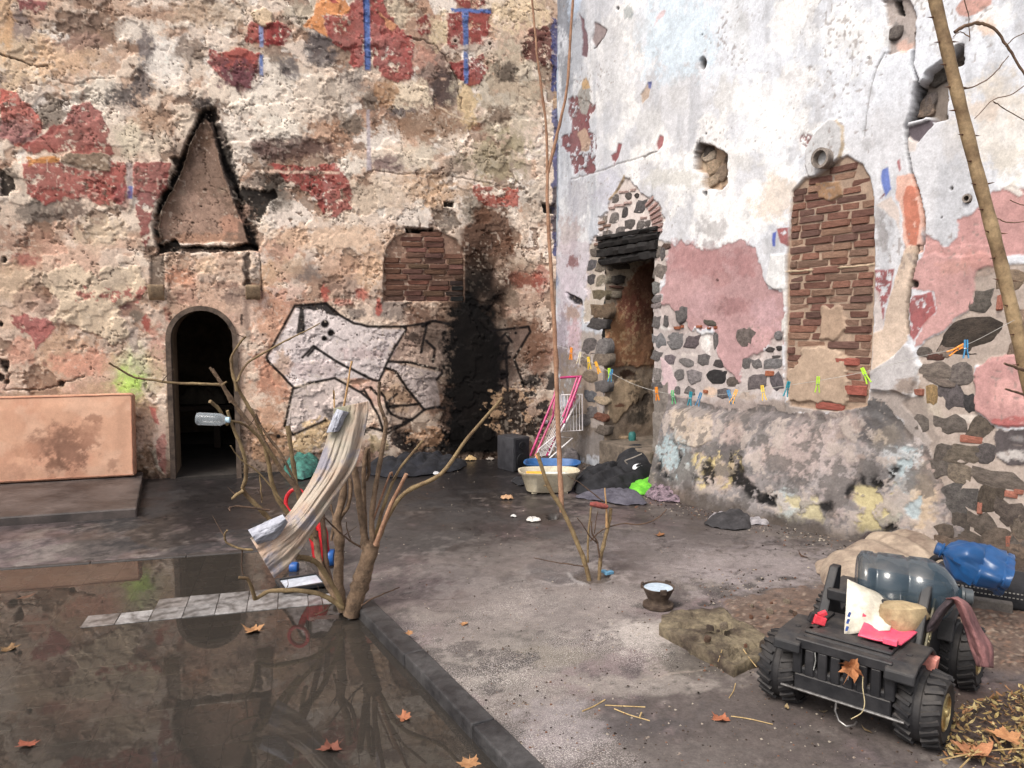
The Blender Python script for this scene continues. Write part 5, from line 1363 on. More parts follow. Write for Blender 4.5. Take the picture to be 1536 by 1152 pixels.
# the sunken, tiled basin
pw = np.array(POOL)
ins = np.zeros(Xg.size, bool)
for k in range(len(pw)):
    (ax, ay), (bx, by) = pw[k], pw[(k + 1) % len(pw)]
    if by != ay:
        ins ^= ((ay > Yg) != (by > Yg)) & (Xg < (bx - ax) * (Yg - ay) / (by - ay) + ax)
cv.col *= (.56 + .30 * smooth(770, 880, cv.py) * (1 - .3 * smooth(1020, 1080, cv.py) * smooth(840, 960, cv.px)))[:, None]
dbk = np.minimum(np.abs((Xg - K2.x) * BD.y - (Yg - K2.y) * BD.x) + np.where(Xg > K2.x + .1, 9, 0), np.abs((Xg - K1.x) * KD.y - (Yg - K1.y) * KD.x) + np.where(Yg < K1.y + .12, 9, 0))
cv.h -= .043 * smooth(.75, .02, dbk)
cv.col *= np.array([.94, .97, 1.0], np.float32)[None, :]
cv.h[ins] = np.interp(Yg[ins], [1.5, 2.6, 3.55, 3.98, 4.15, 5.5], [-.085, -.074, -.058, -.0475, -.0475, -.054]) - .0045
cv.col[ins] = lin((66, 58, 52)) * ALB
wet = np.maximum(smooth(830, 720, cv.py + (cv.n1 - .5) * 160), .8 * smooth(.53, .58, fbm(S * 1.6, T * 1.6, 560, 5, .6)) * smooth(960, 860, cv.py))
gloss = np.clip(.80 - .52 * wet + (cv.n1 - .5) * .3, .3, .95)
gloss = np.where((px > 980) & (py > 860), .85, gloss)
Vg = Wg.copy(); Vg[:, 2] = cv.h
GMAT = vcol_mat("worn_concrete", fine=.34, speck=1, bump=.5, dist=.004, rough_attr=True, scale=1.2)
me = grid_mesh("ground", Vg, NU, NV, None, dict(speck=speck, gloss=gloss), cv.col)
me.materials.append(GMAT)
ground = link("ground", me)
tag(ground, kind="structure")
# the land goes on outside the court
mb = MB()
x0, x1, y0, y1, R_ = float(xs[0]), float(xs[-1]), float(ys[0]), float(ys[-1]), 60.0
for a, b, c, d in ((-R_, -R_, R_, y0), (-R_, y1, R_, R_), (-R_, y0, x0, y1), (x1, y0, R_, y1)):
    mb.add([(a, b, -.001), (c, b, -.001), (c, d, -.001), (a, d, -.001)], [(0, 1, 2, 3)])
o = mb.build("ground", mat("outer_ground", L3(118, 106, 98), L3(88, 80, 74), .8, .9, .5, 12))
tag(o, kind="structure")

# ---- tiles of the basin floor
M_TILE = mat("wet_tile", (1, 1, 1), (.50, .48, .46), 3.1, .10, .35, 24, objcol=True, spec=.5, dist=.002, rough2=.42)
M_TILE_W = mat("whitened_tile", (1, 1, 1), (.20, .19, .18), 16.0, .35, .5, 60, objcol=True, spec=.4, dist=.003, grime=.35)
basin = empty("basin_floor", (K1.x - 1, K1.y - .5, -.1))
tag(basin, kind="structure")
TS = .168
ra = math.radians(15.5)
e1, e2 = Vector((math.cos(ra), math.sin(ra))), Vector((-math.sin(ra), math.cos(ra)))
WS0 = gp(300, 917, -.05).xy
def tile_z(y):
    return float(np.interp(y, [1.5, 2.6, 3.55, 3.98, 4.15, 5.5], [-.085, -.074, -.060, -.0500, -.0500, -.054]))
mbs = []
for sd in range(3):
    r = random.Random(sd)
    m_ = MB(); m_.box((0, 0, 0), (TS - .0035, TS - .0035, .03)); me = m_.mesh("tile", bevel=.002, seg=1)
    for v in me.vertices:
        v.co.z += r.uniform(-.0008, .0008)
    mbs.append(me)
rt = random.Random(3)
def in_pool(p, pad=0.0):
    return in_poly(p.x, p.y, POOL)
tile_n = 0
white_meshes = []
for me in mbs:
    w_ = me.copy(); w_.materials.append(M_TILE_W); white_meshes.append(w_); me.materials.append(M_TILE)
for j in range(-14, 12):
    for i in range(-18, 16):
        c = WS0 + e1 * (i * TS) + e2 * (j * TS)
        q = Vector((c.x, c.y))
        if q.y < 1.75 or q.y > 5.6: continue
        if q.x < -(q.y * .70 + .25): continue
        # keep clear of the kerb and of the back edge
        off = Vector((K1.x - q.x, K1.y - q.y))
        side = -off.x * KD.y + off.y * KD.x
        nrm = Vector((KD.y, -KD.x))
        dk = (q - K1).dot(nrm)
        db = (q - K2).dot(Vector((-BD.y, BD.x)))
        if dk > -.10 or db > .0: pass
        if dk > -.03: continue
        dback = (q - K2).dot(Vector((BD.y, -BD.x)))
        if dback > -.05: continue
        X, Y = wp2px((q.x, q.y, tile_z(q.y)))
        white = (j == 0 and -4 < i < 5) or (j == 1 and -2 < i < 4)
        o = bpy.data.objects.new("tile", rt.choice(white_meshes if white else mbs)); COL.objects.link(o); o.parent = basin
        slope = math.atan2(tile_z(q.y + .08) - tile_z(q.y - .08), .16)
        o.matrix_local = Matrix.Translation(Vector((q.x, q.y, tile_z(q.y) - .015 + (.0035 + .004 * (i + 9) / 14 if white else 0) + rt.uniform(-.0012, .0012))) - basin.location) @ Matrix.Rotation(ra, 4, 'Z') @ Matrix.Rotation(slope + rt.uniform(-.006, .006), 4, 'X') @ Matrix.Rotation(rt.uniform(-.006, .006), 4, 'Y') @ Matrix.Rotation(rt.randint(0, 3) * math.pi / 2, 4, 'Z')
        k = rt.uniform(.82, 1.12)
        if white:
            f = min(1, max(.1, (i + 4.2) / 2.0)) * rt.uniform(.6, 1) * (1 if j == 0 else .7)
            c_ = lin((186, 184, 184)) * f + lin((112, 100, 92)) * (1 - f)
        else:
            c_ = lin((98, 90, 84)) if q.y > 4 else lin((88, 82, 76))
        o.color = (*[float(v) * ALB * k for v in c_], 1)
        tile_n += 1
print("tiles", tile_n)
# ---- standing rain water
m = bpy.data.materials.new("muddy_water"); MATS["muddy_water"] = m
nt, b, out = nodes_of(m)
nt.nodes.remove(b)
tr = nd(nt, "ShaderNodeBsdfTransparent"); tr.inputs[0].default_value = (.80, .77, .70, 1)
df = nd(nt, "ShaderNodeBsdfDiffuse"); df.inputs[0].default_value = (*L3(82, 77, 73), 1)
gl = nd(nt, "ShaderNodeBsdfGlossy"); gl.inputs['Roughness'].default_value = .015
fr = nd(nt, "ShaderNodeFresnel"); fr.inputs[0].default_value = 1.55
mx = nd(nt, "ShaderNodeMixShader"); mx.inputs[0].default_value = .34
mx2 = nd(nt, "ShaderNodeMixShader")
nt.links.new(tr.outputs[0], mx.inputs[1]); nt.links.new(df.outputs[0], mx.inputs[2])
nt.links.new(fr.outputs[0], mx2.inputs[0]); nt.links.new(mx.outputs[0], mx2.inputs[1]); nt.links.new(gl.outputs[0], mx2.inputs[2])
nt.links.new(mx2.outputs[0], out.inputs['Surface'])
tcw = nd(nt, "ShaderNodeTexCoord"); nzw = nd(nt, "ShaderNodeTexNoise", Scale=3.0, Detail=2.0)
nt.links.new(tcw.outputs['Object'], nzw.inputs['Vector'])
bw = nd(nt, "ShaderNodeBump", Strength=.03, Distance=.01); nt.links.new(nzw.outputs[0], bw.inputs['Height'])
nt.links.new(bw.outputs[0], gl.inputs['Normal'])
mb = MB()
wl_ = -.0485
far = [K1 + KD * .05]
a_ = K1 - Vector((KD.y, -KD.x)) * .01
pts = [(K0.x - .02, 1.3), (K0.x - .0, K0.y), (a_.x, a_.y), (K2.x - .02, K2.y - .02), (K2.x + BD.x * 2.5, K2.y + BD.y * 2.5 - .02), (K2.x + BD.x * 4.2, K2.y + BD.y * 4.2 - .02), (-5.6, 1.3)]
mb.add([(x, y, wl_) for x, y in pts], [tuple(range(len(pts)))])
tag(mb.build("water", m), kind="structure")
# ---- kerb along the basin
kerb = empty("kerb", (K1.x, K1.y, 0)); tag(kerb, kind="structure")
M_KERB = mat("wet_kerb_stone", L3(70, 68, 68), L3(32, 31, 33), 6, .25, .7, 50, spec=.5, rough2=.7, grime=.35)
rk = random.Random(8)
f = -.06
kerb_nrm = Vector((KD.y, -KD.x))
while f < 3.0:
    ln = rk.uniform(.7, 1.0)
    c = K1 - KD * (f + ln / 2) + kerb_nrm * .034
    mb = MB(); mb.box((0, 0, 0), (.105 + rk.uniform(-.004, .004), ln - .003, .20)); me = mb.mesh("kerb_stone", bevel=.008)
    me.materials.append(M_KERB)
    o = link("kerb_stone", me, None, kerb)
    o.matrix_local = Matrix.Translation(Vector((c.x, c.y, -.088 + rk.uniform(-.002, .002))) - kerb.location) @ Matrix.Rotation(math.atan2(KD.y, KD.x) - math.pi / 2 + rk.uniform(-.01, .01), 4, 'Z')
    f += ln
M_EDGE = mat("wet_edging", L3(70, 64, 62), L3(44, 40, 39), 4, .35, .5, 40, spec=.5, rough2=.7)
for a_, d_, n_, l0 in ((K1, KD, kerb_nrm, 1.42), (K2, BD, Vector((BD.y, -BD.x)), 6.0)):
    f = .05
    while f < l0:
        ln = min(rk.uniform(.5, .8), l0 - f + .02)
        c = a_ + d_ * (f + ln / 2) + n_ * .012
        mb = MB(); mb.box((0, 0, 0), (.07, ln - .002, .12)); me = mb.mesh("kerb_stone", bevel=.007); me.materials.append(M_EDGE)
        o = link("kerb_stone", me, None, kerb)
        o.matrix_local = Matrix.Translation(Vector((c.x, c.y, -.102 + rk.uniform(-.001, .001))) - kerb.location) @ Matrix.Rotation(math.atan2(d_.y, d_.x) - math.pi / 2 + rk.uniform(-.006, .006), 4, 'Z')
        f += ln
# ---- step along the left wall
a0 = gp(205, 762, .075); b0 = LW.pt(LW.uz(216, 720)[0], 0, .02)
mb = MB()
ld = LW.d
poly = [a0.xy, Vector((b0.x, b0.y)), Vector((b0.x, b0.y)) + ld.xy * 4.0, a0.xy + ld.xy * 4.2]
mb.add([(p.x, p.y, -.14) for p in poly] + [(p.x, p.y, .075) for p in poly], [(3, 2, 1, 0), (4, 5, 6, 7), (0, 1, 5, 4), (1, 2, 6, 5), (2, 3, 7, 6), (3, 0, 4, 7)])
o = mb.build("step", mat("wet_step", L3(92, 82, 78), L3(48, 44, 43), 3.0, .28, .4, 30, spec=.5, rough2=.75), bevel=.012)
tag(o, kind="structure")
# ---- broken slab edge beside the soil
rz = cr('Z', [(268, 400), (300, 330), (470, 285), (600, 290), (740, 285), (800, 350), (920, 400), (1000, 470), (1095, 540), (1060, 590), (900, 640), (800, 690), (715, 640), (560, 560), (420, 480)])
poly = [gp(x, y, .06).xy for x, y in rz]
c = sum((Vector(p) for p in poly), Vector((0, 0))) / len(poly)
seg, rings = 90, 22
vs, fs = [], []
P2 = [Vector(p) - c for p in poly]
def reach2(a):
    d = Vector((math.cos(a), math.sin(a))); best = .02
    for k in range(len(P2)):
        p, q = P2[k], P2[(k + 1) % len(P2)]; e = q - p
        den = d.x * e.y - d.y * e.x
        if abs(den) < 1e-9: continue
        t_ = (p.x * e.y - p.y * e.x) / den; s_ = (p.x * d.y - p.y * d.x) / den
        if t_ > 0 and 0 <= s_ <= 1: best = max(best, t_)
    return best
Rr = [reach2(2 * math.pi * j / seg) for j in range(seg)]
VX, VY, VF = [0.0], [0.0], [0.0]
for k in range(1, rings + 1):
    for j in range(seg):
        a = 2 * math.pi * j / seg
        f = min(1.0, k / (rings - 3)); VX.append(Rr[j] * f * math.cos(a)); VY.append(Rr[j] * f * math.sin(a)); VF.append(k / (rings - 3))
VX, VY, VF = np.array(VX), np.array(VY), np.array(VF)
nzs = fbm(VX * 14, VY * 14, 610, 6, .62)
VZ = .054 + (nzs - .5) * .03 - .03 * smooth(.46, .41, nzs) * smooth(.95, .7, VF) + (fbm(VX * 60, VY * 60, 611, 4, .65) - .5) * .014
kx = VF > 1.001
VZ[kx] = .048 - (VF[kx] - 1) * .62
grow = 1 + (nzs - .5) * .10
me = bpy.data.meshes.new("broken_slab")
fs = [(0, 1 + j, 1 + (j + 1) % seg) for j in range(seg)]
for k in range(rings - 1):
    for j in range(seg):
        a, b_ = 1 + k * seg + j, 1 + k * seg + (j + 1) % seg
        fs.append((a, a + seg, b_ + seg, b_))
me.from_pydata(list(zip(VX * grow, VY * grow, VZ)), [], fs)
for p in me.polygons: p.use_smooth = True
o = link("broken_slab", me, mat("mossy_rubble", L3(132, 120, 98), L3(66, 55, 47), 7, .95, 1.0, 90, dist=.008, grime=.4), None, (c.x, c.y, 0))
tag(o, "broken mossy concrete slab edge beside the bare soil", "slab")

# ---- loose grit, crumbs of plaster and sand: uncountable
rg = random.Random(99); gv, gf, gc = [], [], []
def crumb(p, s_, c):
    b0 = len(gv)
    for v in ((0, 0, 1), (1, 0, 0), (-.5, .8, 0), (-.5, -.8, 0)):
        gv.append((p.x + v[0] * s_ * rg.uniform(.6, 1.3), p.y + v[1] * s_ * rg.uniform(.6, 1.3), p.z + v[2] * s_ * rg.uniform(.5, 1.0))); gc.append(c)
    gf.extend([(b0, b0 + 1, b0 + 2), (b0, b0 + 2, b0 + 3), (b0, b0 + 3, b0 + 1)])
GC = [(176, 160, 146), (120, 106, 96), (84, 72, 64), (200, 188, 172), (140, 104, 86), (60, 52, 48)]
n_ = 0
while n_ < 5200:
    r_ = rg.random()
    if r_ < .30: x, y, s0 = rg.uniform(1050, 1530), rg.uniform(850, 1010), 1.3
    elif r_ < .62: x, y, s0 = rg.uniform(620, 1530), rg.uniform(900, 1150), .9
    elif r_ < .85:
        u = rg.uniform(.3, 4.9); q = RW.pt(u, 0, abs(rg.gauss(.0, .22)) + .42 * max(0, 1 - abs(u - 2.6) / 2.0)); x = None
    else: x, y, s0 = rg.uniform(420, 1250), rg.uniform(700, 900), 1.0
    if x is not None: q = gp(x, y)
    else: s0 = 1.5
    if in_poly(q.x, q.y, POOL): continue
    crumb(Vector((q.x, q.y, .001)), s0 * rg.choice((.0025, .0035, .005, .008)), rg.choice(GC)); n_ += 1
me = bpy.data.meshes.new("grit"); me.from_pydata(gv, [], gf)
a = me.color_attributes.new("tone", 'FLOAT_COLOR', 'POINT')
arr = np.ones((len(gv), 4), np.float32); arr[:, :3] = np.array([lin(c) for c in gc]) * ALB * .8
a.data.foreach_set("color", arr.ravel()); me.materials.append(vcol_mat("grit", rough=.95, fine=.2))
tag(link("grit", me), "loose grit and plaster crumbs scattered over the concrete and soil", "grit", kind="stuff")
# ================================================================ THINGS
def catmull(pts, sub=4):
    if len(pts) < 3:
        a, b = Vector(pts[0]), Vector(pts[-1])
        return [a.lerp(b, k / (sub * 1.0)) for k in range(sub + 1)]
    P_ = [Vector(p) for p in pts]
    P_ = [P_[0] * 2 - P_[1]] + P_ + [P_[-1] * 2 - P_[-2]]
    out = []
    for k in range(1, len(P_) - 2):
        for s in range(sub):
            t_ = s / sub
            a, b, c, d = P_[k - 1], P_[k], P_[k + 1], P_[k + 2]
            out.append(.5 * ((2 * b) + (c - a) * t_ + (2 * a - 5 * b + 4 * c - d) * t_ ** 2 + (3 * b - a - 3 * c + d) * t_ ** 3))
    out.append(P_[-2])
    return out
rj = random.Random(21)
def stem(parent, k, pts, w0, w1, d0, d1, m, name="branch", n=8, knob=.10, wig=.0016):
    """a branch seen along photo points, thickness w0..w1 photo px, depth d0..d1"""
    q = cr(k, pts)
    W3 = [dp(x, y, d0 + (d1 - d0) * i / max(1, len(q) - 1)) for i, (x, y) in enumerate(q)]
    path = catmull(W3, 5)
    n_ = len(path)
    rad = [pxs(w0 + (w1 - w0) * i / (n_ - 1), path[i].y) / 2 * .9 * (1 + rj.uniform(-knob, knob) + (.22 if rj.random() < .08 else 0)) for i in range(n_)]
    path = [p + Vector((rj.uniform(-1, 1), rj.uniform(-1, 1), rj.uniform(-1, 1))) * wig for p in path]
    if name == "trunk" and w0 != 9.5: path[0].z = min(path[0].z, -.03)
    mb = MB()
    mb.tube([p - parent.location for p in path], rad, n)
    return mb.build(name, m, parent, 50)
M_BARK = mat("shrub_bark", L3(138, 114, 92), L3(84, 68, 54), 16, .9, 1.0, 45, dist=.012)
M_BARK2 = mat("cut_young_bark", L3(170, 132, 106), L3(128, 94, 74), 14, .85, .6, 60)
M_BARK3 = mat("olive_bark", L3(144, 124, 90), L3(100, 80, 58), 14, .85, .6, 60)
M_BARKD = mat("dark_bark", L3(104, 82, 66), L3(62, 48, 40), 14, .9, .8, 60)
# ---- the pruned shrub at the corner of the basin
B0 = 4.08
shrub = empty("pruned_shrub", gp(545, 908))
tag(shrub, "leafless many-stemmed pruned shrub growing at the corner of the puddle", "shrub")
stem(shrub, 'J', [(595, 1090), (625, 1000), (655, 900), (690, 790)], 30, 26, B0, B0, M_BARK, "trunk", 12, .06)
stem(shrub, 'J', [(560, 1085), (540, 950), (545, 800), (533, 690)], 17, 15, B0 + .05, B0 + .12, M_BARK, "trunk", 10)
stem(shrub, 'J', [(560, 1080), (490, 960), (455, 860), (440, 740)], 13, 10, B0 + .06, B0 + .25, M_BARK, "trunk", 10)
stem(shrub, 'J', [(570, 1080), (520, 990), (490, 900), (480, 780), (470, 660)], 11, 9, B0 + .1, B0 + .3, M_BARKD, "trunk", 10)
for pts, w0, w1, d0, d1, m in (
    ([(655, 820), (650, 740), (630, 600), (608, 460)], 14, 11, B0, B0 + .1, M_BARK),
    ([(690, 800), (685, 660), (715, 470), (745, 290), (735, 240), (716, 180), (718, 95)], 10, 5, B0, B0 - .1, M_BARK),
    ([(700, 800), (730, 720), (770, 620), (835, 492)], 9, 6, B0 - .04, B0 - .1, M_BARK2),
    ([(705, 790), (750, 680), (830, 572), (985, 490), (1100, 335), (1250, 163)], 10, 4.5, B0, B0 + .15, M_BARK3),
    ([(700, 760), (740, 620), (800, 480), (905, 348)], 6.5, 4, B0 + .02, B0 + .2, M_BARK3),
    ([(680, 780), (690, 700), (760, 500), (775, 500)], 4, 3, B0 + .02, B0 + .1, M_BARK2),
    ([(533, 700), (560, 580), (560, 500), (565, 440)], 14, 10, B0 + .12, B0 + .2, M_BARK),
    ([(545, 690), (585, 620), (592, 540), (580, 500)], 8, 6, B0 + .12, B0 + .2, M_BARK),
    ([(655, 760), (650, 560), (652, 450), (668, 380), (672, 480), (660, 520)], 9, 5, B0 + .14, B0 + .2, M_BARK),
    ([(560, 1075), (530, 1000), (460, 890), (410, 858), (365, 850)], 9, 9, B0 - .02, B0 - .2, M_BARK3),
    ([(560, 1070), (500, 1030), (430, 1003), (330, 995), (240, 1000), (185, 1030), (172, 1005), (150, 950), (110, 938)], 10, 5, B0 - .03, B0 - .25, M_BARK3),
    ([(440, 760), (400, 640), (350, 545), (290, 470), (210, 340), (110, 215), (40, 110), (-5, 40)], 10, 6, B0 + .22, B0 + .05, M_BARK),
    ([(440, 780), (320, 660), (262, 560), (235, 430), (195, 280), (130, 165), (85, 70), (80, -10)], 9, 5, B0 + .25, B0 + .1, M_BARK3),
    ([(400, 620), (300, 420), (215, 300), (180, 230)], 6, 4, B0 + .2, B0 + .1, M_BARK),
    ([(380, 640), (358, 540), (345, 450), (322, 285)], 8, 7, B0 + .3, B0 + .35, M_BARK3),
    ([(360, 800), (245, 690), (200, 640), (130, 565), (142, 500), (130, 400), (85, 290), (60, 220)], 9, 5, B0 + .1, B0 - .1, M_BARK3),
    ([(130, 565), (105, 580), (80, 600)], 7, 5, B0, B0 - .05, M_BARK3),
    ([(300, 610), (200, 490), (120, 430), (75, 370)], 3, 2, B0 + .05, B0 - .1, M_BARK3),
    ([(200, 500), (206, 560), (211, 615)], 2.5, 2, B0, B0, M_BARK3),
    ([(245, 650), (180, 640), (110, 632), (70, 640), (72, 652)], 4, 2.5, B0, B0 - .1, M_BARKD),
    ([(172, 820), (120, 815), (60, 790), (48, 760), (60, 735)], 4, 3, B0 - .2, B0 - .25, M_BARK3),
    ([(125, 815), (122, 880), (128, 930)], 2.5, 2, B0 - .2, B0 - .2, M_BARKD),
    ([(640, 810), (590, 780), (540, 740), (480, 680)], 4, 2.5, B0 + .03, B0 - .05, M_BARKD),
    ([(600, 790), (580, 740), (575, 700)], 2.2, 1.6, B0, B0, M_BARKD),
    ([(510, 780), (520, 690), (505, 620)], 5, 3, B0 + .15, B0 + .2, M_BARK),
    ([(640, 1060), (700, 1025), (760, 1000), (803, 983)], 3, 1.6, B0 - .1, B0 + .15, M_BARKD),
    ([(440, 1100), (480, 1085), (505, 1060)], 2.2, 2, B0 - .12, B0 - .05, M_BARKD)):
    stem(shrub, 'J', pts, w0, w1, d0, d1, m)
for pts, w0, w1, d0, d1, m in (
    ([(1025, 690), (1000, 640), (970, 590), (930, 535)], 7, 4.5, B0 + .05, B0, M_BARK),
    ([(990, 612), (900, 608), (780, 605), (680, 592), (600, 580), (540, 550), (482, 515)], 5, 3, B0 + .03, B0 - .2, M_BARK3),
    ([(985, 612), (1005, 598)], 4, 3, B0, B0, M_BARK3),
    ([(1050, 640), (1028, 540), (1025, 490), (1060, 430), (1090, 398)], 5, 3, B0 + .1, B0 + .1, M_BARK3),
    ([(1050, 600), (1075, 545), (1120, 500), (1240, 432), (1330, 385), (1418, 340)], 4.5, 2, B0 + .1, B0 + .3, M_BARK3),
    ([(1230, 960), (1150, 850), (1100, 800), (1060, 780), (1005, 768)], 6, 3.5, B0 + .1, B0 - .1, M_BARK3),
    ([(1010, 790), (970, 720), (930, 685)], 5, 6, B0, B0 - .1, M_BARK3)):
    stem(shrub, 'E', pts, w0, w1, d0, d1, m)
for a in ((520, 130, 525, 230, 3.2), (562, 205, 598, 5, 3.6)):
    stem(shrub, 'J', [(a[0], a[1]), (a[2], a[3])], a[4], a[4] * .8, B0 + .02, B0 + .02, mat("pale_stick", L3(206, 170, 120), L3(170, 130, 90), 10))
tw = random.Random(6)
for br_ in [c for c in list(shrub.children) if c.name.startswith('branch')][::2]:
    vv = br_.data.vertices; k_ = tw.randrange(len(vv) // 3, len(vv) - 8)
    p0 = vv[k_].co.copy(); d_ = Vector((tw.uniform(-1, 1), tw.uniform(-.5, .5), tw.uniform(.1, 1))).normalized()
    L0 = tw.uniform(.04, .13); q0 = [p0, p0 + d_ * L0 * .5 + Vector((0, 0, .004)), p0 + d_ * L0 + Vector((tw.uniform(-.02, .02), 0, .012))]
    mb = MB(); mb.tube(catmull(q0, 3), [.0028, .0026, .0024, .002, .0018, .0014, .001], 5); mb.build('twig', M_BARKD, shrub, True)
# ---- cloth hanging in the shrub
def ribbon_cloth(name, k, left, right, depth, m, folds=7, amp=.030, nu=46, nv=70, seed=1, thick=True, d_top=None, d_bot=None):
    """hanging cloth between two edges given in photo points; folds run along its length"""
    Lp = catmull([Vector((*q, 0)) for q in cr(k, left)], 8); Rp = catmull([Vector((*q, 0)) for q in cr(k, right)], 8)
    def at_(path, f):
        x = f * (len(path) - 1); i = min(int(x), len(path) - 2); return path[i].lerp(path[i + 1], x - i)
    dt, db = d_top or depth, d_bot or depth
    r = random.Random(seed); ph = [r.uniform(0, 6.28) for _ in range(6)]
    vs = []
    for j in range(nv):
        g = j / (nv - 1)
        a, b = at_(Lp, g), at_(Rp, g)
        for i in range(nu):
            f = i / (nu - 1)
            w = a.lerp(b, f)
            nn = float(vnoise(np.array([f * 3.2 + seed]), np.array([g * 2.4]), seed)[0])
            fold = 3.4 * (float(fbm(np.array([f * folds * .75 + seed + .8 * math.sin(g * 2.4 + ph[1])]), np.array([g * 2.2 + f]), seed + 3, 3, .55)[0]) - .5) + .12 * math.sin(f * folds * 2.3 + 4 * nn + ph[0])
            wr = float(fbm(np.array([f * 14 + 3 * seed]), np.array([g * 16]), seed + 8, 3, .6)[0]) - .5
            Y = dt + (db - dt) * g - amp * (fold * (.45 + .55 * min(1, g * 3)) + .9 * wr) - .05 * math.sin(math.pi * f)
            p = dp(w.x, w.y, Y)
            vs.append(p)
    c = vs[0].copy()
    me = bpy.data.meshes.new(name)
    fs = []
    for j in range(nv - 1):
        for i in range(nu - 1):
            q = j * nu + i
            fs.append((q, q + 1, q + nu + 1, q + nu))
    me.from_pydata([p - c for p in vs], [], fs)
    for p in me.polygons: p.use_smooth = True
    o = link(name, me, m, None, c)
    sol = o.modifiers.new("thickness", 'SOLIDIFY'); sol.thickness = .0022
    return o
mc = bpy.data.materials.new("dirty_cloth"); MATS["dirty_cloth"] = mc
nt, b, out = nodes_of(mc)
tc = nd(nt, "ShaderNodeTexCoord")
n1 = nd(nt, "ShaderNodeTexNoise", Scale=5.0, Detail=4.0, Roughness=.6); n2 = nd(nt, "ShaderNodeTexNoise", Scale=9.0, Detail=5.0, Roughness=.6); n3 = nd(nt, "ShaderNodeTexNoise", Scale=3.3, Detail=3.0)
mp = nd(nt, "ShaderNodeMapping"); mp.inputs['Location'].default_value = (4, 7, 1)
nt.links.new(tc.outputs['Object'], mp.inputs['Vector'])
nt.links.new(tc.outputs['Object'], n1.inputs['Vector']); nt.links.new(mp.outputs[0], n2.inputs['Vector']); nt.links.new(mp.outputs[0], n3.inputs['Vector'])
c_ = mixc(nt, ramp(nt, n1.outputs[0], .40, .62), L3(172, 162, 148), L3(166, 142, 124))
c_ = mixc(nt, ramp(nt, n3.outputs[0], .48, .60), c_, L3(122, 121, 104))
c_ = mixc(nt, ramp(nt, n2.outputs[0], .52, .66), c_, L3(136, 132, 140))
nt.links.new(c_, b.inputs['Base Color']); b.inputs['Roughness'].default_value = .95
n4 = nd(nt, "ShaderNodeTexNoise", Scale=160.0, Detail=3.0); nt.links.new(tc.outputs['Object'], n4.inputs['Vector'])
bp = nd(nt, "ShaderNodeBump", Strength=.3, Distance=.002); nt.links.new(n4.outputs[0], bp.inputs['Height']); nt.links.new(bp.outputs[0], b.inputs['Normal'])
o = ribbon_cloth("hanging_cloth", 'J', [(522, 208), (500, 310), (445, 470), (375, 595), (300, 690), (215, 730), (160, 770)], [(668, 178), (664, 260), (615, 450), (520, 600), (430, 740), (350, 860), (262, 942)], B0 - .16, mc, 9, .013, 80, 90, seed=5, d_top=B0 - .06, d_bot=B0 - .26)
tag(o, "grimy cream cloth draped through the shrub branches", "cloth")
o = ribbon_cloth("hanging_cloth", 'J', [(300, 668), (230, 698), (150, 735)], [(322, 700), (275, 765), (195, 805)], B0 - .27, mat("pale_blue_cloth", L3(176, 178, 188), L3(134, 134, 144), 8, .95, .4, 60), 7, .010, 34, 34, 8)
tag(o, "pale bluish hem of cloth folded beside the grimy draped cloth", "cloth")
o = ribbon_cloth("hanging_cloth", 'J', [(535, 212), (512, 260), (490, 315)], [(585, 225), (562, 275), (548, 308)], B0 - .12, MATS["pale_blue_cloth"], 7, .012, 28, 28, 9)
tag(o, "small pale knot of fabric tied on top of the draped cloth", "cloth")
# ---- clear plastics
def plastic(name, rgb, alpha=.4, rough=.12, spec=.6):
    m = bpy.data.materials.new(name); MATS[name] = m
    nt, b, out = nodes_of(m)
    tc = nd(nt, "ShaderNodeTexCoord"); n = nd(nt, "ShaderNodeTexNoise", Scale=7.0, Detail=4.0, Roughness=.6)
    nt.links.new(tc.outputs['Object'], n.inputs['Vector'])
    nt.links.new(mixc(nt, ramp(nt, n.outputs[0], .35, .7), tuple(v * .7 for v in L3(*rgb)), L3(*rgb)), b.inputs['Base Color'])
    lw_ = nd(nt, "ShaderNodeLayerWeight", Blend=.35)
    ma = nd(nt, "ShaderNodeMapRange"); ma.inputs['To Min'].default_value = alpha; ma.inputs['To Max'].default_value = min(1, alpha + .45)
    nt.links.new(lw_.outputs['Facing'], ma.inputs['Value']); nt.links.new(ma.outputs[0], b.inputs['Alpha'])
    b.inputs['Roughness'].default_value = rough; b.inputs['Specular IOR Level'].default_value = spec
    bp = nd(nt, "ShaderNodeBump", Strength=.15, Distance=.004); nt.links.new(n.outputs[0], bp.inputs['Height']); nt.links.new(bp.outputs[0], b.inputs['Normal'])
    return m
def axis_matrix(a, b_):
    z = (b_ - a).normalized()
    return Matrix.Translation(a) @ z.to_track_quat('Z', 'Y').to_matrix().to_4x4()
M_PET = plastic("clear_pet", (190, 198, 204), .22, .12)
a, b_ = dp(296, 628, B0 - .1), dp(344, 630, B0 - .1)
bt = empty("plastic_bottle", a); tag(bt, "small clear plastic bottle stuck upside on a shrub branch tip", "bottle")
L_ = (b_ - a).length
Mx = axis_matrix(Vector((0, 0, 0)), b_ - a)
mb = MB(); r0 = .034
mb.lathe([(.012, .006), (r0 * .9, 0), (r0, .012)] + [(r0 * (1 - .05 * (i % 2)), .02 + i * .009) for i in range(10)] + [(r0 * .95, .12), (r0 * .6, .145), (.014, .158), (.013, L_)], 20, Mx)
mb.build("body", M_PET, bt, 60)
mb = MB(); mb.lathe([(.0155, L_ - .018), (.0155, L_ + .002), (.010, L_ + .003)], 16, Mx); mb.build("cap", mat("pale_cap", L3(176, 206, 222), None, 10, .4), bt, 40)
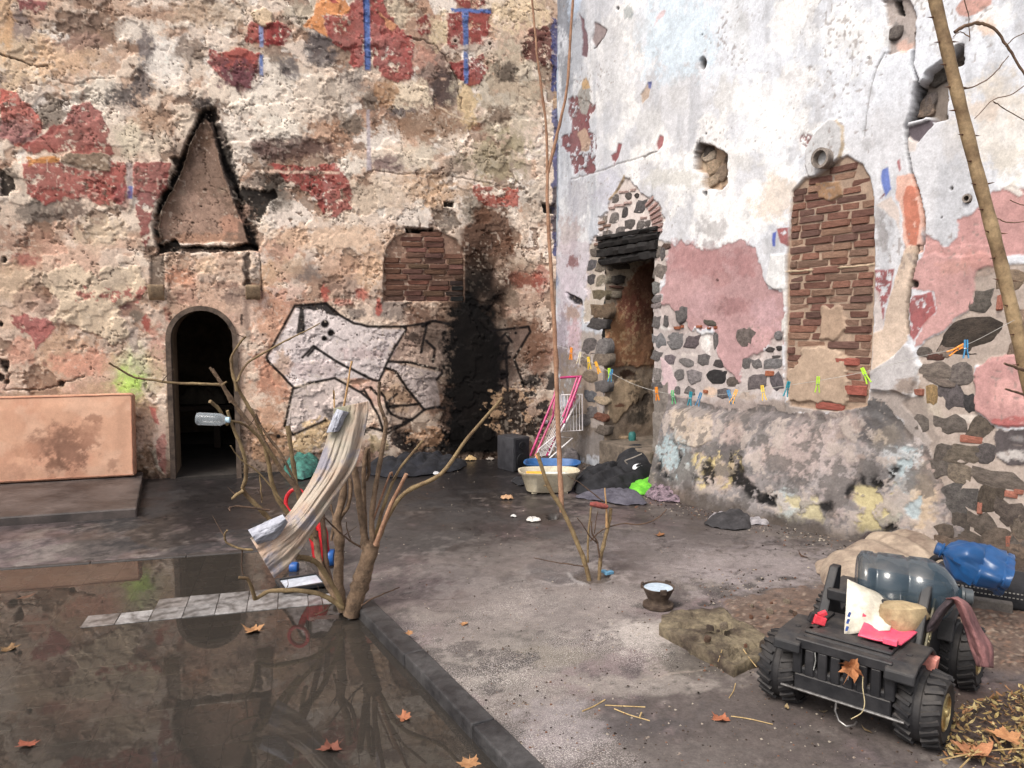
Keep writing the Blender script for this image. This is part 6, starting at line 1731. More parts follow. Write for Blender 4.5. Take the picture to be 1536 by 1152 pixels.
# ---- young tree with the long thin poles
T0 = 4.6
tree = empty("young_tree", gp(886, 866)); tag(tree, "thin leafless young tree with tall pole-like stem and broken stumps", "tree")
stem(tree, 'a', [(570, 1040), (520, 860), (430, 640), (340, 450), (230, 260), (140, -5)], 8.5, 6.5, T0, T0 - .05, M_BARK3, "trunk", 10)
stem(tree, 'p', [(843, 768), (839, 690), (836, 600), (832, 500), (826, 400), (821, 300), (822, 255)], 9.5, 5, T0 - .01, T0 + .1, M_BARK2, "trunk", 10)
stem(tree, 'c', [(185, 1150), (230, 960), (280, 750), (315, 560), (335, 250), (352, -10), (360, -200)], 5.2, 3.8, T0 + .1, T0 + .12, M_BARK2)
stem(tree, 'c', [(180, 1150), (178, 960), (170, 800), (145, 600), (115, 380), (98, 180), (80, -10), (60, -220)], 4.6, 3.2, T0 + .1, T0 + .05, M_BARK2)
stem(tree, 'a', [(135, 10), (150, 40)], 5, 6.5, T0 - .05, T0 - .05, mat("fresh_cut_wood", L3(226, 160, 104), L3(196, 120, 70), 12))
stem(tree, 'a', [(650, 1040), (665, 850), (700, 700), (735, 560), (748, 450)], 6.5, 6, T0 + .02, T0 + .05, M_BARK3, "trunk")
stem(tree, 'a', [(715, 610), (712, 480), (697, 285)], 5, 2, T0 + .03, T0, MATS["pale_stick"])
stem(tree, 'a', [(560, 900), (560, 700), (580, 500), (588, 420)], 4, 3, T0, T0, M_BARK3)
stem(tree, 'a', [(655, 860), (635, 730), (595, 660), (588, 560)], 3, 2, T0, T0 - .05, M_BARKD)
stem(tree, 'a', [(640, 740), (580, 690), (530, 610), (470, 530)], 2.5, 1.5, T0, T0 - .1, M_BARKD)
stem(tree, 'a', [(580, 720), (640, 660), (720, 610), (850, 578), (980, 585), (1080, 560), (1160, 510), (1205, 460)], 2.6, 1.8, T0, T0 + .15, M_BARKD)
stem(tree, 'a', [(610, 660), (625, 560), (640, 470)], 2, 1.4, T0, T0, M_BARKD)
stem(tree, 'a', [(545, 935), (420, 915), (280, 895), (110, 858)], 2.4, 1.4, T0, T0 + .1, M_BARKD)
stem(tree, 'a', [(690, 395), (600, 330), (500, 250), (390, 182)], 2.2, 1.3, T0, T0 + .05, M_BARKD)
stem(tree, 'a', [(260, 290), (225, 270), (195, 265)], 4, 2, T0 - .03, T0 - .03, M_BARK3)
p = dp(*c1('a', 650, 425), T0)
mb = MB(); mb.tube([p + Vector((-.055, 0, .006)), p + Vector((-.02, 0, .004)), p + Vector((.03, 0, -.008)), p + Vector((.055, 0, -.012))], [.012, .019, .018, .010], 10)
tag(mb.build("rag", mat("red_rag", L3(150, 78, 70), L3(92, 50, 48), 30, .9), None, True), "dull red twist of rag caught on the young tree's broken stump", "rag")
p = gp(*c1('a', 730, 995))
mb = MB(); mb.box(p + Vector((0, 0, .01)), (.06, .03, .02), Matrix.Rotation(.5, 3, 'Z')); mb.box(p + Vector((-.03, .01, .016)), (.03, .04, .012), Matrix.Rotation(-.4, 3, 'Z'))
tag(mb.build("wrapper", mat("blue_wrapper", L3(110, 160, 190), L3(70, 120, 150), 20, .4), None, False, .004), "crumpled light blue wrapper beside the young tree's foot", "litter")
# ---- thorny trunk leaning at the right
Y1 = 2.9
th = empty("thorn_tree", (dp(1625, 1085, Y1).x, Y1, 0)); tag(th, "smooth tan thorny trunk leaning before the whitewashed wall", "tree")
M_THORN = mat("thorn_bark", L3(168, 144, 110), L3(110, 88, 64), 9, .7, .5, 60, grime=.3)
tp = [(1360, -190), (1380, -100), (1400, -10), (1422, 80), (1442, 165), (1466, 260), (1490, 350), (1512, 440), (1536, 545), (1560, 660), (1585, 800), (1608, 950), (1622, 1085)]
path = catmull([dp(x, y, Y1) for x, y in tp], 5)[::-1]
mb = MB(); n_ = len(path); mb.tube([p - th.location for p in path], [pxs(21 - 5 * i / n_, Y1) / 2 * (1 + .05 * math.sin(i * 1.7)) for i in range(n_)], 14)
mb.build("trunk", M_THORN, th, 60)
for k in range(14, n_ - 3, 2):
    p = path[k]
    for sgn in ((-1, 1) if k % 4 else (-1,)):
        d = Vector((sgn, rj.uniform(-.6, .1), rj.uniform(-.15, .25))).normalized()
        r = pxs(21 - 5 * k / n_, Y1) / 2
        mb = MB(); mb.tube([p + d * r * .8 - th.location, p + d * (r + .010) - th.location, p + d * (r + .024) - th.location], [.0042, .0024, .0004], 6)
        mb.build("thorn", mat("thorn_tip", L3(104, 74, 56), L3(70, 48, 38), 20), th)
for pts, w0, w1, d1 in (([(1432, 48), (1450, 38), (1470, 35), (1490, 42), (1510, 68), (1530, 100), (1560, 150)], 6, 3.5, Y1), ([(1438, 135), (1465, 128), (1490, 112), (1512, 84)], 2.4, 1.5, Y1 + .05), ([(1508, 70), (1525, 55), (1560, 40)], 2, 1.2, Y1 - .05), ([(1440, -20), (1452, 20), (1455, 62)], 2, 1.2, Y1 + .05),
                         ([(1455, 55), (1440, 48), (1430, 55)], 2, 1.2, Y1 + .03), ([(1560, 110), (1520, 140), (1490, 150), (1462, 178)], 2, 1.2, Y1 + .1), ([(1490, 152), (1510, 165), (1560, 195)], 2.2, 1.4, Y1 + .1), ([(1496, 328), (1515, 334), (1560, 330)], 2, 1.2, Y1),
                         ([(1560, 560), (1530, 553), (1507, 545)], 7, 4, Y1 - .1), ([(1570, 600), (1535, 592), (1508, 583)], 6, 3, Y1 - .1), ([(1515, 300), (1540, 310), (1560, 315)], 1.6, 1, Y1)):
    stem(th, 'p', pts, w0, w1, Y1, d1, mat("thorn_twig", L3(120, 96, 76), L3(84, 64, 52), 20), "twig", 6)
# ---- washing line and pegs between the two trees
A_, B_ = dp(836, 518, T0 - .02), dp(1522, 480, Y1 - .03)
line_px = [(836, 518), (862, 528), (900, 550), (950, 576), (1000, 590), (1050, 594), (1100, 590), (1150, 583), (1227, 571), (1295, 558), (1380, 535), (1445, 519), (1522, 480)]
def line_pt(x, y):
    a = ray(x, y)
    den = (B_.x - A_.x) - (a.x / a.y) * (B_.y - A_.y)
    t_ = ((a.x / a.y) * A_.y - A_.x) / den
    return dp(x, y, A_.y + (B_.y - A_.y) * t_)
lp = catmull([line_pt(*q) for q in line_px], 6)
mb = MB(); mb.tube([p - lp[0] for p in lp], .0011, 5)
tag(mb.build("washing_line", mat("line_cord", L3(190, 186, 180), L3(150, 146, 140), 30), None, True, loc=lp[0]), "thin pale washing line strung between the young tree and the thorny trunk", "washing line")
def line_y(x):
    return float(np.interp(x, [q[0] for q in line_px], [q[1] for q in line_px]))
def peg_proto(m):
    t = empty("clothes_peg")
    for s in (-1, 1):
        mb = MB()
        mb.prism([(s * .0012, .020), (s * .0065, .020), (s * .0075, .0), (s * .0062, -.022), (s * .0115, -.052), (s * .0075, -.053), (s * .0022, -.020)], -.005, .005)
        mb.build("jaw", m, t, bevel=.0008, seg=1)
    mb = MB(); mb.tube([(-.009, -.0058, -.016), (-.003, -.0066, -.013), (.003, -.0066, -.013), (.009, -.0058, -.016)], .0009, 5); mb.tube([(0, -.006, -.014), (0, .006, -.014)], .003, 8)
    mb.build("spring", mat("peg_spring", L3(170, 170, 172), None, 10, .35, metal=.8), t)
    return t
PC = {"orange": (246, 150, 50), "cream": (226, 214, 186), "yellow": (246, 206, 66), "lime": (186, 236, 60), "green": (88, 196, 120), "teal": (34, 142, 158), "blue": (70, 140, 186), "amber": (246, 178, 60)}
PM = {k: mat("peg_" + k, L3(*v), tuple(q * .85 for q in L3(*v)), 20, .4, .05) for k, v in PC.items()}
pegs = [(857, "orange", 0, "first on the line, next to the young tree"), (870, "cream", .2, "close to the young tree"), (883, "yellow", -.15, "beside the cream peg"), (895, "amber", -.45, "tilted, beside the drying rack"), (914, "lime", -.1, "in front of the open doorway's far jamb"), (917, "blue", .2, "sharing its spot with a lime peg"),
        (985, "orange", -.1, "at the doorway's near edge"), (1009, "green", -.15, "right next to the doorway edge"), (1036, "teal", .05, "upright before the round plaster patch"), (1050, "blue", .3, "slanting beside a teal peg"), (1094, "blue", -.4, "crossing behind an amber peg"), (1103, "amber", .35, "slanting in front of a blue peg"),
        (1144, "yellow", -.2, "before the stones left of the bricked window"), (1182, "teal", .2, "at the left edge of the bricked window"), (1227, "lime", .02, "upright before the bricked window"), (1296, "lime", -.5, "strongly tilted at the bricked window's edge"), (1441, "orange", 1.0, "level, beside a blue peg"), (1449, "blue", .0, "upright near the thorny trunk")]
for x, c, rot, where in pegs:
    t = peg_proto(PM[c])
    t.location = line_pt(x, line_y(x)) + Vector((0, 0, -.001))
    t.rotation_euler = (rj.uniform(-.15, .15), rot, math.radians(-25) + rj.uniform(-.5, .5))
    tag(t, f"{c} plastic clothes peg on the line, {where}", "peg", "clothes pegs on the washing line")
# ---- mattress leaning on the left wall
mu, _ = LW.uz(203, 670, .2)
mat_root = empty("mattress", LW.pt(mu + 1.0, .075, .2)); tag(mat_root, "stained peach mattress stood on its long edge against the peeling wall", "mattress")
Bm = LW.basis()
w_, hgt, thk = 2.0, .80, .13
z0 = .078
lean = Matrix.Rotation(-.10, 4, 'X')
Mloc = Bm @ lean
mb = MB(); mb.box((0, 0, hgt / 2), (w_, thk, hgt), None)
me = mb.mesh("core", 60, bevel=.035, seg=4)
me.transform(Mloc)
link("core", me, mat("mattress_side", L3(206, 160, 134), L3(170, 124, 100), 5, .95), mat_root)
xs2, zs2 = np.linspace(-w_ / 2 + .012, w_ / 2 - .012, 230), np.linspace(.012, hgt - .012, 100)
U, Zz = np.meshgrid(xs2, zs2); U, Zz = U.ravel(), Zz.ravel()
edge = np.minimum(np.minimum(w_ / 2 - np.abs(U), Zz), hgt - Zz)
dep = -thk / 2 - .004 - .012 * smooth(0, .16, edge) + (fbm(U * 3, Zz * 3, 701, 3) - .5) * .02 * smooth(0, .1, edge)
Ml = np.array(Mloc.to_3x3())
Vl = np.stack([U, dep, Zz], -1) @ Ml.T
px, py = project(Vl + np.array(mat_root.location)[None, :])
c2 = Canvas(U + 40, Zz, px.astype(np.float32), py.astype(np.float32))
c2.col[:] = lin((224, 176, 148)) * ALB
tones(c2, [(smooth(.45, .65, fbm(U * 2.5, Zz * 2.5, 702)), (210, 158, 132), .8), (smooth(.5, .7, fbm(U * 6, Zz * 6, 703)), (232, 190, 164), .6)])
B('E', [(270, 880, 130, 90, (164, 124, 104), .8), (290, 900, 90, 80, (142, 106, 90), .75), (240, 960, 40, 60, (136, 102, 86), .7), (380, 830, 70, 60, (176, 132, 110), .7), (420, 760, 40, 20, (160, 118, 98), .7), (500, 965, 30, 35, (180, 138, 116), .7), (100, 910, 60, 40, (196, 146, 120), .6), (90, 990, 60, 30, (206, 160, 136), .6), (40, 1000, 60, 40, (196, 150, 126), .6)], cvx=c2)
me = grid_mesh("cover", Vl, 230, 100, None, None, c2.col); me.materials.append(vcol_mat("mattress_cover", rough=.95, fine=.10, bump=.15, dist=.002))
link("cover", me, None, mat_root)
mb = MB(); cs_ = [(-w_ / 2 + .02, .02), (w_ / 2 - .02, .02), (w_ / 2 - .02, hgt - .02), (-w_ / 2 + .02, hgt - .02), (-w_ / 2 + .02, .02)]
lo_ = []
for (xa, za), (xb, zb) in zip(cs_[:-1], cs_[1:]):
    lo_ += [Mloc @ Vector((xa + (xb - xa) * t_ / 12, -thk / 2 - .006 + rj.uniform(-.002, .002), za + (zb - za) * t_ / 12 + rj.uniform(-.002, .002))) for t_ in range(12)]
mb.tube(lo_ + [lo_[0]], .0055, 6); mb.build("piping", mat("mattress_piping", L3(176, 124, 100), L3(130, 92, 76), 9, .95), mat_root, True)
# ---- ride-on toy car
jeep = empty("toy_car", (1.36, 2.95, 0), math.atan2(-.66, .75))
tag(jeep, "battered black ride-on toy jeep loaded with plastic scrap", "toy car")
M_BLK = mat("black_plastic", L3(44, 43, 45), L3(20, 21, 25), 7, .38, .25, 90, spec=.45, rough2=.75)
M_TYRE = mat("hard_plastic_tyre", L3(52, 50, 50), L3(26, 26, 29), 9, .5, .3, 90, spec=.4, rough2=.85)
M_RIM = mat("dull_gold_rim", L3(206, 190, 140), L3(140, 118, 78), 20, .35, .1, 30, metal=.7)
for m_ in (M_BLK, M_TYRE):                     # dust settled on the upward faces
    nt = m_.node_tree; b = next(n for n in nt.nodes if n.type == 'BSDF_PRINCIPLED')
    ge = nd(nt, 'ShaderNodeNewGeometry'); sx = nd(nt, 'ShaderNodeSeparateXYZ'); nt.links.new(ge.outputs['Normal'], sx.inputs[0])
    tcx = nd(nt, 'ShaderNodeTexCoord'); nx = nd(nt, 'ShaderNodeTexNoise', Scale=11.0, Detail=8.0, Roughness=.75); nt.links.new(tcx.outputs['Object'], nx.inputs['Vector'])
    mm = nd(nt, 'ShaderNodeMath', operation='MULTIPLY'); nt.links.new(ramp(nt, sx.outputs[2], .15, 1.0), mm.inputs[0]); nt.links.new(ramp(nt, nx.outputs[0], .42, .66, (.03,) * 3, (.34,) * 3), mm.inputs[1])
    old = b.inputs['Base Color'].links[0].from_socket
    nt.links.new(mixc(nt, mm.outputs[0], old, L3(112, 102, 92)), b.inputs['Base Color'])
def wheel(x, y, steer=0.0):
    R_, W_ = .137, .15
    w = empty("wheel"); w.parent = jeep; w.location = (x, y, R_); w.rotation_euler.z = steer
    sgn = 1 if x > 0 else -1
    Mw = Matrix.Rotation(math.pi / 2, 4, 'Y')
    mb = MB()
    hw = W_ / 2
    prof = [(.070, -hw + .004), (.105, -hw - .004), (.124, -hw + .008), (.133, -hw + .024), (.1345, -.016), (.1295, -.010), (.1295, .010), (.1345, .016), (.133, hw - .024), (.124, hw - .008), (.105, hw + .004), (.070, hw - .004), (.066, hw - .028), (.01, hw - .03)]
    mb.lathe(prof, 44, Mw)
    for k in range(22):                       # tread lugs, in two staggered rows
        for s in (-1, 1):
            a = 2 * math.pi * (k + (.5 if s > 0 else 0)) / 22
            Mk = Matrix.Rotation(a, 4, 'X') @ Matrix.Rotation(s * .28, 4, 'Y') 
            Ml_ = Matrix.Rotation(a, 4, 'X') @ Matrix.Translation((s * .047, 0, .133)) @ Matrix.Rotation(s * .22, 4, 'Y') @ Matrix.Rotation(s * .35, 4, 'Z')
            vs0 = [Ml_ @ Vector((sx * .031, sy * .0085 * (1 - .3 * (sz > 0)), sz * .0065)) for sz in (-1, 1) for sy in (-1, 1) for sx in (-1, 1)]
            mb.add(vs0, [(0, 2, 3, 1), (4, 5, 7, 6), (0, 1, 5, 4), (2, 6, 7, 3), (0, 4, 6, 2), (1, 3, 7, 5)])
    mb.build("tyre", M_TYRE, w, 35)
    mb = MB()
    Mo = Mw if sgn > 0 else Matrix.Rotation(-math.pi / 2, 4, 'Y')
    mb.lathe([(.030, hw - .026), (.068, hw - .026), (.070, hw - .002), (.062, hw + .002), (.056, hw - .014), (.03, hw - .018)], 28, Mo)
    for k in range(5):
        a = 2 * math.pi * k / 5
        mb.box(Mo @ Vector((.038 * math.cos(a), .038 * math.sin(a), hw - .010)), (.044, .017, .014), (Mo @ Matrix.Rotation(a, 4, 'Z')).to_3x3())
    mb.lathe([(.016, hw - .02), (.016, hw + .004), (.010, hw + .007)], 16, Mo)
    mb.build("rim", M_RIM, w, 40)
wheel(-.262, 0); wheel(.262, 0); wheel(-.262, .60); wheel(.262, .60)
mb = MB(); mb.box((0, .30, .165), (.36, .86, .09)); mb.box((0, .33, .10), (.22, .7, .06)); mb.build("chassis", M_BLK, jeep, bevel=.012)
# front panel with grille slots
mb = MB()
mb.box((0, -.125, .145), (.36, .03, .07)); mb.box((0, -.118, .305), (.36, .045, .04))
for k in range(8):
    mb.box((-.172 + k * .0492, -.122, .232), (.036, .034, .108))
mb.box((0, -.098, .232), (.34, .012, .11)); mb.build("grille", M_BLK, jeep, bevel=.004, seg=1)
mb = MB(); mb.box((0, .06, .318), (.37, .32, .03)); mb.box((0, -.06, .338), (.33, .06, .014)); mb.box((-.15, .06, .338), (.03, .26, .014)); mb.box((.15, .06, .338), (.03, .26, .014)); mb.build("hood_tray", M_BLK, jeep, bevel=.008)
for s in (-1, 1):
    mb = MB()
    prof = [(-.165, .268), (-.158, .308), (-.105, .330), (.10, .332), (.165, .29), (.195, .20), (.18, .20), (.150, .278), (.095, .315), (-.10, .313), (-.142, .295), (-.150, .268)]
    x0, x1 = (.155, .262) if s > 0 else (-.262, -.155)
    mb.prism([(q[0], q[1]) for q in prof], -x1, -x0, Matrix.Rotation(math.pi / 2, 4, 'Z'))
    mb.build("fender", M_BLK, jeep, bevel=.007)
    mb = MB()                                  # bolt boss on the fender
    mb.lathe([(.012, 0), (.012, .006), (.006, .008)], 10, Matrix.Translation((s * .21, -.03, .328))); mb.build("bolt", M_BLK, jeep, 40)
    mb = MB()
    prof = [(.20, .15), (.16, .30), (.22, .40), (.30, .505), (.345, .505), (.33, .40), (.36, .30), (.60, .29), (.76, .30), (.78, .17), (.48, .15)]
    mb.prism(prof, -.205 if s > 0 else .165, -.165 if s > 0 else .205, Matrix.Rotation(math.pi / 2, 4, 'Z'))
    mb.build("side_panel", M_BLK, jeep, bevel=.006)
    mb = MB()
    prof = [(.43, .24), (.46, .33), (.54, .355), (.66, .355), (.75, .32), (.79, .24), (.77, .24), (.73, .30), (.65, .333), (.55, .333), (.47, .31), (.45, .24)]
    mb.prism(prof, -x1, -x0, Matrix.Rotation(math.pi / 2, 4, 'Z'))
    mb.build("rear_fender", M_BLK, jeep, bevel=.006)
# pillar strip with worn pale lettering, on the outer side of the right panel
mb = MB(); Mst = Matrix.Translation((.212, .265, .33)) @ Matrix.Rotation(math.radians(-52), 4, 'X')
mb.box((0, 0, 0), (.010, .26, .050), (Matrix.Rotation(math.radians(52), 4, 'X')).to_3x3()); o = mb.build("trim_strip", mat("worn_trim", L3(120, 112, 84), L3(70, 66, 52), 16, .5), jeep, bevel=.003); o.location = (.212, .262, .335)
mb = MB(); ml = random.Random(2)
for k in range(8):
    f = -.05 + k * .0165
    for e in range(2):
        mb.box((.006, f + ml.uniform(-.003, .003), .004 + ml.uniform(-.009, .007)), (.003, ml.uniform(.004, .009), ml.uniform(.006, .015)), Matrix.Rotation(ml.uniform(-.6, .6), 3, 'X'))
me = mb.mesh("lettering"); me.transform(Matrix.Rotation(math.radians(52), 4, 'X')); link("lettering", me, mat("pale_lettering", L3(214, 204, 170), L3(170, 160, 120), 30), jeep, (.212, .262, .335))
mb = MB(); mb.box((0, .215, .41), (.36, .03, .05)); mb.build("dash", M_BLK, jeep, bevel=.008)
mb = MB(); mb.box((0, .50, .235), (.35, .52, .03)); mb.box((0, .78, .30), (.36, .03, .16)); mb.build("seat_tub", M_BLK, jeep, bevel=.01)
mb = MB(); mb.tube([(-.23, -.145, .118), (.23, -.145, .118)], .006, 8); mb.build("axle_rod", mat("steel_rod", L3(150, 148, 146), L3(90, 86, 84), 20, .4, metal=.8), jeep, True)
mb = MB(); mb.tube([(-.01, -.15, .118), (-.012, -.155, .085), (.005, -.16, .052), (.035, -.162, .040), (.062, -.16, .055), (.070, -.158, .072)], .0045, 8); mb.build("tow_hook", MATS["steel_rod"], jeep, True)
for x, y, z in ((-.10, -.142, .235), (.03, -.142, .238)):
    mb = MB(); mb.tube([(x, y, z + .05), (x + .004, y - .003, z + .02), (x - .002, y - .004, z - .02)], .0022, 5); mb.build("wire", mat("pale_wire", L3(160, 160, 156), None, 10, .5), jeep)
JM = jeep.matrix_basis.copy() if False else (Matrix.Translation(jeep.location) @ Matrix.Rotation(jeep.rotation_euler.z, 4, 'Z'))
def jw(x, y, z): return JM @ Vector((x, y, z))
def sheet_obj(name, corners, m, nu=14, nv=14, bend=.03, seed=0, thick=.004, crumple=.01):
    """a bent, crumpled sheet between four world corners (a,b,c,d in order)"""
    a, b_, c, d = [Vector(q) for q in corners]
    nrm = (b_ - a).cross(d - a).normalized()
    vs = []
    for j in range(nv):
        for i in range(nu):
            f, g = i / (nu - 1), j / (nv - 1)
            p = a.lerp(b_, f).lerp(d.lerp(c, f), g)
            p += nrm * (bend * math.sin(math.pi * f) * math.sin(math.pi * g * .9 + .1) + crumple * (float(fbm(np.array([f * 4 + seed]), np.array([g * 4]), seed, 3)[0]) - .5) * 2)
            vs.append(p)
    o0 = vs[0].copy()
    me = bpy.data.meshes.new(name)
    me.from_pydata([p - o0 for p in vs], [], [(j * nu + i, j * nu + i + 1, (j + 1) * nu + i + 1, (j + 1) * nu + i) for j in range(nv - 1) for i in range(nu - 1)])
    for p in me.polygons: p.use_smooth = True
    o = link(name, me, m, None, o0)
    sol = o.modifiers.new("thickness", 'SOLIDIFY'); sol.thickness = thick
    return o
YJ = 2.95
o = sheet_obj("cement_sack", [dp(1266, 952, 2.98), dp(1335, 945, 2.95), dp(1345, 905, 3.12), dp(1272, 868, 3.10)], mat("white_sack", L3(226, 222, 210), L3(186, 178, 160), 6, .8), bend=.03, seed=3, crumple=.012)
tag(o, "white paper sack standing crumpled in the toy jeep", "sack")
mb = MB()
for x, z in ((0, 0), (.004, .028), (-.003, -.03)): mb.box((x, 0, z), (.010, .002, .020), Matrix.Rotation(.3, 3, 'Y'))
pp = dp(1272, 932, 2.965); o2 = mb.build("print", mat("blue_print", L3(70, 100, 170), None, 10), o); o2.location = pp - o.location
def sack_poly(k, pts, Y): return [dp(*q, Y) for q in cr(k, pts)]
# tan paper bag
mb = MB()
c = dp(*c1('T', 640, 640), 3.02)
prof = [(.02, -.06), (.085, -.055), (.10, 0), (.085, .045), (.03, .06)]
mb.lathe(prof, 26, Matrix.Translation((0, 0, 0)) @ Matrix.Diagonal((1.0, .62, .85, 1)), wob=lambda a, k: 1 + .10 * math.sin(3 * a + k) + .06 * math.sin(7 * a + 2 * k))
tag(mb.build("paper_bag", mat("tan_paper", L3(186, 166, 130), L3(140, 120, 90), 9, .85, .4, 30), None, True, loc=c), "crumpled tan paper bag lying beside the water jug in the toy jeep", "bag")
M_PINK = mat("pink_plastic", L3(236, 96, 122), L3(214, 70, 100), 6, .4, .1)
o = sheet_obj("plastic_tray", [dp(1287, 952, 2.90), dp(1352, 966, 2.82), dp(1378, 946, 2.98), dp(1300, 925, 3.02)], M_PINK, bend=-.014, seed=6, thick=.007, crumple=.003)
mb = MB(); mb.tube([dp(1293, 922, 3.0) - o.location, dp(1310, 931, 3.02) - o.location, dp(1340, 940, 3.02) - o.location, dp(1377, 944, 2.99) - o.location], [.008, .012, .012, .006], 8); mb.build("rim", M_PINK, o, True)
mb = MB(); mb.box(dp(1336, 962, 2.83) - o.location, (.05, .03, .022), Matrix.Rotation(-.7, 3, 'Z')); mb.build("clip", M_PINK, o, bevel=.003)
tag(o, "bright pink broken plastic tray lying across the toy jeep's hood", "plastic piece")
mb = MB(); c = dp(1229, 930, 3.05)
for q in (((0, 0, 0), (.05, .025, .035), .3), ((.012, 0, .026), (.035, .02, .02), -.4), ((-.02, .01, -.012), (.03, .02, .02), .8)): mb.box(q[0], q[1], Matrix.Rotation(q[2], 3, 'Y'))
tag(mb.build("plastic_scrap", mat("red_plastic", L3(232, 80, 92), L3(206, 52, 66), 10, .4), None, False, .004, loc=c), "small pinkish red plastic scrap on the toy jeep's far fender", "plastic piece")
mb = MB(); mb.box((0, 0, 0), (.035, .02, .04), Matrix.Rotation(.5, 3, 'Y')); tag(mb.build("plastic_scrap", M_BLK, None, False, .004, loc=dp(1219, 927, 3.06)), "small black plastic shard beside the pinkish red scrap", "plastic piece")
# pink foam block
mb = MB(); mb.box((0, 0, 0), (.075, .05, .05), Matrix.Rotation(-.75, 3, 'Z') @ Matrix.Rotation(.15, 3, 'Y'))
tag(mb.build("foam_block", mat("salmon_foam", L3(226, 152, 138), L3(206, 128, 116), 12, .9), None, False, .003, loc=jw(.235, .13, .262)), "salmon pink foam block wedged behind the toy jeep's near front wheel", "block")
# maroon scarf over the pillar
o = ribbon_cloth("scarf", 'S', [(480, 120), (540, 150), (600, 300), (640, 440), (690, 575)], [(560, 112), (640, 170), (720, 330), (790, 440), (795, 585)], 2.9, mat("maroon_cloth", L3(142, 100, 98), L3(92, 62, 64), 9, .95, .3, 90), 4, .014, 26, 40, 4, d_top=2.98, d_bot=2.86)
tag(o, "dusty maroon cloth strip hanging over the toy jeep's pillar", "cloth")
o = ribbon_cloth("scarf", 'S', [(500, 118), (420, 200), (350, 300), (330, 340)], [(560, 130), (480, 220), (420, 320), (380, 360)], 2.98, mat("dark_cloth_strip", L3(70, 60, 64), L3(44, 38, 42), 9, .95, .3, 90), 3, .012, 18, 30, 6, d_top=2.98, d_bot=3.05)
tag(o, "dark end of cloth trailing from the pillar towards the water jug", "cloth")
# curled dry leaf and string on the grille
def leaf_mesh(seed, kind='maple', curl=.35, size=1.0):
    r = random.Random(seed); out = []
    if kind == 'maple':
        base = [(.01, -.62), (.02, -.30), (.22, -.34), (.36, -.40), (.34, -.24), (.40, -.16), (.30, -.08), (.42, 0), (.54, .10), (.38, .14), (.30, .24), (.22, .20), (.16, .34), (.08, .40), (0, .58), (-.07, .38), (-.18, .34), (-.20, .20), (-.34, .26), (-.38, .12), (-.54, .08), (-.40, -.02), (-.30, -.08), (-.42, -.18), (-.32, -.26), (-.36, -.42), (-.20, -.33), (-.02, -.30)]
    else:
        base = [(0, -.5), (.10, -.30), (.17, -.05), (.14, .20), (0, .5), (-.14, .20), (-.17, -.05), (-.10, -.30)]
    base = [(x * r.uniform(.85, 1.15), y * r.uniform(.9, 1.1)) for x, y in base]
    vs = [(0, 0, 0)] + [(x * .5, y * .5, 0) for x, y in base] + [(x, y, 0) for x, y in base]
    n = len(base)
    a1, a2 = r.uniform(0, 6.28), r.uniform(.5, 1.4)
    vs = [(x * size, y * size, size * (curl * (x * x + y * y) * (1 + .8 * math.sin(3 * math.atan2(y, x) + a1)) * a2)) for x, y, _ in vs]
    fs = []
    for k in range(n):
        k2 = (k + 1) % n
        fs += [(0, 1 + k, 1 + k2), (1 + k, 1 + n + k, 1 + n + k2, 1 + k2)]
    me = bpy.data.meshes.new("leaf"); me.from_pydata(vs, [], fs)
    for p in me.polygons: p.use_smooth = True
    return me
M_LEAF = mat("dry_leaf", (1, 1, 1), (.6, .52, .45), 30, .8, .5, 60, objcol=True)
def leaf(x, y, size, rgb, seed, label, z=0.004, kind='maple', curl=.35, world=None, rot=None):
    me = leaf_mesh(seed, kind, curl, size); me.materials.append(M_LEAF)
    p = world or gp(x, y, z)
    o = link("fallen_leaf", me, None, None, p)
    o.rotation_euler = rot or (rj.uniform(-.12, .12), rj.uniform(-.12, .12), rj.uniform(0, 6.28))
    lo = min((o.rotation_euler.to_matrix() @ v.co).z for v in me.vertices)
    if world is None: o.location.z = z - lo
    o.color = (*[float(v) * ALB for v in lin(rgb)], 1)
    tag(o, label, "leaf", "fallen leaves")
    return o
leaf(0, 0, .085, (196, 136, 92), 90, "curled tan leaf caught on the toy jeep's grille", curl=2.6, world=jw(.045, -.155, .275), rot=(1.3, .4, -.6))
mb = MB(); mb.tube(catmull([jw(.085, -.16, .255), jw(.088, -.165, .21), jw(.098, -.17, .16), jw(.090, -.175, .12), jw(.055, -.18, .085)], 5), .0018, 5)
tag(mb.build("string", mat("jute_string", L3(206, 190, 150), None, 20, .9)), "loose jute string dangling from the toy jeep's grille", "string")
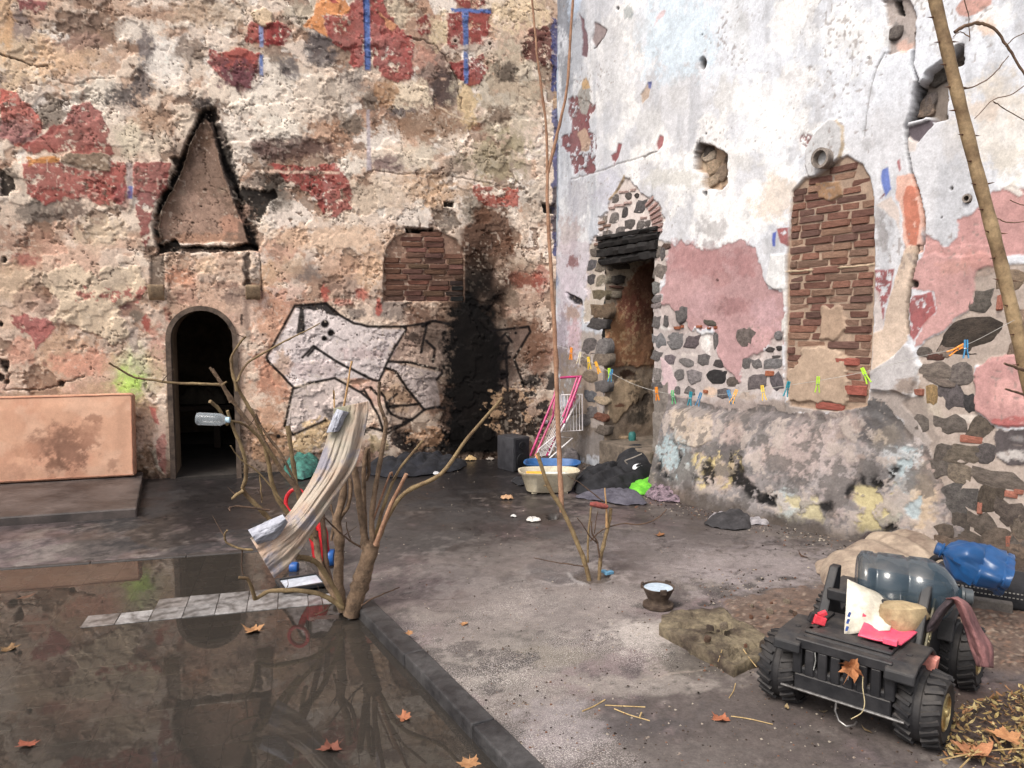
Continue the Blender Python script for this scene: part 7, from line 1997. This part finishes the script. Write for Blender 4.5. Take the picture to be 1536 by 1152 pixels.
# ---- big water jugs
def jug(name, a, b_, R_, m, label, flat=1.0, open_end=False, neck=True, hl=None):
    L_ = (b_ - a).length
    t = empty(name, a)
    Mx = axis_matrix(Vector((0, 0, 0)), b_ - a) @ Matrix.Diagonal((1, flat, 1, 1))
    k = L_ / .49
    prof = [] if open_end else [(R_ * .55, .004), (R_ * .8, 0), (R_ * .97, .016)]
    prof += [(R_, .03), (R_, .065), (R_ * .95, .072), (R_ * .95, .084), (R_, .092), (R_, .20), (R_ * .95, .208), (R_ * .95, .220), (R_, .228), (R_, .30), (R_ * .97, .325), (R_ * .80, .375), (R_ * .5, .415), (.034, .435), (.030, .45)]
    prof = [(r, z * k) for r, z in prof]
    mb = MB(); n = 40
    vs, fs = [], []
    for q, (r, z) in enumerate(prof):
        for j in range(n):
            an = 2 * math.pi * j / n
            rr = r * (1 + (.16 * math.sin(3 * an + z * 22) + .16 * abs(math.sin(4 * an - z * 31)) + .09 * abs(math.sin(7 * an + z * 60)) - .12 if flat != 1 else 0))
            vs.append(Mx @ Vector((rr * math.cos(an), rr * math.sin(an), z)))
    for q in range(len(prof) - 1):
        for j in range(n):
            x, y = q * n + j, q * n + (j + 1) % n; fs.append((x, y, y + n, x + n))
    if not open_end: fs.append(tuple(range(n - 1, -1, -1)))
    mb.add(vs, fs)
    mb.build("body", m, t, 55)
    mb = MB(); mb.lathe([(.034, .45 * k), (.034, .492 * k), (.028, .496 * k)], 20, axis_matrix(Vector((0, 0, 0)), b_ - a))
    mb.lathe([(.040, .446 * k), (.042, .456 * k), (.036, .46 * k)], 20, axis_matrix(Vector((0, 0, 0)), b_ - a))
    mb.build("neck", m if open_end else mat("dark_neck", L3(74, 80, 84), L3(50, 54, 58), 20, .4), t, 45)
    tag(t, label, "water jug")
    return t
M_JUG = plastic("smoky_jug", (58, 76, 88), .50, .10, .9)
M_BLUE = plastic("blue_jug", (36, 88, 144), .78, .28, .5)
jug("water_jug", dp(1284, 872, 3.26), dp(1457, 896, 3.10), .138, M_JUG, "large smoky clear water jug lying on the toy jeep")
# moulded grip window of the jug
jug("water_jug", dp(1520, 868, 3.80), dp(1404, 822, 3.98), .135, M_BLUE, "crushed blue water jug lying on the black suitcase", flat=.72, open_end=True)
# ---- black suitcase under the blue jug
sc_ = empty("suitcase", gp(1470, 905)); tag(sc_, "open black fabric suitcase lying under the blue water jug", "suitcase")
sc_.rotation_euler.z = math.radians(-32)
M_CASE = mat("black_fabric", L3(40, 40, 44), L3(24, 24, 27), 20, .85, .4, 120)
mb = MB(); mb.box((0.02, .10, .075), (.50, .34, .15)); mb.build("shell", M_CASE, sc_, 50, bevel=.045, seg=4)
for dz in (.082, .108):
    mb = MB()
    for k in range(22): mb.box((-.18 + k * .0185, -.072 + .003, dz), (.010, .004, .006))
    mb.build("zip", mat("zip_teeth", L3(176, 172, 166), None, 30, .5), sc_)
mb = MB(); mb.box((.05, -.10, .035), (.20, .05, .06), Matrix.Rotation(.06, 3, 'Z')); mb.build("pad", mat("grey_pad", L3(112, 106, 100), L3(84, 78, 74), 14, .9), sc_, bevel=.008)
mb = MB(); mb.tube(catmull([(-.22, .0, .15), (-.25, -.03, .20), (-.20, -.05, .25), (-.12, -.03, .22), (-.10, .02, .16)], 5), .018, 10); mb.build("handle", M_CASE, sc_, True)
# ---- cream blanket behind the jug
M_CREAM = mat("cream_quilt", L3(168, 152, 134), L3(118, 102, 90), 5, .95, .6, 60)
o = heap("quilt", [(1235, 880), (1228, 858), (1275, 838), (1300, 822), (1360, 815), (1420, 830), (1440, 860), (1400, 885), (1320, 890), (1270, 890)], .17, 31, M_CREAM, folds=3.2, foldamp=.42, seg=110, rings=24)
tag(o, "dirty cream quilt bundled behind the toy jeep", "quilt")
o = heap("quilt", [(1225, 862), (1222, 846), (1250, 838), (1262, 850), (1300, 872), (1290, 886), (1255, 876)], .05, 33, M_CREAM, folds=4, foldamp=.5)
tag(o, "flat muddy corner of cream quilt spread on the concrete", "quilt")
o = heap("rag", [(1268, 838), (1300, 815), (1330, 812), (1310, 830)], .10, 34, mat("brown_rag", L3(74, 64, 62), L3(50, 42, 42), 10, .95))
tag(o, "dark brown rag tucked beside the cream quilt", "rag")
# ---- clothes by the plinth
M_BLACKC = mat("black_cloth", L3(40, 40, 44), L3(22, 22, 25), 14, .9, .5, 90)
o = heap("clothes", cr('L', [(440, 260), (470, 215), (560, 195), (700, 190), (830, 200), (850, 250), (730, 290), (560, 305), (455, 300)]), .16, 41, M_BLACKC, folds=5, foldamp=.65, seg=110, rings=22); tag(o, "heap of black clothes beside the cream washing-up basin", "clothes")
o = heap("clothes", cr('L', [(440, 318), (560, 275), (700, 268), (790, 285), (850, 358), (700, 362), (560, 335)]), .05, 42, mat("slate_cloth", L3(92, 90, 100), L3(62, 60, 70), 12, .95, .4, 90), folds=10, foldamp=.6); tag(o, "slate grey garment spread flat in front of the black clothes", "clothes")
o = heap("clothes", cr('L', [(715, 275), (800, 250), (890, 235), (960, 245), (920, 265), (870, 300), (790, 308)]), .08, 43, mat("lime_cloth", L3(124, 206, 62), L3(80, 156, 42), 8, .8, .4, 90), folds=6, foldamp=.45); tag(o, "bright lime green garment crumpled against the plinth", "clothes")
mpat = mat("patterned_cloth", L3(150, 130, 140), L3(34, 28, 34), 26, .9, .4, 60)
o = heap("clothes", cr('L', [(828, 310), (870, 255), (960, 240), (1040, 290), (1085, 335), (1010, 346), (900, 340)]), .08, 44, mpat, folds=10, foldamp=.6); tag(o, "dark and pale patterned scarf heaped beside the lime garment", "clothes")
# black rucksack with a white tick emblem
bag = heap("rucksack", cr('L', [(655, 225), (670, 170), (760, 140), (860, 150), (900, 195), (890, 235), (800, 255), (690, 248)]), .27, 45, M_BLACKC, folds=5, foldamp=.3, sharp=.42, seg=90, rings=26)
tag(bag, "black rucksack with a white tick emblem slumped against the plinth", "rucksack")
bvh = BVHTree.FromPolygons([bag.location + v.co for v in bag.data.vertices], [tuple(p.vertices) for p in bag.data.polygons])
def on_bag(px_, py_):
    h = bvh.ray_cast(Vector((0, 0, CAM_H)), ray(px_, py_).normalized())
    return (h[0] - ray(px_, py_).normalized() * .006) if h[0] is not None else None
def emblem(k, pts, nm):
    mb = MB()
    q = [on_bag(*p) for p in cr(k, pts)]
    if any(p is None for p in q): return
    mb.add([p - bag.location for p in q], [tuple(range(len(q)))])
    mb.build(nm, mat("white_print", L3(236, 236, 238), L3(220, 220, 224), 10, .6), bag)
emblem('L', [(765, 160), (764, 148), (772, 136), (786, 131), (812, 127), (790, 134), (780, 141), (781, 147), (792, 147), (818, 139), (795, 152), (778, 161)], "emblem")
emblem('L', [(690, 205), (688, 192), (692, 182), (697, 195), (698, 208)], "label_patch")
mb = MB(); pth = [dp(*c1('L', *q), 6.75) for q in ((815, 75), (770, 95), (735, 108), (722, 115), (735, 132))]
mb.tube([p - bag.location for p in catmull(pth, 5)], .006, 6); mb.build("strap", mat("pale_strap", L3(150, 142, 132), None, 12), bag, True)
o = heap("t_shirt", cr('L', [(1150, 465), (1190, 440), (1270, 420), (1310, 392), (1400, 398), (1415, 440), (1410, 490), (1330, 502), (1210, 485)]), .06, 46, mat("charcoal_cloth", L3(66, 64, 66), L3(40, 39, 41), 12, .95, .4, 90), folds=10, foldamp=.5); tag(o, "charcoal t-shirt dropped on the concrete by the plinth", "clothes")
o = heap("t_shirt", cr('L', [(1395, 430), (1440, 425), (1520, 455), (1500, 470), (1410, 470)]), .035, 47, mat("pale_grey_cloth", L3(170, 166, 168), L3(116, 112, 116), 12, .95), folds=11, foldamp=.6); tag(o, "pale grey sleeve lying behind the charcoal t-shirt", "clothes")
o = heap("t_shirt", cr('L', [(1172, 440), (1215, 432), (1280, 410), (1285, 425), (1200, 450)]), .045, 48, MATS["pale_grey_cloth"], folds=11, foldamp=.5); tag(o, "pale collar of cloth showing at the charcoal t-shirt's edge", "clothes")
# ---- basins
def basin_obj(name, px_c, py_c, w, d, h, m, label, rz=0.0, feet=True):
    t = empty(name, gp(px_c, py_c), rz); n = 40
    def ringp(sx, sy, z, p=3.2):
        out = []
        for j in range(n):
            a = 2 * math.pi * j / n; ca, sa = math.cos(a), math.sin(a)
            k = (abs(ca) ** p + abs(sa) ** p) ** (-1 / p)
            out.append(Vector((ca * k * sx, sa * k * sy, z)))
        return out
    W_, D_ = w / 2, d / 2
    levels = [ringp(W_ * .66, D_ * .66, .012), ringp(W_ * .74, D_ * .74, .02), ringp(W_ * .92, D_ * .92, h * .86), ringp(W_, D_, h * .93), ringp(W_ * 1.01, D_ * 1.01, h), ringp(W_ * .95, D_ * .95, h * 1.0), ringp(W_ * .88, D_ * .88, h * .84), ringp(W_ * .68, D_ * .68, .035)]
    mb = MB(); vs = [p for l in levels for p in l]; fs = []
    for q in range(len(levels) - 1):
        for j in range(n):
            a, b_ = q * n + j, q * n + (j + 1) % n; fs.append((a, b_, b_ + n, a + n))
    fs.append(tuple(range(n - 1, -1, -1))); fs.append(tuple((len(levels) - 1) * n + j for j in range(n)))
    mb.add(vs, fs); mb.build("shell", m, t, 50)
    if feet:
        for sx in (-1, 1):
            for sy in (-1, 1):
                mb = MB(); mb.box((sx * W_ * .5, sy * D_ * .5, .008), (.05, .03, .016)); mb.build("foot", m, t, bevel=.004)
    tag(t, label, "basin"); return t
M_IV = mat("ivory_plastic", L3(206, 196, 174), L3(178, 166, 142), 6, .45, .08)
bs = basin_obj("washing_basin", 823, 737, .56, .36, .20, M_IV, "cream plastic washing-up basin on the dark concrete", .06)
mb = MB(); mb.lathe([(.2, .150), (.23, .153)], 30, Matrix.Diagonal((1.0, .64, 1, 1))); mb.build("suds", mat("soapy_water", L3(214, 226, 232), L3(186, 204, 214), 6, .15), bs, True)
mb = MB(); mb.box((0, 0, 0), (.16, .09, .035)); tag(mb.build("sponge", mat("orange_sponge", L3(244, 178, 70), L3(220, 150, 50), 20, .95, .8, 120), None, False, .012, loc=bs.location + Vector((-.13, -.04, .172))), "yellow orange sponge floating in the cream basin", "sponge")
basin_obj("washing_basin", 828, 718, .56, .40, .17, mat("blue_plastic", L3(58, 104, 158), L3(40, 80, 130), 6, .45), "blue plastic basin behind the cream one", -.1, False)
o = heap("rag", cr('Q', [(145, 800), (160, 760), (210, 745), (240, 765), (200, 810)]), .12, 51, mat("red_cloth", L3(196, 82, 62), L3(140, 100, 90), 12, .9)); tag(o, "small red rag at the cream basin's left side", "rag")
o = heap("rag", cr('Q', [(125, 880), (150, 850), (215, 850), (240, 900), (190, 915)]), .03, 52, M_BLACKC); tag(o, "flat black rag on the floor below the cream basin", "rag")
o = heap("rag", cr('Q', [(490, 735), (510, 700), (580, 690), (640, 720), (610, 745)]), .12, 53, mat("grey_rag", L3(110, 104, 104), L3(66, 62, 64), 14, .95), folds=12); tag(o, "dusty grey rag under the drying rack's edge", "rag")
o = heap("rag", cr('Q', [(650, 850), (720, 825), (830, 820), (870, 840), (760, 862)]), .05, 54, mat("tan_rag", L3(176, 160, 134), L3(110, 100, 88), 16, .95), folds=12); tag(o, "tan crumpled rag behind the heap of black clothes", "rag")
mb = MB(); mb.lathe([(.02, 0), (.05, .004), (.05, .055), (.045, .07), (.02, .075)], 20); tag(mb.build("cup", plastic("clear_cup", (190, 192, 192), .5, .2), None, 40, loc=gp(*c1('Q', 868, 830))), "clear plastic cup standing next to the black rucksack", "cup")
# odds and ends on the doorway sill
for x, y, s, rgb, lab in ((835, 500, (.16, .10, .05), (34, 74, 92), "dark teal bundle on the doorway sill"), (865, 500, (.05, .05, .04), (226, 226, 226), "small white tub on the doorway sill"), (1000, 530, (.08, .08, .09), (54, 120, 116), "green plastic cup on the doorway sill"), (940, 478, (.12, .07, .03), (170, 146, 120), "flat tan stone on the doorway sill")):
    X, Y = c1('Q', x, y); u, _z = RW.uz(X, Y, -.25); mb = MB(); mb.lathe([(s[0] / 2 * .9, 0), (s[0] / 2, s[2] * .3), (s[0] / 2 * .95, s[2] * .8), (s[0] / 2 * .6, s[2])], 16, Matrix.Diagonal((1, s[1] / s[0], 1, 1)))
    tag(mb.build("sill_item", mat("sill_" + lab.split()[1], L3(*rgb), None, 14, .6), None, True, loc=RW.pt(u, RZ0 + .001, -.25)), lab, lab.split()[2] if len(lab.split()[2]) > 3 else "tub")
# ---- drying rack
rk_ = empty("drying_rack", gp(822, 700)); tag(rk_, "folded pink and white metal clothes drying rack leaning in the corner", "drying rack")
M_MAG = mat("magenta_tube", L3(196, 52, 116), L3(160, 40, 96), 12, .4, .1)
M_WHT = mat("white_tube", L3(226, 222, 222), L3(196, 190, 190), 12, .4, .1)
def rod(name, pts, r, m, d0=8.0, d1=8.2):
    q = [dp(*c1('Q', x, y), d0 + (d1 - d0) * i / max(1, len(pts) - 1)) for i, (x, y) in enumerate(pts)]
    mb = MB(); mb.tube([p - rk_.location for p in q], r, 8); return mb.build(name, m, rk_, True)
DT, DBt = 8.22, 7.92
rod("frame_tube", [(265, 690), (440, 260), (465, 130)], .012, M_MAG, DBt, DT); rod("frame_tube", [(300, 690), (430, 400), (445, 260)], .011, M_MAG, DBt, DT)
rod("frame_tube", [(630, 120), (580, 260), (505, 455)], .014, M_MAG, DT, DBt + .1); rod("frame_tube", [(605, 122), (555, 270), (500, 410)], .011, M_MAG, DT, DBt + .1)
rod("frame_tube", [(480, 128), (560, 122), (636, 120)], .013, M_MAG, DT, DT)
rod("frame_tube", [(400, 690), (460, 560), (625, 265)], .011, M_WHT, DBt, DT); rod("frame_tube", [(385, 690), (440, 560), (600, 260)], .010, M_MAG, DBt, DT)
rod("wing_frame", [(490, 252), (640, 246), (642, 505), (497, 515), (490, 252)], .008, M_WHT, DT - .05, DT - .05)
rod("wing_frame", [(300, 712), (330, 640), (440, 550), (572, 560), (400, 712), (300, 715)], .008, M_WHT, DBt, DBt)
for k in range(6):
    f = (k + 1) / 7
    rod("wire", [(490 + 150 * f, 250), (495 + 147 * f, 511)], .004, M_WHT, DT - .05, DT - .05)
    rod("wire", [(310 + 110 * f, 655 - 95 * f), (320 + 200 * f, 714 - 110 * f)], .004, M_WHT, DBt, DBt)
    rod("wire", [(320 + 60 * f, 690), (470 + 120 * f, 300)], .0035, M_WHT, DBt, DT)
rod("hinge", [(375, 440), (392, 445)], .016, M_WHT, 8.05, 8.05); rod("hinge", [(505, 445), (522, 450)], .016, M_WHT, 8.05, 8.05)
# ---- speaker
spk = empty("speaker", gp(770, 704), math.radians(38)); tag(spk, "black plastic speaker box standing by the sooty wall", "speaker")
M_SPK = mat("speaker_plastic", L3(62, 62, 66), L3(44, 44, 48), 10, .5, .15)
mb = MB(); mb.box((0, 0, .18), (.22, .28, .36)); mb.build("case", M_SPK, spk, 40, bevel=.014)
mb = MB(); mb.box((.0, -.145, .18), (.19, .012, .33)); mb.build("baffle", mat("speaker_front", L3(46, 46, 50), None, 10, .5), spk, bevel=.004)
for z, r in ((.12, .075), (.27, .045)):
    mb = MB(); mb.lathe([(r, .0), (r, .012), (r * .86, .014), (r * .4, -.012 + .02), (r * .2, .012)], 28, Matrix.Translation((0, -.150, z)) @ Matrix.Rotation(math.pi / 2, 4, 'X')); mb.build("cone", mat("speaker_cone", L3(30, 30, 33), None, 10, .6), spk, 40)
# ---- ribbed jug by the wall, heaps along the left wall
mb = MB(); prof = [(.03, 0), (.085, .002)]
for k in range(11): prof += [(.098, .018 + k * .018), (.086, .027 + k * .018)]
prof += [(.09, .225), (.075, .265), (.035, .295), (.022, .30), (.022, .335), (.01, .337)]
tag(mb.build("ribbed_jug", plastic("ribbed_clear", (190, 194, 196), .5, .2), None, 35, loc=gp(632, 690)), "clear ribbed plastic water container against the graffiti wall", "water jug")
o = heap("clothes", [(545, 712), (560, 690), (590, 684), (612, 680), (640, 690), (680, 690), (702, 697), (690, 706), (640, 714), (590, 718)], .12, 61, mat("navy_cloth", L3(36, 37, 44), L3(18, 18, 22), 10, .95, .5, 80), folds=5, foldamp=.75, seg=120, rings=24); tag(o, "dark navy bedding heaped along the foot of the graffiti wall", "clothes")
o = heap("bag", [(424, 712), (432, 695), (456, 684), (480, 690), (482, 712), (450, 722)], .18, 62, mat("teal_bag", L3(70, 130, 118), L3(26, 50, 50), 16, .7, .5, 60), folds=7, foldamp=.4); tag(o, "dark teal patterned bag behind the pruned shrub", "bag")
o = heap("rag", [(466, 700), (470, 686), (492, 680), (500, 694), (486, 704)], .22, 63, mat("oxblood_cloth", L3(92, 48, 44), L3(62, 32, 30), 12, .95)); tag(o, "oxblood coloured rag behind the teal bag", "rag")
o = heap("rag", [(580, 692), (590, 683), (606, 682), (600, 692)], .10, 64, mat("pale_pink_rag", L3(206, 160, 160), L3(150, 110, 110), 18, .9)); tag(o, "small pale pink scrap of cloth on the navy bedding", "rag")
for k, (x, y, s, rgb, lab) in enumerate(((705, 690, .09, (196, 166, 120), "tan scrap of card on the sooty floor"), (720, 687, .08, (226, 214, 196), "crumpled off-white paper by the sooty wall"), (735, 690, .06, (150, 140, 130), "grey scrap beside the off-white paper"), (742, 684, .05, (226, 226, 226), "tiny white wrapper left of the speaker"), (655, 712, .05, (206, 206, 210), "small white paper flake before the navy bedding"), (760, 748, .07, (196, 156, 120), "curled tan scrap on the wet concrete"), (800, 782, .07, (226, 222, 216), "white plastic scrap by the hole in the concrete"), (770, 776, .03, (220, 220, 216), "tiny white chip near the hole in the concrete"))):
    me = heap_mesh("paper_scrap", [(s * math.cos(a), s * .6 * math.sin(a)) for a in (0, 1.1, 2.3, 3.5, 4.4, 5.4)], s * .5, 70 + k, 5, 16, 20, foldamp=.8)
    tag(link("paper_scrap", me, mat("scrap_%d" % k, L3(*rgb), None, 20, .85), None, gp(x, y)), lab, "scrap")
# ---- iron brazier with water
br = empty("brazier", gp(987, 910)); tag(br, "small rusty iron brazier bowl holding pale water", "brazier")
M_IRON = mat("rusty_iron", L3(98, 84, 72), L3(58, 46, 40), 22, .75, .6, 70, metal=.3)
mb = MB(); mb.lathe([(.078, 0), (.084, .005), (.084, .020), (.074, .024), (.058, .026), (.054, .040), (.062, .058), (.088, .112), (.090, .116), (.083, .116), (.078, .104), (.02, .098)], 36); mb.build("bowl", M_IRON, br, 40)
mb = MB(); mb.lathe([(.01, .108), (.081, .108), (.0815, .1065)], 36); mb.build("water_surface", mat("pale_water", L3(196, 210, 222), L3(176, 192, 206), 12, .12), br, True)
for a in (-1.45, .75, 2.75):
    mb = MB(); mb.box((.090 * math.cos(a), .090 * math.sin(a), .112), (.012, .036, .030), Matrix.Rotation(a, 3, 'Z')); mb.build("lug", M_IRON, br, bevel=.003)
# ---- red toy tricycle behind the shrub
tri = empty("toy_tricycle", gp(470, 852, -.04)); tag(tri, "red plastic toy tricycle with blue wheels behind the pruned shrub", "tricycle")
M_RED = mat("toy_red", L3(196, 32, 40), L3(160, 22, 32), 10, .4, .05); M_BLU = mat("toy_blue", L3(40, 98, 170), L3(30, 76, 140), 10, .4, .05)
YT = gp(470, 852, -.04).y
def tl(x, y, d=0.0): return dp(x, y, YT + d) - tri.location
mb = MB(); mb.tube(catmull([tl(484, 838), tl(478, 815), tl(470, 795), tl(462, 778)], 4), [.06, .062, .06, .056, .055, .05, .05, .045, .045, .04, .04, .035, .03], 14, squash=.8); mb.build("body", M_RED, tri, True)
mb = MB(); mb.tube([tl(465, 800), tl(452, 780), tl(446, 765)], .022, 10); mb.build("column", M_RED, tri, True)
mb = MB(); c = tl(443, 752); mb.tube([c + Vector((.062 * math.cos(a), .02 * math.sin(a), .075 * math.sin(a))) for a in [2 * math.pi * k / 24 for k in range(25)]], .013, 8); mb.build("steering_wheel", M_RED, tri, True)
mb = MB(); mb.tube([tl(488, 842), tl(484, 800), tl(480, 785)], [.03, .035, .03], 10); mb.build("backrest", M_RED, tri, True)
for x, y, d, r in ((496, 836, .02, .055), (441, 851, -.02, .035), (470, 850, .22, .055)):
    mb = MB(); mb.lathe([(.01, -.025), (r * .9, -.025), (r, -.015), (r, .015), (r * .9, .025), (.01, .025)], 22, Matrix.Translation(tl(x, y, d)) @ Matrix.Rotation(math.pi / 2, 4, 'Y')); mb.build("wheel", M_BLU, tri, 40)
# ---- framed mirror lying in the basin
fr_ = empty("picture_frame", gp(452, 876, -.035), .5); tag(fr_, "small black picture frame lying glass up under the shrub", "frame")
mb = MB()
for x, y, sx, sy in ((0, -.10, .27, .022), (0, .10, .27, .022), (-.125, 0, .022, .18), (.125, 0, .022, .18)): mb.box((x, y, .012), (sx, sy, .022))
mb.build("frame", M_BLK, fr_, bevel=.002)
mb = MB(); mb.box((0, 0, .008), (.23, .18, .008)); mb.build("pane", mat("sky_toned_glass", L3(206, 212, 222), L3(176, 184, 196), 6, .12), fr_)  # pale blue-grey colour paints the sky's reflection into the pane
# ---- fallen leaves
OR, RD, TN, BR_ = (186, 140, 98), (136, 84, 68), (206, 160, 108), (110, 80, 62)
for x, y, s, c, z, lab, kd in ((380, 946, .12, OR, -.044, "orange lobed leaf floating at the edge of the puddle", 'maple'), (41, 1118, .085, (160, 92, 70), -.046, "rust red leaf floating alone on the puddle's far side from the kerb", 'maple'), (496, 1123, .10, RD, -.046, "dark red lobed leaf floating in the puddle", 'maple'), (606, 1077, .075, (190, 126, 92), -.046, "brown lobed leaf floating near the kerb", 'maple'),
    (614, 950, .055, OR, .036, "small orange leaf lying on the kerb", 'maple'), (696, 936, .055, OR, .004, "curled orange leaf on the speckled concrete", 'maple'), (704, 1146, .085, OR, .036, "orange leaf standing against the kerb stones", 'maple'), (1081, 1079, .085, (190, 120, 88), .004, "bright rust leaf folded on the dark concrete before the toy jeep", 'maple'),
    (40, 896, .12, BR_, -.03, "dark brown curled leaf on the wet tiles", 'oval'), (14, 974, .10, (150, 120, 84), -.05, "tan leaf sunk at the puddle's edge", 'maple'), (990, 803, .10, (150, 104, 66), .004, "brown curled leaf on the concrete beside the plinth", 'maple'), (1205, 835, .10, (96, 70, 54), .004, "dark leaf on the pale concrete by the quilt", 'oval'),
    (1462, 1130, .16, (196, 138, 100), .03, "large orange leaf on top of the litter", 'maple'), (1512, 1108, .13, (206, 150, 104), .03, "curled tan lobed leaf on the litter", 'maple'), (1395, 1062, .0, OR, 0, "", ''), (1180, 1062, .06, (196, 176, 136), .004, "straw coloured leaf beside the toy jeep's far wheel", 'oval'), (1235, 1068, .05, (176, 160, 130), .004, "pale narrow leaf in front of the toy jeep", 'oval'), (1300, 1096, .06, (150, 130, 100), .004, "olive narrow leaf under the toy jeep's hook", 'oval')):
    if s > 0: leaf(x, y, s * .9, c, int(x), lab, z, kd, .7 if kd == 'oval' else .45)
leaf(0, 0, .035, (196, 186, 120), 5, "small yellow leaf stuck on the toy jeep's near tyre", kind='oval', curl=.2, world=jw(.235, -.075, .253), rot=(.75, .15, -.4))
# litter of small dry leaves by the near wheel: too many to count
rl = random.Random(17); mbv, mbf, cols = [], [], []
protos = [leaf_mesh(200 + k, 'oval', .8, 1.0) for k in range(6)]
LIT = [(1395, 1130), (1420, 1090), (1440, 1065), (1500, 1045), (1560, 1035), (1660, 1060), (1660, 1180), (1560, 1165), (1480, 1150)]
cnt = 0
while cnt < 900:
    x, y = rl.uniform(1390, 1665), rl.uniform(1030, 1185)
    ok = in_poly(x, y, LIT) or (rl.random() < .05 and y > 1000)
    if not ok: continue
    p = gp(x, y); pr = rl.choice(protos); s = rl.uniform(.022, .046)
    Mx = Matrix.Translation((p.x, p.y, .012 + rl.uniform(0, .030))) @ Matrix.Rotation(rl.uniform(0, 6.28), 4, 'Z') @ Matrix.Rotation(rl.gauss(0, .4), 4, 'X') @ Matrix.Rotation(rl.gauss(0, .4), 4, 'Y') @ Matrix.Scale(s, 4)
    b0 = len(mbv); tone = rl.choice([(176, 156, 108), (150, 128, 84), (196, 176, 128), (130, 106, 74), (160, 120, 86), (112, 90, 68)])
    for v in pr.vertices: mbv.append(tuple(Mx @ v.co)); cols.append(tone)
    for f in pr.polygons: mbf.append(tuple(i + b0 for i in f.vertices))
    cnt += 1
me = bpy.data.meshes.new("leaf_litter"); me.from_pydata(mbv, [], mbf)
a = me.color_attributes.new("tone", 'FLOAT_COLOR', 'POINT')
arr = np.ones((len(mbv), 4), np.float32); arr[:, :3] = np.array([lin(c) for c in cols]) * ALB
a.data.foreach_set("color", arr.ravel()); me.materials.append(vcol_mat("dry_litter", rough=.85, fine=.2))
tag(link("leaf_litter", me), "drift of small dry leaves beside the toy jeep's near wheel", "leaf litter", kind="stuff")
# ---- straws and twigs on the concrete
M_STRAW = mat("straw", L3(196, 170, 120), L3(150, 124, 84), 20, .8)
for k, (pts, w, lab) in enumerate((([(415, 683), (480, 655), (540, 620)], 2.2, "bent straw on the concrete, its end curled"), ([(540, 650), (640, 655), (760, 660)], 1.8, "straight pale straw crossing the concrete"), ([(590, 670), (680, 705), (785, 735)], 1.8, "slanting pale straw before the toy jeep"), ([(740, 690), (730, 715)], 2.5, "short straw bit beside the slanting straw"), ([(1230, 710), (1330, 725), (1460, 755)], 1.6, "long thin straw before the toy jeep's far wheel"), ([(1220, 610), (1245, 570), (1255, 530)], 1.4, "curved thin straw by the toy jeep's far wheel"), ([(1160, 410), (1180, 350), (1195, 310)], 1.4, "thin stalk leaning on the broken slab"), ([(1295, 340), (1330, 390), (1370, 440)], 1.6, "pale stalk lying over the broken slab's corner"))):
    q = catmull([gp(*c1('M', x, y), .004 if k < 6 else .05) for x, y in pts], 4)
    mb = MB(); mb.tube([p - q[0] for p in q], [pxs(w, p.y) / 2 for p in q], 5)
    tag(mb.build("straw", M_STRAW, None, True, loc=q[0]), lab, "straw")
for k, (pts, lab) in enumerate((([(1410, 1140), (1470, 1128), (1536, 1122), (1600, 1118)], "long stalk lying over the leaf litter"), ([(1440, 1152), (1462, 1130), (1480, 1115)], "short stalk sticking out of the leaf litter"))):
    q = catmull([gp(x, y, .035) for x, y in pts], 4); mb = MB(); mb.tube([p - q[0] for p in q], .0028, 5); tag(mb.build("straw", M_STRAW, None, True, loc=q[0]), lab, "straw")
# rubble chips on the soil and the broken slab
rc = random.Random(5)
for k in range(34):
    x, y = (rc.uniform(1110, 1260), rc.uniform(890, 965)) if k < 20 else (rc.uniform(1015, 1165), rc.uniform(925, 985))
    if k >= 20 and not in_poly(x, y, cr('Z', [(330, 380), (600, 300), (760, 310), (1050, 520), (980, 560), (760, 580), (480, 450)])): continue
    if k < 20 and not in_poly(x, y, SOIL): continue
    o = bpy.data.objects.new("rubble_chip", rc.choice(STONES)); COL.objects.link(o)
    s = rc.uniform(.008, .022); zz = .02 if k < 20 else .085
    o.location = gp(x, y, zz) ; o.scale = (s, s * .7, s * .8); o.rotation_euler = (rc.uniform(-1.8, -1.2), rc.uniform(-.3, .3), rc.uniform(0, 6))
    o.color = (*[float(v) * ALB for v in lin(rc.choice([(196, 178, 156), (150, 120, 100), (120, 104, 92), (180, 130, 104)]))], 1)
    tag(o, "small chip of rubble lying on the bare soil" if k < 20 else "small chip of rubble lying on the broken mossy slab", "stone", "rubble chips on the soil" if k < 20 else "rubble chips on the slab")
